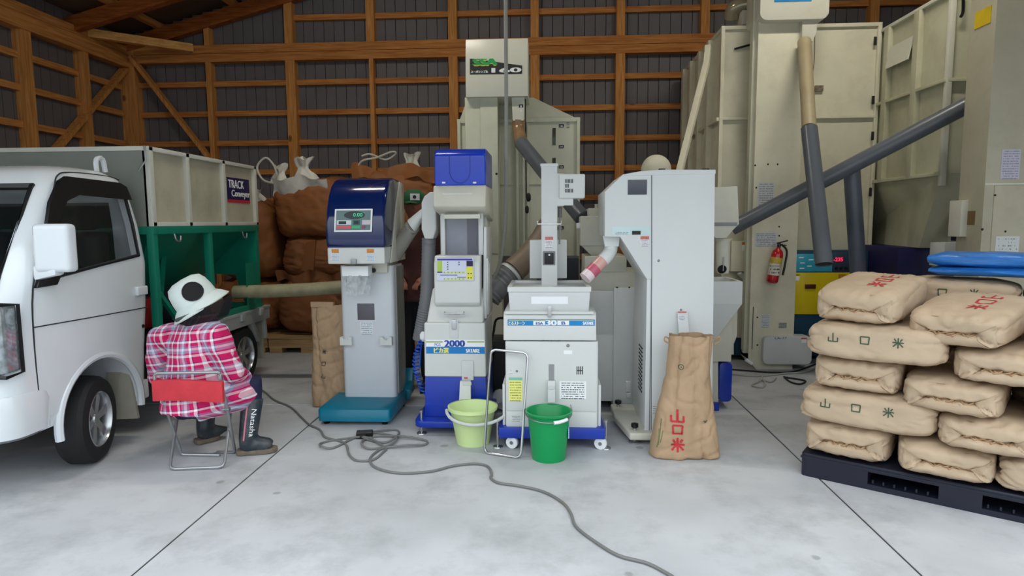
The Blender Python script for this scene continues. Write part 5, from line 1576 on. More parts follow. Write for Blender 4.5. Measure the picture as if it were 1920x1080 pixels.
def bag_mesh(L, W, Hh, seed, tie_end=True):
    """a filled, tied 30 kg paper bag lying flat: x along it, tied end at -x"""
    out = []
    for x, y, z in CG[0]:
        k = 7.0
        r = (abs(x) ** k + abs(y) ** k + abs(z) ** k) ** (1 / k)
        m = max(abs(x), abs(y), abs(z))
        X, Y, Z = x / r * m, y / r * m, z / r * m
        # pillow: thinner towards the ends, flat below
        ends = 1 - .22 * abs(X) ** 4
        sides = 1 - .10 * abs(Y) ** 4
        px, py, pz = X * L / 2, Y * W / 2 * (1 - .05 * abs(X) ** 3), Z * Hh / 2 * ends * sides
        if Z < 0:
            pz *= 1.0
        p = Vector((px, py, pz))
        # folds on the tied end
        if x < -.75 and tie_end:
            e = min(1, (-x - .75) / .2)
            d = .026 * g_(Z + .12, .09) * (1 if abs(Y) < .62 else max(0, 1 - (abs(Y) - .62) * 4))
            u = abs(Y)
            d += .020 * g_((Z + .12) + (u - .45) * 1.25, .10) * (1 if .4 < u < .98 else 0)
            d += .014 * g_((Z + .12) - (u - .45) * 1.1, .10) * (1 if .4 < u < .98 else 0)
            d -= .012 * (1 if Z < -.22 - max(0, u - .45) * 1.1 else 0)
            p.x += d * e
        if x > .8:
            p.x -= .010 * g_(Z - .1 + .3 * Y, .1) * min(1, (x - .8) / .15)
        q = p * 6 + Vector((seed * 3.1, seed, -seed * 2))
        nz = noise.noise_vector(q)
        n2 = noise.noise_vector(p * 26 + Vector((seed, 0, seed)))
        wr = max(0, abs(X) - .35)
        p += nz * .007 + n2 * (.0015 + .004 * wr)
        cz = abs(noise.noise(p * 8 + Vector((seed, seed, 0))))
        p -= Vector((X, Y, Z)) * (.007 * max(0, .13 - cz) / .13)
        # creases running in from the ends
        p.z += .006 * wr * math.sin(Y * 17 + seed + 4 * noise.noise(p * 7))
        p.z = max(p.z, -Hh / 2 - .004)
        out.append(tuple(p))
    mb = MB()
    mb.v, mb.f = out, list(CG[1])
    return mb


BW, BL, BH = .435, .66, .198
BAGM = []
for sd in range(5):
    mb = bag_mesh(BL, BW, BH, sd * 5.3 + 1)
    me = mesh_of('bag_paper', mb, smooth=60)
    me.materials.append(kraft)
    BAGM.append((me, BVHTree.FromPolygons([Vector(p) for p in mb.v], mb.f)))
TIES = [None] * 5
FLAPS = [None] * 5


def flap_for(o, k):
    """the trapezoid the paper is folded into under the tie, and the two side folds"""
    if FLAPS[k] is None:
        bvh = BAGM[k][1]

        def lay(poly, off, n=8):
            mb = MB()
            (a, b), (c, d) = poly[:2], poly[2:]
            def f(u, v):
                y = (a[0] + (b[0] - a[0]) * u) * (1 - v) + (c[0] + (d[0] - c[0]) * u) * v
                z = (a[1] + (b[1] - a[1]) * u) * (1 - v) + (c[1] + (d[1] - c[1]) * u) * v
                h = bvh.ray_cast(Vector((-.7, y, z)), Vector((1, 0, 0)))
                x = h[0].x if h[0] else -.3
                return (min(x, -.29) - off - .003 * noise.noise(Vector((y * 30, z * 30, k))), y, z)
            mb.sheet(f, n, 5)
            n0 = len(mb.v)
            v2 = [(p[0] + off + .004, p[1], p[2]) for p in mb.v]
            mb.add(v2, [])
            W1 = n + 1
            edge = [i for i in range(W1)] + [j * W1 + n for j in range(1, 6)] + [5 * W1 + i for i in range(n - 1, -1, -1)] + [j * W1 for j in range(4, 0, -1)]
            mb.f += [(edge[i], edge[(i + 1) % len(edge)], n0 + edge[(i + 1) % len(edge)], n0 + edge[i]) for i in range(len(edge))]
            return mb
        FLAPS[k] = []
        for poly, off in (((( -.165, -.072), (.165, -.072), (-.105, -.016), (.105, -.016)), .009), (((-.19, -.055), (-.17, -.066), (-.185, .05), (-.10, -.008)), .006), (((.17, -.066), (.19, -.055), (.10, -.008), (.185, .05)), .006)):
            me = mesh_of('fold', lay(poly, off), smooth=50)
            me.materials.append(kraft)
            FLAPS[k].append(me)
    for me in FLAPS[k]:
        link('paper_fold', me, kraft, o)



def add_prints(o, k, red_top=False, side_txt=None, table=True, top_dir=1):
    me, bvh = BAGM[k]
    if red_top:
        mb = MB()
        for c, off in (('山', -.115), ('口', 0), ('米', .115)):
            # reads along the bag's width, seen from the tied end
            m2 = project_print(bvh, KANJI[c], Vector((.0 - off * 1.05, -.06, 0)), Vector((0, -1, 0)), Vector((1, 0, 0)), .054, Vector((0, 0, 1)))
            mb.add(m2.v, m2.f)
            part('red_character', m2, inkr, o, local=True, smooth=0)
    if side_txt is not None:
        mb = MB()
        sg = side_txt
        for c, off in (('山', -.16), ('口', 0), ('米', .16)):
            m2 = project_print(bvh, KANJI[c], Vector((off * 0.95 * sg - .04 * sg, 0, .025)), Vector((sg, 0, 0)), Vector((0, 0, 1)), .030, Vector((0, -sg, 0)))
            mb.add(m2.v, m2.f)
            part('green_character', m2, inkg, o, local=True, smooth=0)
    if table:
        mb = MB()
        st = [((-1, 1), (1, 1)), ((-1, -.0), (1, -.0)), ((-1, 1), (-1, 0)), ((1, 1), (1, 0)), ((-.45, 1), (-.45, 0)), ((.35, 1), (.35, 0)), ((-.45, .5), (1, .5))]
        m2 = project_print(bvh, st, Vector((0, -.01, .022)), Vector((0, -1, 0)), Vector((0, 0, 1)), .10, Vector((-1, 0, 0)), .002, .012)
        # flatten the table: half as high as wide
        part('printed_table', project_print(bvh, [((a[0], a[1] * .5), (b[0], b[1] * .5)) for a, b in st], Vector((0, -.01, .022)), Vector((0, -1, 0)), Vector((0, 0, 1)), .10, Vector((-1, 0, 0)), .002, .014), inkf, o, local=True, smooth=0)


def tie_for(o, k):
    if TIES[k] is None:
        bvh = BAGM[k][1]
        pts = []
        for t in range(-6, 7):
            y = t / 6 * .10
            h = bvh.ray_cast(Vector((-.6, y, -.012 + .008 * math.sin(t * 1.7))), Vector((1, 0, 0)))
            if h[0]:
                pts.append(h[0] + Vector((-.004, 0, 0)))
        mb = MB().tube(pts, .0055, 6)
        c = pts[len(pts) // 2]
        mb.tube([c + Vector((-.004, -.02, .006)), c + Vector((-.02, 0, .0)), c + Vector((-.006, .025, -.008)), c + Vector((-.012, .05, .004))], .005, 6, smooth=3)
        TIES[k] = mesh_of('tie_cord', mb)
        TIES[k].materials.append(cordm)
    link('tie_cord', TIES[k], cordm, o)


P0 = fl(1500, 890)
P1 = fl(1920, 982)
EU = (P1 - P0).normalized()
EN = Vector((-EU.y, EU.x, 0))
RZ = math.atan2(EU.y, EU.x)
PH = .132


def spot(u, n, z):
    return P0 + EU * u + EN * n + Vector((0, 0, z))


def bag(u, n, layer, kind, k, label, red=False, txt=None, dz=0.0, dr=0.0, seen=True, tilt=0.0):
    """u, n: centre along and into the pallet; kind 'end' shows the tied end, 'long' its side"""
    rz = RZ + (R(90) if kind == 'end' else 0) + R(dr)
    z = PH + BH / 2 + layer * .187 + dz
    if u > .5 and n < .6:
        z -= layer * .018 + .009
    o = link('rice_bag', BAGM[k][0], kraft)
    # origin of the shared mesh is its centre
    o.location = spot(u, n, z)
    o.rotation_euler = (0, R(-tilt), rz)
    if u > .5 and n < .6:
        o.scale = (1, 1, .91)
    setp(o, label, 'bag', 'filled paper rice bags stacked on the plastic pallet')
    if seen:
        add_prints(o, k, red, txt, kind == 'end')
        if kind == 'end':
            tie_for(o, k)
            flap_for(o, k)
    return o


bag(.215, .33, 0, 'end', 0, 'tied rice bag at the left corner of the bottom layer on the pallet')
bag(.665, .31, 0, 'end', 1, 'second tied rice bag of the bottom layer, overhanging the pallet front', dr=3)
bag(1.22, .20, 0, 'long', 2, 'bottom-layer rice bag lying lengthwise at the right edge of the picture')
bag(.31, .20, 1, 'long', 3, 'lengthwise rice bag with green characters in the second layer of the stack', txt=1)
bag(.86, .30, 1, 'end', 4, 'tied rice bag in the second layer, right of the lengthwise one', dr=-3)
bag(1.33, .32, 1, 'end', 1, 'rice bag of the second layer cut off by the right picture edge')
bag(.24, .35, 2, 'end', 2, 'left tied rice bag in the third layer of the stack', dr=2)
bag(.70, .31, 2, 'end', 0, 'middle tied rice bag in the third layer of the stack', dr=-4)
bag(1.20, .33, 2, 'end', 3, 'right plain rice bag in the third layer at the picture edge')
bag(.33, .19, 3, 'long', 4, 'lengthwise rice bag with green characters in the fourth layer of the stack', txt=1, dr=2)
bag(.90, .32, 3, 'end', 2, 'tied rice bag in the fourth layer, right of the lengthwise one')
bag(1.36, .30, 3, 'end', 0, 'rice bag of the fourth layer cut off by the right picture edge')
bag(.27, .36, 4, 'end', 1, 'left rice bag of the top layer with red characters on top', red=True, dr=-9, tilt=7, dz=.035)
bag(.74, .33, 4, 'end', 3, 'middle rice bag of the top layer with red characters on top', red=True, dr=-14, tilt=7, dz=.035)
bag(1.22, .33, 4, 'end', 4, 'right rice bag of the top layer at the picture edge', dr=2)
for ly in range(4):
    bag(.60, .91, ly, 'long', (ly + 1) % 5, 'rear-row rice bag in layer %s from the floor behind the lengthwise bags' % ('one two three four'.split()[ly]), seen=False)
    bag(1.27, .91, ly, 'long', (ly + 2) % 5, 'rear-row rice bag in layer %s from the floor at the right end' % ('one two three four'.split()[ly]), seen=False)
bag(.62, .92, 4, 'long', 2, 'lengthwise rice bag in the rear row under the blue sheet', txt=1, dz=.02)
bag(1.29, .92, 4, 'long', 1, 'rear top rice bag under the folded blue sheet at the picture edge', dz=.02, seen=False)

# plastic pallet
pal = thing('plastic_pallet', 'dark navy plastic pallet under the stack of rice bags', 'pallet', P0, RZ)
pm_ = pm('navy_plastic', S(26, 29, 44), .45, var=.08)
PL, PW = 1.50, 1.12


def fork(x0, x1):
    return MB().box(x0, x1, -.1, PW + .1, .03, .098)


deck = MB().loft([[(p[0], p[1], z) for p in rrect(k, PL - k, k, PW - k, .03, 3)] for z, k in ((0, .0), (.01, 0), (.126, 0), (PH, .006))])
deck = carve(deck, [fork(.34, .66), fork(.84, 1.16), MB().box(-.1, PL + .1, .25, .46, .03, .098), MB().box(-.1, PL + .1, .66, .87, .03, .098)])
part('deck', deck, pm_, pal, local=True, smooth=0)
for x0 in (.34, .84):
    for k in range(6):
        part('rib', MB().box(x0 + .02 + .05 * k, x0 + .028 + .05 * k, .012, .03, .034, .052), pm_, pal, local=True)
part('deck_edge', MB().box(0.0, PL, -.004, .004, .105, .118), pm_, pal, local=True)

# folded blue sheet on top
blue = pm('blue_tarpaulin', S(38, 112, 190), .35, var=.18, scale=9, stretch=(1, 1, 6), bump=.3, bscale=30)
sh = MB()


def fold_ring(t, Wd, Hh, seed):
    o = []
    for k in range(28):
        a = 2 * math.pi * k / 28
        c, s_ = math.cos(a), math.sin(a)
        y = Wd / 2 * (abs(c) ** .45) * (1 if c > 0 else -1)
        z = Hh / 2 * (abs(s_) ** .7) * (1 if s_ > 0 else -1)
        nz = noise.noise(Vector((t * 3 + seed, a * 2, 0)))
        o.append((t, y + .012 * nz, z + .010 * noise.noise(Vector((t * 5, a * 3, seed)))))
    return o


fb = thing('folded_tarpaulin', 'folded blue plastic sheet lying on top of the rice bags', 'tarpaulin', spot(.93, .88, PH + BH * 5 - .005), RZ + R(-4))
part('lower_fold', MB().loft([fold_ring(-.42 + .9 * k / 14, .36 - (.05 if k in (0, 14) else 0), .055 - (.03 if k in (0, 14) else 0), 1) for k in range(15)]), blue, fb, local=True, smooth=60).location = (0, 0, .03)
part('upper_fold', MB().loft([fold_ring(-.43 + .92 * k / 14, .35 - (.05 if k in (0, 14) else 0), .085 - (.04 if k in (0, 14) else 0), 6) for k in range(15)]), blue, fb, local=True, smooth=60).location = (0, .005, .096)

# ================================================================ STANDING SACKS
def sack_rings(H_, base, top, seed, open_top=False, lean=0.0, n=96, m=64):
    """base/top: half sizes (x, y); boxy at the foot, flattened ellipse at the mouth"""
    o = []
    for j in range(m + 1):
        t = j / m
        e = 3.2 - 1.2 * t
        hx = top[0] + (base[0] - top[0]) * max(0, 1 - t / .70)
        hy = base[1] + (top[1] - base[1]) * (t ** 1.3)
        if j == 0:
            hx, hy = hx * .93, hy * .9
        r = []
        for k in range(n):
            a = 2 * math.pi * k / n
            c, s_ = math.cos(a), math.sin(a)
            x = hx * (abs(c) ** (2 / e)) * (1 if c > 0 else -1)
            y = hy * (abs(s_) ** (2 / e)) * (1 if s_ > 0 else -1)
            p = Vector((x, y, H_ * t))
            f = 1 + 0.0
            d1 = noise.noise(Vector((x * 5 + seed, y * 5, p.z * 2.2)))
            rid = lambda v, w_: max(0, w_ - abs(noise.noise(v))) / w_
            f1 = rid(Vector((x * 9 + p.z * 1.6, seed, p.z * 1.9)), .22)
            f2 = rid(Vector((x * 6 - p.z * 5.5 + seed, 3.0, p.z * 3 + x * 4)), .13)
            f3 = rid(Vector((x * 12 + p.z * 8 - seed, 7.0, p.z * 5)), .12)
            fc = abs(s_) ** .7
            q = Vector((c, s_, 0)) * (.014 * d1 - fc * (.017 * f1 + .013 * f2 + .008 * f3))
            p += q
            p.x += lean * t * t
            if t > .93:
                p.z += .012 * noise.noise(Vector((a * 2, seed, 0)))
            r.append(tuple(p))
        o.append(r)
    return o


sk0 = fl(1281, 850)
sk = thing('paper_sack', 'open brown paper rice sack with red characters under the white machine outlet', 'sack', (sk0.x, 3.93, 0))
HS = at(1290, 628, 3.93).z
rings = sack_rings(HS, (.222, .12), (.132, .085), 4.0, True, .035)
mbo = MB().loft(rings, cap=False)
bt = len(rings[0])
mbo.f.append(tuple(range(bt - 1, -1, -1)))
inner = [[(p[0] * .97, p[1] * .95, p[2]) for p in r] for r in rings[-16:]]
mbi = MB().loft(inner[::-1], cap=False)
mbi.f.append(tuple(range((len(inner) - 1) * bt, len(inner) * bt)))
body = part('sack_paper', mbo, kraft2, sk, local=True, smooth=70)
part('sack_lining', mbi, kraft2, sk, local=True, smooth=70)
sbv = BVHTree.FromPolygons([Vector(p) for p in mbo.v], mbo.f)
for c, py_, s_ in (('山', 783, 15), ('口', 808, 13), ('米', 837, 15)):
    g = at(1272, py_, 3.8)
    o_g = Vector((g.x - sk.location.x, 0, g.z))
    part('red_lettering', project_print(sbv, KANJI[c], o_g, Vector((1, 0, 0)), Vector((0, 0, 1)), s_ / 315, Vector((0, -1, 0)), .003, .13), inkr, sk, local=True, smooth=0)
g = at(1277, 688, 3.85)
og = Vector((g.x - sk.location.x, 0, g.z))
rg = [(.5 * math.cos(R(a)), .5 * math.sin(R(a))) for a in range(0, 361, 30)]
part('stamp', project_print(sbv, list(zip(rg, rg[1:])) + [((-.12, 0), (.12, 0)), ((0, -.12), (0, .12))], og, Vector((1, 0, 0)), Vector((0, 0, 1)), .03, Vector((0, -1, 0)), .002, .06), inkg, sk, local=True, smooth=0)
part('green_stem', project_print(sbv, [((-.25, -1), (-.05, 0)), ((-.05, 0), (.05, 1)), ((-.05, -.6), (.15, .2)), ((-.15, -.8), (-.1, .3))], Vector((at(1240, 820, 3.82).x - sk.location.x, 0, at(1240, 815, 3.82).z)), Vector((1, 0, 0)), Vector((0, 0, 1)), .09, Vector((0, -1, 0)), .002, .028), pm('leaf_print', S(108, 118, 76), .6), sk, local=True, smooth=0)
part('green_stem', project_print(sbv, [((-.6, .3), (.0, .0)), ((0, 0), (.6, .25)), ((-.3, -.4), (.3, -.2))], Vector((at(1326, 795, 3.8).x - sk.location.x, 0, at(1326, 795, 3.8).z)), Vector((1, 0, 0)), Vector((0, 0, 1)), .022, Vector((0, -1, 0)), .002, .12), inkg, sk, local=True, smooth=0)
for sgx in (-1, 1):
    xx = (.132 * sgx + .035)
    part('string_loop', MB().tube([(xx, 0, HS - .03), (xx + .03 * sgx, -.01, HS - .01), (xx + .035 * sgx, -.01, HS - .035), (xx, -.01, HS - .055)], .005, 6, smooth=4), cordm, sk, local=True)

s2 = fl(609, 768)
sk2 = thing('paper_sack', 'closed brown paper rice sack leaning beside the packing scale', 'sack', (s2.x + .02, s2.y + .13, 0))
H2 = at(605, 572, s2.y + .13).z
rings = sack_rings(H2, (.155, .11), (.145, .03), 11.0, False, .0)
mb2 = MB().loft(rings)
b2 = part('sack_paper', mb2, kraft2, sk2, local=True, smooth=70)
sb2 = BVHTree.FromPolygons([Vector(p) for p in mb2.v], mb2.f)
for c, py_ in (('米', 663), ('口', 685), ('山', 708)):
    g = at(602, py_, s2.y)
    part('dark_lettering', project_print(sb2, KANJI[c], Vector((g.x - sk2.location.x, 0, g.z)), Vector((1, 0, 0)), Vector((0, 0, 1)), .021, Vector((0, -1, 0)), .003, .10), INKB, sk2, local=True, smooth=0)
part('top_crimp', jitter(MB().box(-.14, .05, -.03, .0, H2 - .01, H2 + .03), .012, 12), kraft2, sk2, local=True)

# ================================================================ BULK BAGS ON WOODEN PALLETS
bulk = pm('brown_bulk_bag', S(150, 96, 56), 0.55, var=.10, scale=4, bump=.22, bscale=14, spec=.3)
bulk_d = pm('brown_bulk_bag_dull', S(140, 90, 56), 0.6, var=.10, scale=4, bump=.22, bscale=14, spec=.3)
liner = pm('white_liner', S(224, 222, 212), .4, var=.06, bump=.5, bscale=18)


def bulk_body(hx, hy, H_, seed, neck=0.0):
    v, f = [], []
    for x, y, z in CG[0]:
        k = 5.0
        r = (abs(x) ** k + abs(y) ** k + abs(z) ** k) ** (1 / k)
        m = max(abs(x), abs(y), abs(z))
        X, Y, Z = x / r * m, y / r * m, z / r * m
        bul = 1 + .05 * (1 - Z * Z)
        p = Vector((X * hx * bul, Y * hy * bul, Z * H_ / 2 + H_ / 2))
        d = noise.noise_vector(p * 3.2 + Vector((seed, 0, 0)))
        p += d * .036
        p += noise.noise_vector(p * 11 + Vector((0, seed, 0))) * .014
        w2 = abs(noise.noise(Vector((X * 4 + seed, Y * 4, Z * 9))))
        p -= Vector((X, Y, 0)) * .03 * w2
        if Z > .7:
            p.z += .05 * noise.noise(Vector((X * 3, Y * 3, seed)))
        p.z = max(p.z, -.01)
        v.append(tuple(p))
    mb = MB()
    mb.v, mb.f = v, list(CG[1])
    return mb


def bulk_bag(pxc, Y, hx, z0, H_, seed, label, m_=None, hy=.48, top=None):
    x = at(pxc, 450, Y).x
    t = thing('bulk_bag', label, 'bag', (x, Y + hy, z0), 0, 'brown bulk bags stacked along the back wall')
    part('bag_body', bulk_body(hx, hy, H_, seed), m_ or bulk, t, local=True, smooth=70)
    return t


YW = 6.98
bt1 = bulk_bag(581, YW, .44, .20, .66, 1.0, 'bottom brown bulk bag on the wooden pallet behind the truck', bulk_d)
bt2 = bulk_bag(590, YW + .02, .42, .84, .47, 5.0, 'slumped brown bulk bag in the middle of the stack behind the truck', bulk_d)
bt3 = bulk_bag(580, YW - .02, .44, 1.28, .68, 9.0, 'top brown bulk bag with white liner neck behind the truck')
part('side_flap', jitter(MB().hexa([(-.16, -.50, .1), (-.02, -.53, .06), (-.02, -.50, .06), (-.16, -.48, .1)], [(-.10, -.50, .40), (.02, -.53, .42), (.02, -.5, .42), (-.10, -.48, .40)]), .02, 6), bulk_d, bt2, local=True)
part('crumpled_top', jitter(MB().sheet(lambda u, v: (-.38 + .8 * u, -.53 + .04 * math.sin(u * 19) - .03 * v, .60 + .12 * v + .04 * math.sin(u * 13 + v)), 24, 5), .03, 8), bulk_d, bt1, local=True, smooth=70)


def liner_neck(t, x, y, z, w_, h_, seed, mat=None):
    rg_ = []
    for j in range(9):
        v = j / 8
        rr = w_ * (1 - 1.0 * v if v < .6 else .4 + .35 * (v - .6) / .4)
        rg_.append([(x + rr * math.cos(a) * (1 + .25 * math.sin(5 * a + seed)), y + .7 * rr * math.sin(a) * (1 + .25 * math.cos(4 * a)), z + h_ * v + .03 * math.sin(3 * a + seed)) for a in [2 * math.pi * k / 24 for k in range(24)]])
    return part('liner_neck', jitter(MB().loft(rg_), .03, 9, seed), mat or liner, t, local=True, smooth=70)


def drape(u, v):
    return (-.40 + .62 * u, -.53 + .10 * (1 - v) + .02 * math.sin(u * 15), .50 + .17 * v - .12 * g_(u - .25, .25) * (1 - v) + .03 * math.sin(u * 9 + v * 3))


part('liner_drape', jitter(MB().sheet(drape, 26, 10), .03, 8), liner, bt3, local=True, smooth=70, label='crumpled white liner hanging over the front')
liner_neck(bt3, -.08, -.36, .64, .13, .24, 2)
liner_neck(bt3, -.36, -.30, .62, .10, .20, 4)
rope = pm('white_rope', S(200, 198, 186), .7)
part('rope_loop', MB().tube([(-.40, -.38, .62), (-.52, -.42, .66), (-.58, -.42, .80), (-.48, -.42, .90), (-.40, -.40, .82), (-.38, -.38, .72)], .012, 7, smooth=5), rope, bt3, local=True)
bl1 = bulk_bag(446, YW + .1, .36, .20, .62, 13.0, 'bottom bulk bag half hidden by the truck bed', bulk_d)
bl2 = bulk_bag(452, YW + .1, .34, .80, .92, 17.0, 'tall bulk bag half hidden behind the green hopper frame')
liner_neck(bl2, .12, -.3, .90, .10, .14, 7)
br1 = bulk_bag(752, YW + .1, .45, .20, .66, 21.0, 'bottom bulk bag hidden behind the packing scale', bulk_d)
br2 = bulk_bag(752, YW + .1, .45, .84, .52, 25.0, 'middle bulk bag hidden behind the packing scale', bulk_d)
br3 = bulk_bag(741, YW + .05, .47, 1.33, .70, 29.0, 'top bulk bag with tied cord above the navy hood')
liner_neck(br3, .18, -.34, .66, .10, .22, 9)
part('crumpled_top', jitter(MB().sheet(lambda u, v: (-.48 + 1.0 * u, -.48 - .02 * math.sin(u * 19) + .06 * v, .58 + .16 * v + .05 * math.sin(u * 11 + v)), 26, 5), .03, 8), bulk, br3, local=True, smooth=70)
part('rope_loop', MB().tube([(-.46, -.38, .66), (-.36, -.46, .80), (-.20, -.44, .84), (-.02, -.46, .90), (.02, -.44, .88), (-.10, -.42, .82), (-.26, -.44, .88), (-.36, -.44, .86)], .011, 7, smooth=5), rope, br3, local=True)
pw_ = wood('pallet_timber', S(190, 160, 116), S(150, 120, 84), (.9, 12, 12))
for x_, nm in ((at(578, 640, YW).x, 'wooden pallet under the bulk bags behind the truck'), (at(446, 640, YW).x - .10, 'wooden pallet under the bulk bags hidden by the truck'), (at(752, 640, YW).x + .04, 'wooden pallet under the bulk bags behind the packing scale')):
    wp = thing('wooden_pallet', nm, 'pallet', (x_, YW + .5, 0), 0, 'wooden pallets along the back wall')
    hw = .46
    for k in range(5):
        part('deck_board', MB().box(-hw, hw, -.53 + .22 * k, -.53 + .22 * k + .18, .165, .19), pw_, wp, local=True)
    for k in range(3):
        part('stringer', MB().box(-hw + .01, hw - .01, -.52 + .48 * k, -.44 + .48 * k, .06, .165), pw_, wp, local=True)
    for k in range(3):
        for q in range(3):
            part('block', MB().box(-hw + .02 + .36 * k, -hw + .16 + .36 * k, -.52 + .48 * q, -.40 + .48 * q, .0, .062), pw_, wp, local=True)

# ================================================================ BUCKETS, STAND, CABLES
def bucket(name, label, cx_, cy_, rb_, rt_2, H_, mat, hmat):
    t = thing(name, label, 'bucket', (cx_, cy_, 0))
    part('shell', MB().lathe([(.001, .006), (rb_ - .006, .006), (rb_, .0), (rb_ + .002, .01), (rt_2 - .006, H_ - .02), (rt_2 + .006, H_ - .012), (rt_2 + .008, H_), (rt_2, H_ + .002), (rt_2 - .007, H_ - .006), (rb_ - .004, .015), (.001, .012)], (0, 0, 0), n=44, cap=False), mat, t, local=True, smooth=50)
    return t


pb_ = fl(884, 838)
bu = bucket('bucket', 'pale lime plastic bucket below the blue-hooded sorter outlet', pb_.x, pb_.y + .095, .108, .155, .245, pm('pale_lime_plastic', S(206, 226, 160), .4, var=.02), None)
part('rim', MB().lathe([(.155, .225), (.163, .228), (.165, .248), (.155, .25)], n=44, cap=False), pm('pale_lime_plastic', S(206, 226, 160)), bu, local=True)
hg_ = [(.165 * math.cos(R(a)), .165 * math.sin(R(a)), .23) for a in range(0, 361, 15)]
hpts = []
for a in range(-175, 20, 13):
    hpts.append((.172 * math.cos(R(a)) + .03 * (1 + math.cos(R(a))) , .168 * math.sin(R(a)), .225 - .055 * math.sin(R(min(180, max(0, -a))))))
part('handle', MB().tube(hpts, .011, 8), pm('grey_white_handle', S(196, 200, 196), .4), bu, local=True)
gb_ = fl(1029, 869)
bu2 = bucket('bucket', 'bright green plastic bucket with white grip in front of the destoner', gb_.x, gb_.y + .10, .103, .137, .30, pm('bright_green_plastic', S(8, 148, 80), .3, var=.03), None)
hp2 = []
for k in range(13):
    a = R(-165 + 150 * k / 12)
    hp2.append((.142 * math.cos(a), .147 * math.sin(a), .285 - .02 * math.sin(-a)))
part('handle', MB().tube([(-.142, 0, .285)] + hp2 + [(.142, 0, .295), (.135, .02, .33)], .004, 7), STEEL, bu2, local=True)
i0 = hp2[7:11]
part('grip', MB().tube(i0, .011, 10), STICK, bu2, local=True)
part('sticker', MB().box(.118, .124, -.05, .02, .14, .20), printed('bucket_label', S(120, 170, 200), S(230, 235, 240), 5), bu2, local=True)

# chrome tube stand leaning on the destoner
c_ = [fl(908, 851), fl(977, 861), at(990, 662, 3.955), at(920, 655, 3.965)]
c_[0].z = c_[1].z = .009
mb = MB()
loop = []
for i in range(4):
    a, b, d_ = c_[i - 1], c_[i], c_[(i + 1) % 4]
    loop += [b + (a - b).normalized() * .03, b + (a - b).normalized() * .010 + (d_ - b).normalized() * .010, b + (d_ - b).normalized() * .03]
solo('tube_stand', MB().tube(loop, .0085, 9, closed=True), CHROME, 'bent chrome tube frame leaning between the two buckets', 'frame', c_[0])

# extension cable across the floor
cab_px = [(470, 722), (496, 736), (515, 752), (545, 765), (566, 785), (580, 798), (600, 808), (610, 822), (640, 830), (650, 838), (655, 855), (670, 866), (700, 864), (718, 850), (722, 842), (690, 826), (650, 824), (605, 832), (602, 842), (625, 842), (660, 825), (690, 816), (735, 808), (748, 812), (742, 826), (720, 832), (695, 828), (678, 822), (700, 814), (732, 818), (744, 828), (728, 838), (695, 844), (678, 838), (685, 826), (710, 820), (760, 824), (798, 828), (796, 836), (760, 841), (722, 842), (705, 850), (694, 862), (700, 876), (725, 886), (760, 890), (810, 886), (850, 876), (890, 872), (915, 877), (922, 892), (920, 898), (935, 908), (975, 914), (1020, 925), (1055, 945), (1070, 965), (1080, 990), (1115, 1018), (1160, 1045), (1215, 1060), (1262, 1085)]
pts = []
for i, (a, b) in enumerate(cab_px):
    p = fl(a, b)
    p.z = .008 + (.012 if 14 < i < 42 and i % 3 == 0 else 0)
    pts.append(p)
solo('extension_cable', MB().tube(pts, .0075, 7, smooth=5), pm('grey_cable', S(112, 112, 110), .5), 'grey extension cable coiled before the packing scale and snaking across the floor', 'cable', (pts[30].x, pts[30].y, 0))
ps = fl(684, 820)
pw2 = thing('power_strip', 'small black power socket lying in the cable coil', 'socket', (ps.x, ps.y, 0), R(12))
part('case', MB().box(-.055, .055, -.03, .03, 0.0, .045), BLACK, pw2, .008, 3, local=True)
part('plug', MB().box(-.03, .01, -.05, -.028, .01, .035), DARK, pw2, .005, 2, local=True)
cb2 = pm('pale_cable', S(160, 160, 154), .5)
for k, (pp, mat_, lb_) in enumerate((([(1368, 703), (1400, 706), (1435, 706), (1470, 702), (1505, 700), (1530, 692)], cb2, 'pale cable running below the dryer tower'),
                                ([(1368, 694), (1405, 697), (1450, 700), (1490, 698), (1530, 684)], DARK, 'dark cable running below the dryer tower'),
                                ([(1430, 706), (1425, 716), (1410, 724), (1430, 728), (1434, 718), (1425, 712), (1445, 718), (1455, 710)], cb2, 'knotted pale cord on the floor by the dryer tower'),
                                ([(1470, 708), (1482, 718), (1500, 722), (1510, 716), (1490, 712), (1470, 709)], DARK, 'dark cable loop on the floor by the dryer tower'))):
    P_ = [fl(a, b) for a, b in pp]
    for p in P_:
        p.z = .009
    solo('floor_cable', MB().tube(P_, .008, 7, smooth=5), mat_, lb_, 'cable', P_[0])
# ================================================================ FOLDING STOOL
stl = thing('folding_chair', 'low folding chair with red fabric and grey tube legs', 'chair', fl(370, 868))
tubem = pm('grey_tube', S(158, 160, 162), .3, metal=.6)
redf = pm('red_fabric', S(196, 52, 62), .75, var=.08, scale=14, bump=.2, bscale=90)
YK = 3.56
TL, TR = at(290, 700, YK), at(413, 698, YK)
FL_, FR_ = fl(340, 852, .01), fl(441, 848, .01)
SL = TL + (FL_ - TL) * .44
SR = TR + (FR_ - TR) * .44


def bend(pts, r=.03):
    o = [pts[0]]
    for a, b, c in zip(pts, pts[1:], pts[2:]):
        o += [b + (a - b).normalized() * r, b + (a - b).normalized() * r * .3 + (c - b).normalized() * r * .3, b + (c - b).normalized() * r]
    return o + [pts[-1]]


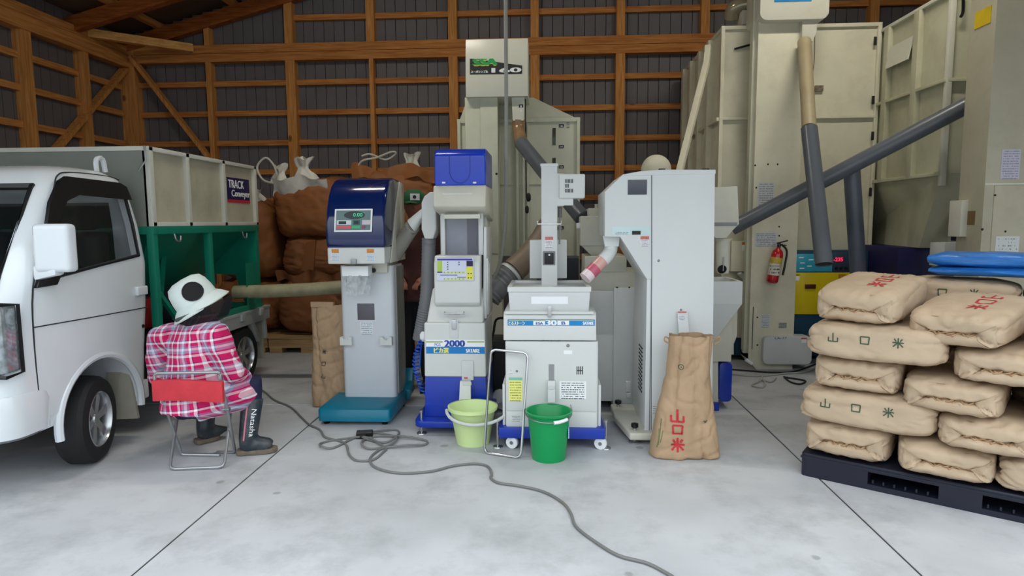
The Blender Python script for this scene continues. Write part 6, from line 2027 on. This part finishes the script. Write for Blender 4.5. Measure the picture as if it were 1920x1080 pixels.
kL, kR = SL + Vector((-.004, -.05, .06)), SR + Vector((.0, -.05, .06))
part('back_frame', MB().tube(bend([FR_ + Vector((-.12, 0, 0)), FR_, SR, TR + Vector((0, -.01, -.02)), TR, TL, TL + Vector((0, -.01, -.02)), SL, FL_, FL_ + Vector((.25, 0, 0))], .018), .0095, 9), tubem, stl)
part('floor_bar', MB().tube([FL_ + Vector((.2, 0, 0)), FR_ + Vector((-.1, 0, 0))], .0095, 9), tubem, stl)
NL, NR = fl(318, 880, .01), fl(420, 876, .01)
GL, GR = at(334, 772, 3.86), at(433, 768, 3.86)
part('front_frame', MB().tube(bend([GL, NL, NR, GR], .03), .0095, 9), tubem, stl)
part('seat_bar', MB().tube([GL, GR], .0095, 9).tube([SL, SR], .0095, 9), tubem, stl)
part('seat', MB().sheet(lambda u, v: (SL + (SR - SL) * u) * (1 - v) + (GL + (GR - GL) * u) * v + Vector((0, 0, -.03 * math.sin(math.pi * v) + .012)), 8, 8), redf, stl, smooth=70)
bz0, bz1 = at(350, 752, YK).z, at(350, 713, YK).z
part('back_band', MB().loft([[(TL.x - .014 + (TR.x - TL.x + .028) * u, YK - .016 + .004 * math.sin(math.pi * u) + dy + (.03 if z < .43 else 0) * 0, z + .004 * math.sin(5 * u)) for z, dy in ((bz0, 0), (bz1, 0), (bz1, .028), (bz0, .028))] for u in [k / 12 for k in range(13)]]), redf, stl, .004, 2)
for s_ in (SL, SR):
    part('pivot', MB().lathe([(.012, -.016), (.012, .016)], s_, (1, 0, 0), 10), STEEL, stl)

# ================================================================ SEATED PERSON
skin = pm('skin', S(190, 140, 112), .55, var=.05)
ps_ = thing('person', 'person in a pink checked shirt and pale sun hat sitting on the red folding chair', 'person', fl(372, 868))


def plaid_mat(name):
    m = pm(name, S(200, 60, 110), .8, var=0)
    nt = m.node_tree
    N, L = nt.nodes, nt.links
    b = N['Principled BSDF']
    tc = N.new('ShaderNodeTexCoord')
    sp = N.new('ShaderNodeSeparateXYZ')
    mp = N.new('ShaderNodeMapping')
    mp.inputs['Rotation'].default_value = (0, R(6), R(20))
    L.new(tc.outputs['Object'], mp.inputs['Vector'])
    L.new(mp.outputs[0], sp.inputs[0])
    cols = [(0, (196, 30, 92)), (.20, (228, 216, 222)), (.31, (186, 36, 90)), (.38, (150, 150, 178)), (.50, (214, 214, 224)), (.60, (128, 128, 160)), (.68, (196, 44, 98)), (.82, (236, 230, 234)), (.91, (60, 44, 88)), (.95, (196, 44, 98))]
    outs = []
    for ax, fr_, ph in ((0, 7.0, .1), (2, 7.4, .3)):
        ml = N.new('ShaderNodeMath')
        ml.operation = 'MULTIPLY_ADD'
        ml.inputs[1].default_value = fr_
        ml.inputs[2].default_value = ph + 10
        L.new(sp.outputs[ax], ml.inputs[0])
        fc = N.new('ShaderNodeMath')
        fc.operation = 'FRACT'
        L.new(ml.outputs[0], fc.inputs[0])
        cr = N.new('ShaderNodeValToRGB')
        cr.color_ramp.interpolation = 'CONSTANT'
        e = cr.color_ramp.elements
        while len(e) < len(cols):
            e.new(.5)
        for k, (p, c) in enumerate(cols):
            e[k].position = p
            e[k].color = S(*c)
        L.new(fc.outputs[0], cr.inputs[0])
        outs.append(cr.outputs[0])
    mx = N.new('ShaderNodeMix')
    mx.data_type = 'RGBA'
    mx.inputs[0].default_value = .5
    L.new(outs[0], mx.inputs[6])
    L.new(outs[1], mx.inputs[7])
    hs = N.new('ShaderNodeHueSaturation')
    hs.inputs['Saturation'].default_value = 1.12
    L.new(mx.outputs[2], hs.inputs['Color'])
    L.new(hs.outputs[0], b.inputs['Base Color'])
    return m


plaid = plaid_mat('pink_plaid_cotton')
FA = R(28)      # facing, from +Y towards +X
fwd = Vector((math.sin(FA), math.cos(FA), 0))
rgt = Vector((math.cos(FA), -math.sin(FA), 0))


def ell(c, a, b, n=24, tilt=Vector((0, 0, 0))):
    return [c + rgt * a * math.cos(t) + fwd * b * math.sin(t) + Vector((0, 0, tilt.x * math.cos(t) + tilt.y * math.sin(t))) for t in [2 * math.pi * k / n for k in range(n)]]


YPn = 3.72
lv = [(770, 356, .205, .165), (745, 354, .205, .16), (705, 352, .19, .145), (665, 354, .185, .135), (635, 356, .190, .125), (618, 358, .185, .11), (606, 360, .15, .095), (597, 362, .085, .075), (586, 364, .062, .065)]
bring = []
for k, (py_, px_, a, b) in enumerate(lv):
    c = at(px_, py_, YPn) + fwd * (.02 + .05 * (k / 8))
    bring.append(ell(c, a, b))
shR, shL = at(405, 628, 3.68), at(303, 632, 3.80)
elR, elL = at(438, 700, 3.72), at(294, 708, 3.84)
wrR, wrL = at(462, 712, 3.97), at(352, 722, 4.10)
hipR, hipL = at(385, 752, 3.76), at(340, 754, 3.80)
knR, knL = at(476, 722, 3.92), at(392, 722, 4.10)
anR, anL = at(464, 832, 3.86), at(378, 815, 4.03)
mb = MB().loft(bring)
mb.tube([shR + (shL - shR) * .25, shR, (shR + elR) / 2, elR, (elR + wrR) / 2, wrR], [.09, .088, .075, .066, .056, .048], 14)
mb.tube([shL + (shR - shL) * .25, shL, (shL + elL) / 2, elL, (elL + wrL) / 2, wrL], [.09, .085, .072, .064, .056, .048], 14)
mb.tube([at(372, 745, 3.72), at(415, 742, 3.76), at(452, 738, 3.86), at(466, 733, 3.92)], [.15, .125, .105, .088], 14)
mb.tube([at(350, 748, 3.78), at(362, 742, 3.95), at(378, 738, 4.03)], [.14, .12, .09], 14)
shirt = jitter(fuse(mb, .012, 8), .012, 9)
shirt = jitter(shirt, .004, 30)
part('shirt', shirt, plaid, ps_, smooth=80, label='pink, white and lavender checked shirt')
nk = at(364, 590, YPn) + fwd * .07
part('collar', MB().loft([ell(nk + Vector((0, 0, -.02)), .082, .078, tilt=Vector((0, .012, 0))), ell(nk + Vector((0, 0, .02)), .072, .072, tilt=Vector((0, .012, 0))), ell(nk + Vector((0, 0, .018)), .062, .062, tilt=Vector((0, .012, 0))), ell(nk + Vector((0, 0, -.02)), .07, .068, tilt=Vector((0, .012, 0)))], cap=False), plaid, ps_, smooth=70)
# body
hc = at(362, 564, YPn) + fwd * .06
FH = R(66)
hf = Vector((math.sin(FH), math.cos(FH), 0))
hr = Vector((math.cos(FH), -math.sin(FH), 0))
hup = (Vector((0, 0, 1)) - hf * .40).normalized()
hff = (hf + Vector((0, 0, .40))).normalized()
bd_ = MB()
bd_.tube([hc - hup * .10, hc - hup * .05 + hff * .01, hc, hc + hup * .06, hc + hup * .10], [.05, .076, .088, .078, .035], 18)
bd_.tube([hc + hff * .03 - hup * .10, hc + hff * .06 - hup * .05, hc + hff * .06], [.03, .05, .05], 12)
bd_.tube([hc + hff * .09 + hup * .01, hc + hff * .115 - hup * .025], [.008, .015], 8)
for s_ in (-1, 1):
    bd_.tube([hc + hr * .085 * s_ - hup * .02, hc + hr * .095 * s_ + hup * .02], [.015, .018], 8)
bd_.tube([nk - Vector((0, 0, .10)), hc - hup * .06], .052, 14)
bd_.loft([ell(at(px_, py_, YPn) + fwd * (.02 + .05 * (k / 8)), a * .85, b * .82) for k, (py_, px_, a, b) in enumerate(lv[:8])])
for sh_, el_, wr_, sd in ((shR, elR, wrR, 1), (shL, elL, wrL, -1)):
    bd_.tube([sh_, (sh_ + el_) / 2, el_, (el_ + wr_) / 2, wr_], [.06, .052, .045, .04, .03], 12)
    d_ = (wr_ - el_).normalized()
    pm_c = wr_ + d_ * .05
    bd_.tube([wr_, pm_c, pm_c + d_ * .035], [.028, .036, .034], 10)
    sdv = d_.cross(Vector((0, 0, 1))).normalized()
    for k in range(4):
        r0_ = pm_c + d_ * .035 + sdv * (-.027 + .018 * k)
        ln = (.062, .072, .068, .05)[k]
        bd_.tube([r0_ - d_ * .02, r0_ + d_ * ln * .5, r0_ + d_ * ln * .8 - Vector((0, 0, .02)), r0_ + d_ * ln * .85 - Vector((0, 0, .045))], [.009, .0088, .008, .007], 8)
    bd_.tube([wr_ + sdv * -.02 * sd + d_ * .02, wr_ - sdv * .045 * sd + d_ * .05, wr_ - sdv * .05 * sd + d_ * .085 - Vector((0, 0, .01))], [.012, .011, .009], 8)
for hp, kn, an in ((hipR, knR, anR), (hipL, knL, anL)):
    bd_.tube([hp, (hp + kn) / 2, kn, (kn + an) / 2, an], [.085, .075, .056, .048, .036], 12)
part('body', fuse(bd_, .0085, 3, .4), skin, ps_, smooth=80)
# eyes and mouth
for s_ in (-1, 1):
    part('eye', MB().lathe([(.001, .0), (.010, .003), (.010, .006), (.001, .009)], hc + hff * .088 + hr * .032 * s_ + hup * .02, hff, 10), BLACK, ps_)
part('mouth', MB().tube([hc + hff * .104 - hup * .058 - hr * .02, hc + hff * .112 - hup * .058, hc + hff * .104 - hup * .058 + hr * .02], .004, 6), pm('lips', S(150, 80, 76), .5), ps_)
part('hair', MB().loft([[hc + hup * h - hff * .012 + (hr * math.cos(t) + hff * math.sin(t)) * r for t in [R(150 + 24 * k) for k in range(11)]] for h, r in ((-.085, .07), (-.04, .094), (.02, .098))], cap=False, closed=False), pm('dark_hair', S(26, 22, 22), .6), ps_)
# trousers and boots
navy3 = pm('navy_work_trousers', S(26, 30, 62), .8, var=.12)
tr = MB().tube([hipR, (hipR + knR) / 2, knR, knR + (anR - knR) * .35], [.105, .094, .078, .064], 14)
tr.tube([hipL, (hipL + knL) / 2, knL, knL + (anL - knL) * .6], [.105, .092, .075, .062], 14)
tr.tube([hipR, hipL], .11, 14)
part('trousers', jitter(fuse(tr, .012, 6), .006, 16), navy3, ps_, smooth=80)
bootm = pm('dark_rubber_boot', S(44, 54, 62), .35, var=.2, scale=14, dirt=S(110, 100, 88), dirt_amt=.5, dscale=14)
mudm = pm('muddy_sole', S(112, 100, 86), .85, var=.2, scale=30)


def boot(kn, an, heel, toe, name, label):
    d_ = (toe - heel).normalized()
    top = kn + (an - kn) * .22
    ank = heel + d_ * .07 + Vector((0, 0, .10))
    m = MB().tube([top, top + (ank - top) * .5, ank, ank - Vector((0, 0, .06))], [.068, .062, .056, .052], 16)
    m.tube([heel + d_ * .045 + Vector((0, 0, .055)), heel + d_ * .12 + Vector((0, 0, .06)), heel + d_ * .19 + Vector((0, 0, .048)), toe - d_ * .035 + Vector((0, 0, .040))], [.048, .052, .046, .036], 16)
    o = part(name, fuse(m, .009, 6), bootm, ps_, smooth=80, label=label)
    sdv = d_.cross(Vector((0, 0, 1))).normalized()
    L_ = (toe - heel).length
    out = []
    for t, w_ in ((0, .02), (.03, .036), (.12, .042), (.3, .040), (.55, .048), (.8, .046), (.94, .032), (1, .012)):
        out.append((t, w_))
    ring_ = [heel + d_ * L_ * t + sdv * w_ for t, w_ in out] + [heel + d_ * L_ * t - sdv * w_ for t, w_ in reversed(out)]
    part('sole', MB().loft([[p + Vector((0, 0, .004)) for p in ring_], [p + Vector((0, 0, .034)) for p in ring_]]), mudm, o, .006, 2)
    return o, top, ank


hR, tR = fl(444, 853), fl(521, 846)
b1_, top1, ank1 = boot(knR, anR, hR, tR, 'boot', 'dark rubber boot with a pink stripe and white lettering')
hL, tL = fl(366, 834), fl(412, 822)
b2_, top2, ank2 = boot(knL, anL, hL, tL, 'boot', None)
vw = (Vector((0, 0, EYE)) - ank1)
vw.z = 0
vw.normalize()
ax_ = (top1 - ank1).normalized()
rt2 = vw.cross(ax_).normalized() * -1
part('pink_stripe', MB().tube([ank1 + vw * .052 - rt2 * -.026 * -1 + ax_ * .0, (ank1 + top1) / 2 + vw * .056 - rt2 * .028, top1 + vw * .058 - rt2 * .028], .005, 6), pm('pink_piping', S(206, 120, 140), .5), b1_)
part('white_lettering', lettering('Natasha', ank1 + ax_ * .20 + vw * .066 + rt2 * .0, -ax_, rt2, .17, .030, .002), INKW, b1_, smooth=0)
# sun hat
hatm = pm('pale_grey_hat', S(206, 216, 212), .8, var=.03, bump=.15, bscale=80)
meshm = pm('black_hat_mesh', S(20, 20, 22), .8)
hx = (Vector((0, 0, 1)) - hf * .60 - hr * .0).normalized()
ho = at(355, 566, YPn) + fwd * .05
part('hat_crown', MB().lathe([(.128, .0), (.126, .05), (.118, .10), (.10, .135), (.06, .152), (.001, .156)], ho, hx, 36), hatm, ps_, smooth=60)
part('hat_brim', MB().lathe([(.126, .008), (.15, -.012), (.178, -.045), (.182, -.047), (.178, -.053), (.148, -.022), (.124, .0)], ho, hx, 40, cap=False), hatm, ps_, smooth=60)
# dark mesh window on the side of the crown
toC = (Vector((0, 0, EYE)) - ho).normalized()
toC = (toC - hx * toC.dot(hx)).normalized()
sdC = hx.cross(toC)
wv = []
wn = 18
for k in range(wn):
    t = 2 * math.pi * k / wn
    ang_ = .10 + .46 * math.cos(t)
    h_ = .066 + .054 * math.sin(t)
    rr = .1275 - max(0, h_ - .05) * .16 - max(0, h_ - .1) * .45
    wv.append(ho + hx * h_ + (toC * math.cos(ang_) + sdC * math.sin(ang_)) * (rr + .004))
cen = ho + hx * .07 + (toC * math.cos(.12) + sdC * math.sin(.12)) * .131
part('hat_mesh', MB().add([cen] + wv, [(0, k + 1, (k + 1) % wn + 1) for k in range(wn)]), meshm, ps_, smooth=80)
part('hat_trim', MB().tube(wv, .004, 6, closed=True), DARK, ps_)
veil = pm('black_insect_net', S(16, 16, 18), .8, alpha=.82, var=0)
vr = []
for h_, r_ in ((-.04, .176), (-.075, .165), (-.115, .135), (-.155, .09)):
    vr.append([ho + hx * h_ + (hr * math.cos(t) + hff * math.sin(t)) * r_ * (1 + .05 * math.sin(5 * t)) for t in [2 * math.pi * k / 36 for k in range(36)]])
part('face_net', MB().loft(vr, cap=False), veil, ps_, smooth=70)

# ================================================================ SECOND PERSON, behind the packing scale
YQ = 5.45
hp2_ = at(776, 384, YQ)
p2 = thing('person', 'standing person in a green cap half hidden behind the packing scale', 'person', (hp2_.x, YQ, 0))
hz = hp2_.z
X0 = hp2_.x
bm = MB()
bm.tube([(X0, YQ, hz - .11), (X0, YQ - .005, hz - .06), (X0, YQ, hz), (X0, YQ, hz + .07), (X0, YQ, hz + .10)], [.045, .072, .085, .075, .03], 16)
bm.tube([(X0 + .02, YQ - .085, hz), (X0 + .024, YQ - .11, hz - .03)], [.01, .016], 8)
bm.tube([(X0, YQ + .01, hz - .20), (X0, YQ, hz - .08)], .052, 12)
for s_ in (-1, 1):
    bm.tube([(X0 + .083 * s_, YQ, hz - .02), (X0 + .09 * s_, YQ, hz + .02)], [.014, .016], 8)
hipz = .86
tor = [(hz - .17, .09, .07), (hz - .22, .19, .10), (hz - .35, .19, .115), (hz - .52, .165, .105), (hipz + .02, .17, .11), (hipz - .08, .165, .11)]
bm.loft([[(X0 + a * .93 * math.cos(t), YQ + .01 + b * .93 * math.sin(t), z) for t in [2 * math.pi * k / 20 for k in range(20)]] for z, a, b in tor])
arm = {}
for s_ in (-1, 1):
    sh_, el_, wr_ = Vector((X0 + .18 * s_, YQ + .01, hz - .25)), Vector((X0 + .20 * s_, YQ + .04, hz - .52)), Vector((X0 + .10 * s_, YQ - .14, hz - .62))
    arm[s_] = (sh_, el_, wr_)
    bm.tube([sh_, el_, wr_], [.045, .038, .028], 12)
    d_ = (wr_ - el_).normalized()
    bm.tube([wr_, wr_ + d_ * .05, wr_ + d_ * .085], [.027, .035, .032], 10)
    sdv = d_.cross(Vector((0, 0, 1))).normalized()
    for k in range(4):
        r0_ = wr_ + d_ * .085 + sdv * (-.027 + .018 * k)
        bm.tube([r0_ - d_ * .02, r0_ + d_ * .035, r0_ + d_ * .05 - Vector((0, 0, .03))], [.009, .0085, .007], 8)
    bm.tube([wr_ + d_ * .02 - sdv * .02 * s_, wr_ + d_ * .05 - sdv * .045 * s_, wr_ + d_ * .08 - sdv * .05 * s_], [.011, .01, .009], 8)
    bm.tube([(X0 + .09 * s_, YQ + .01, hipz), (X0 + .09 * s_, YQ - .01, .47), (X0 + .09 * s_, YQ + .02, .09), (X0 + .09 * s_, YQ - .12, .05)], [.08, .055, .038, .035], 12)
part('body', fuse(bm, .010, 3, .4), pm('tanned_skin', S(150, 96, 76), .6), p2, smooth=80)
sm = MB().loft([[(X0 + a * 1.06 * math.cos(t), YQ + .01 + b * 1.08 * math.sin(t), z) for t in [2 * math.pi * k / 20 for k in range(20)]] for z, a, b in tor])
for s_ in (-1, 1):
    sh_, el_, wr_ = arm[s_]
    sm.tube([sh_ * .75 + Vector((X0, YQ, hz - .24)) * .25, sh_, el_, wr_], [.065, .066, .055, .042], 12)
part('jacket', fuse(sm, .014, 6), pm('dark_maroon_jacket', S(82, 50, 46), .85, var=.15), p2, smooth=80)
tm = MB()
for s_ in (-1, 1):
    tm.tube([(X0 + .085 * s_, YQ + .01, hipz), (X0 + .09 * s_, YQ - .01, .47), (X0 + .09 * s_, YQ + .02, .10)], [.10, .075, .062], 14)
tm.tube([(X0 - .08, YQ + .01, hipz), (X0 + .08, YQ + .01, hipz)], .105, 14)
part('trousers', fuse(tm, .014, 5), pm('dark_trousers', S(40, 40, 46), .85), p2, smooth=80)
for s_ in (-1, 1):
    part('shoe', fuse(MB().tube([(X0 + .09 * s_, YQ + .06, .045), (X0 + .09 * s_, YQ - .04, .05), (X0 + .09 * s_, YQ - .15, .04)], [.042, .048, .036], 14).tube([(X0 + .09 * s_, YQ + .03, .05), (X0 + .09 * s_, YQ + .02, .13)], [.05, .05], 14).box(X0 + .09 * s_ - .04, X0 + .09 * s_ + .04, YQ - .17, YQ + .09, .0, .03), .009, 4), DARK, p2, smooth=80)
green = pm('green_cap', S(38, 92, 58), .75)
part('cap', MB().lathe([(.100, .0), (.102, .035), (.09, .075), (.05, .105), (.001, .112)], (X0, YQ, hz + .02), (0, .05, 1), 28), green, p2, smooth=60)
part('cap_visor', MB().sheet(lambda u, v: (X0 + .085 * (2 * u - 1) * (1 - .35 * v), YQ - .095 * math.sqrt(max(0, 1 - (.8 * (2 * u - 1)) ** 2)) - .07 * v * math.cos((2 * u - 1) * 1.2), hz + .03 - .018 * v - .01 * (2 * u - 1) ** 2), 12, 4), green, p2, smooth=70)
bg = part('cap_badge', MB().sheet(lambda u, v: (X0 + .03 + .075 * (u - .5), YQ - math.sqrt(max(0, .104 ** 2 - (.03 + .075 * (u - .5)) ** 2)) - .004, hz + .035 + .055 * v), 8, 4), STICK, p2, smooth=70)
part('badge_dot', MB().lathe([(.015, 0), (.015, .004)], (X0 + .03, YQ - .106, hz + .062), (0, -1, 0), 14), BLACK, bg)
for s_ in (-1, 1):
    part('eye', MB().lathe([(.001, .0), (.009, .003), (.001, .006)], (X0 + .02 + .03 * s_, YQ - .083, hz + .012), (0, -1, 0), 8), BLACK, p2)
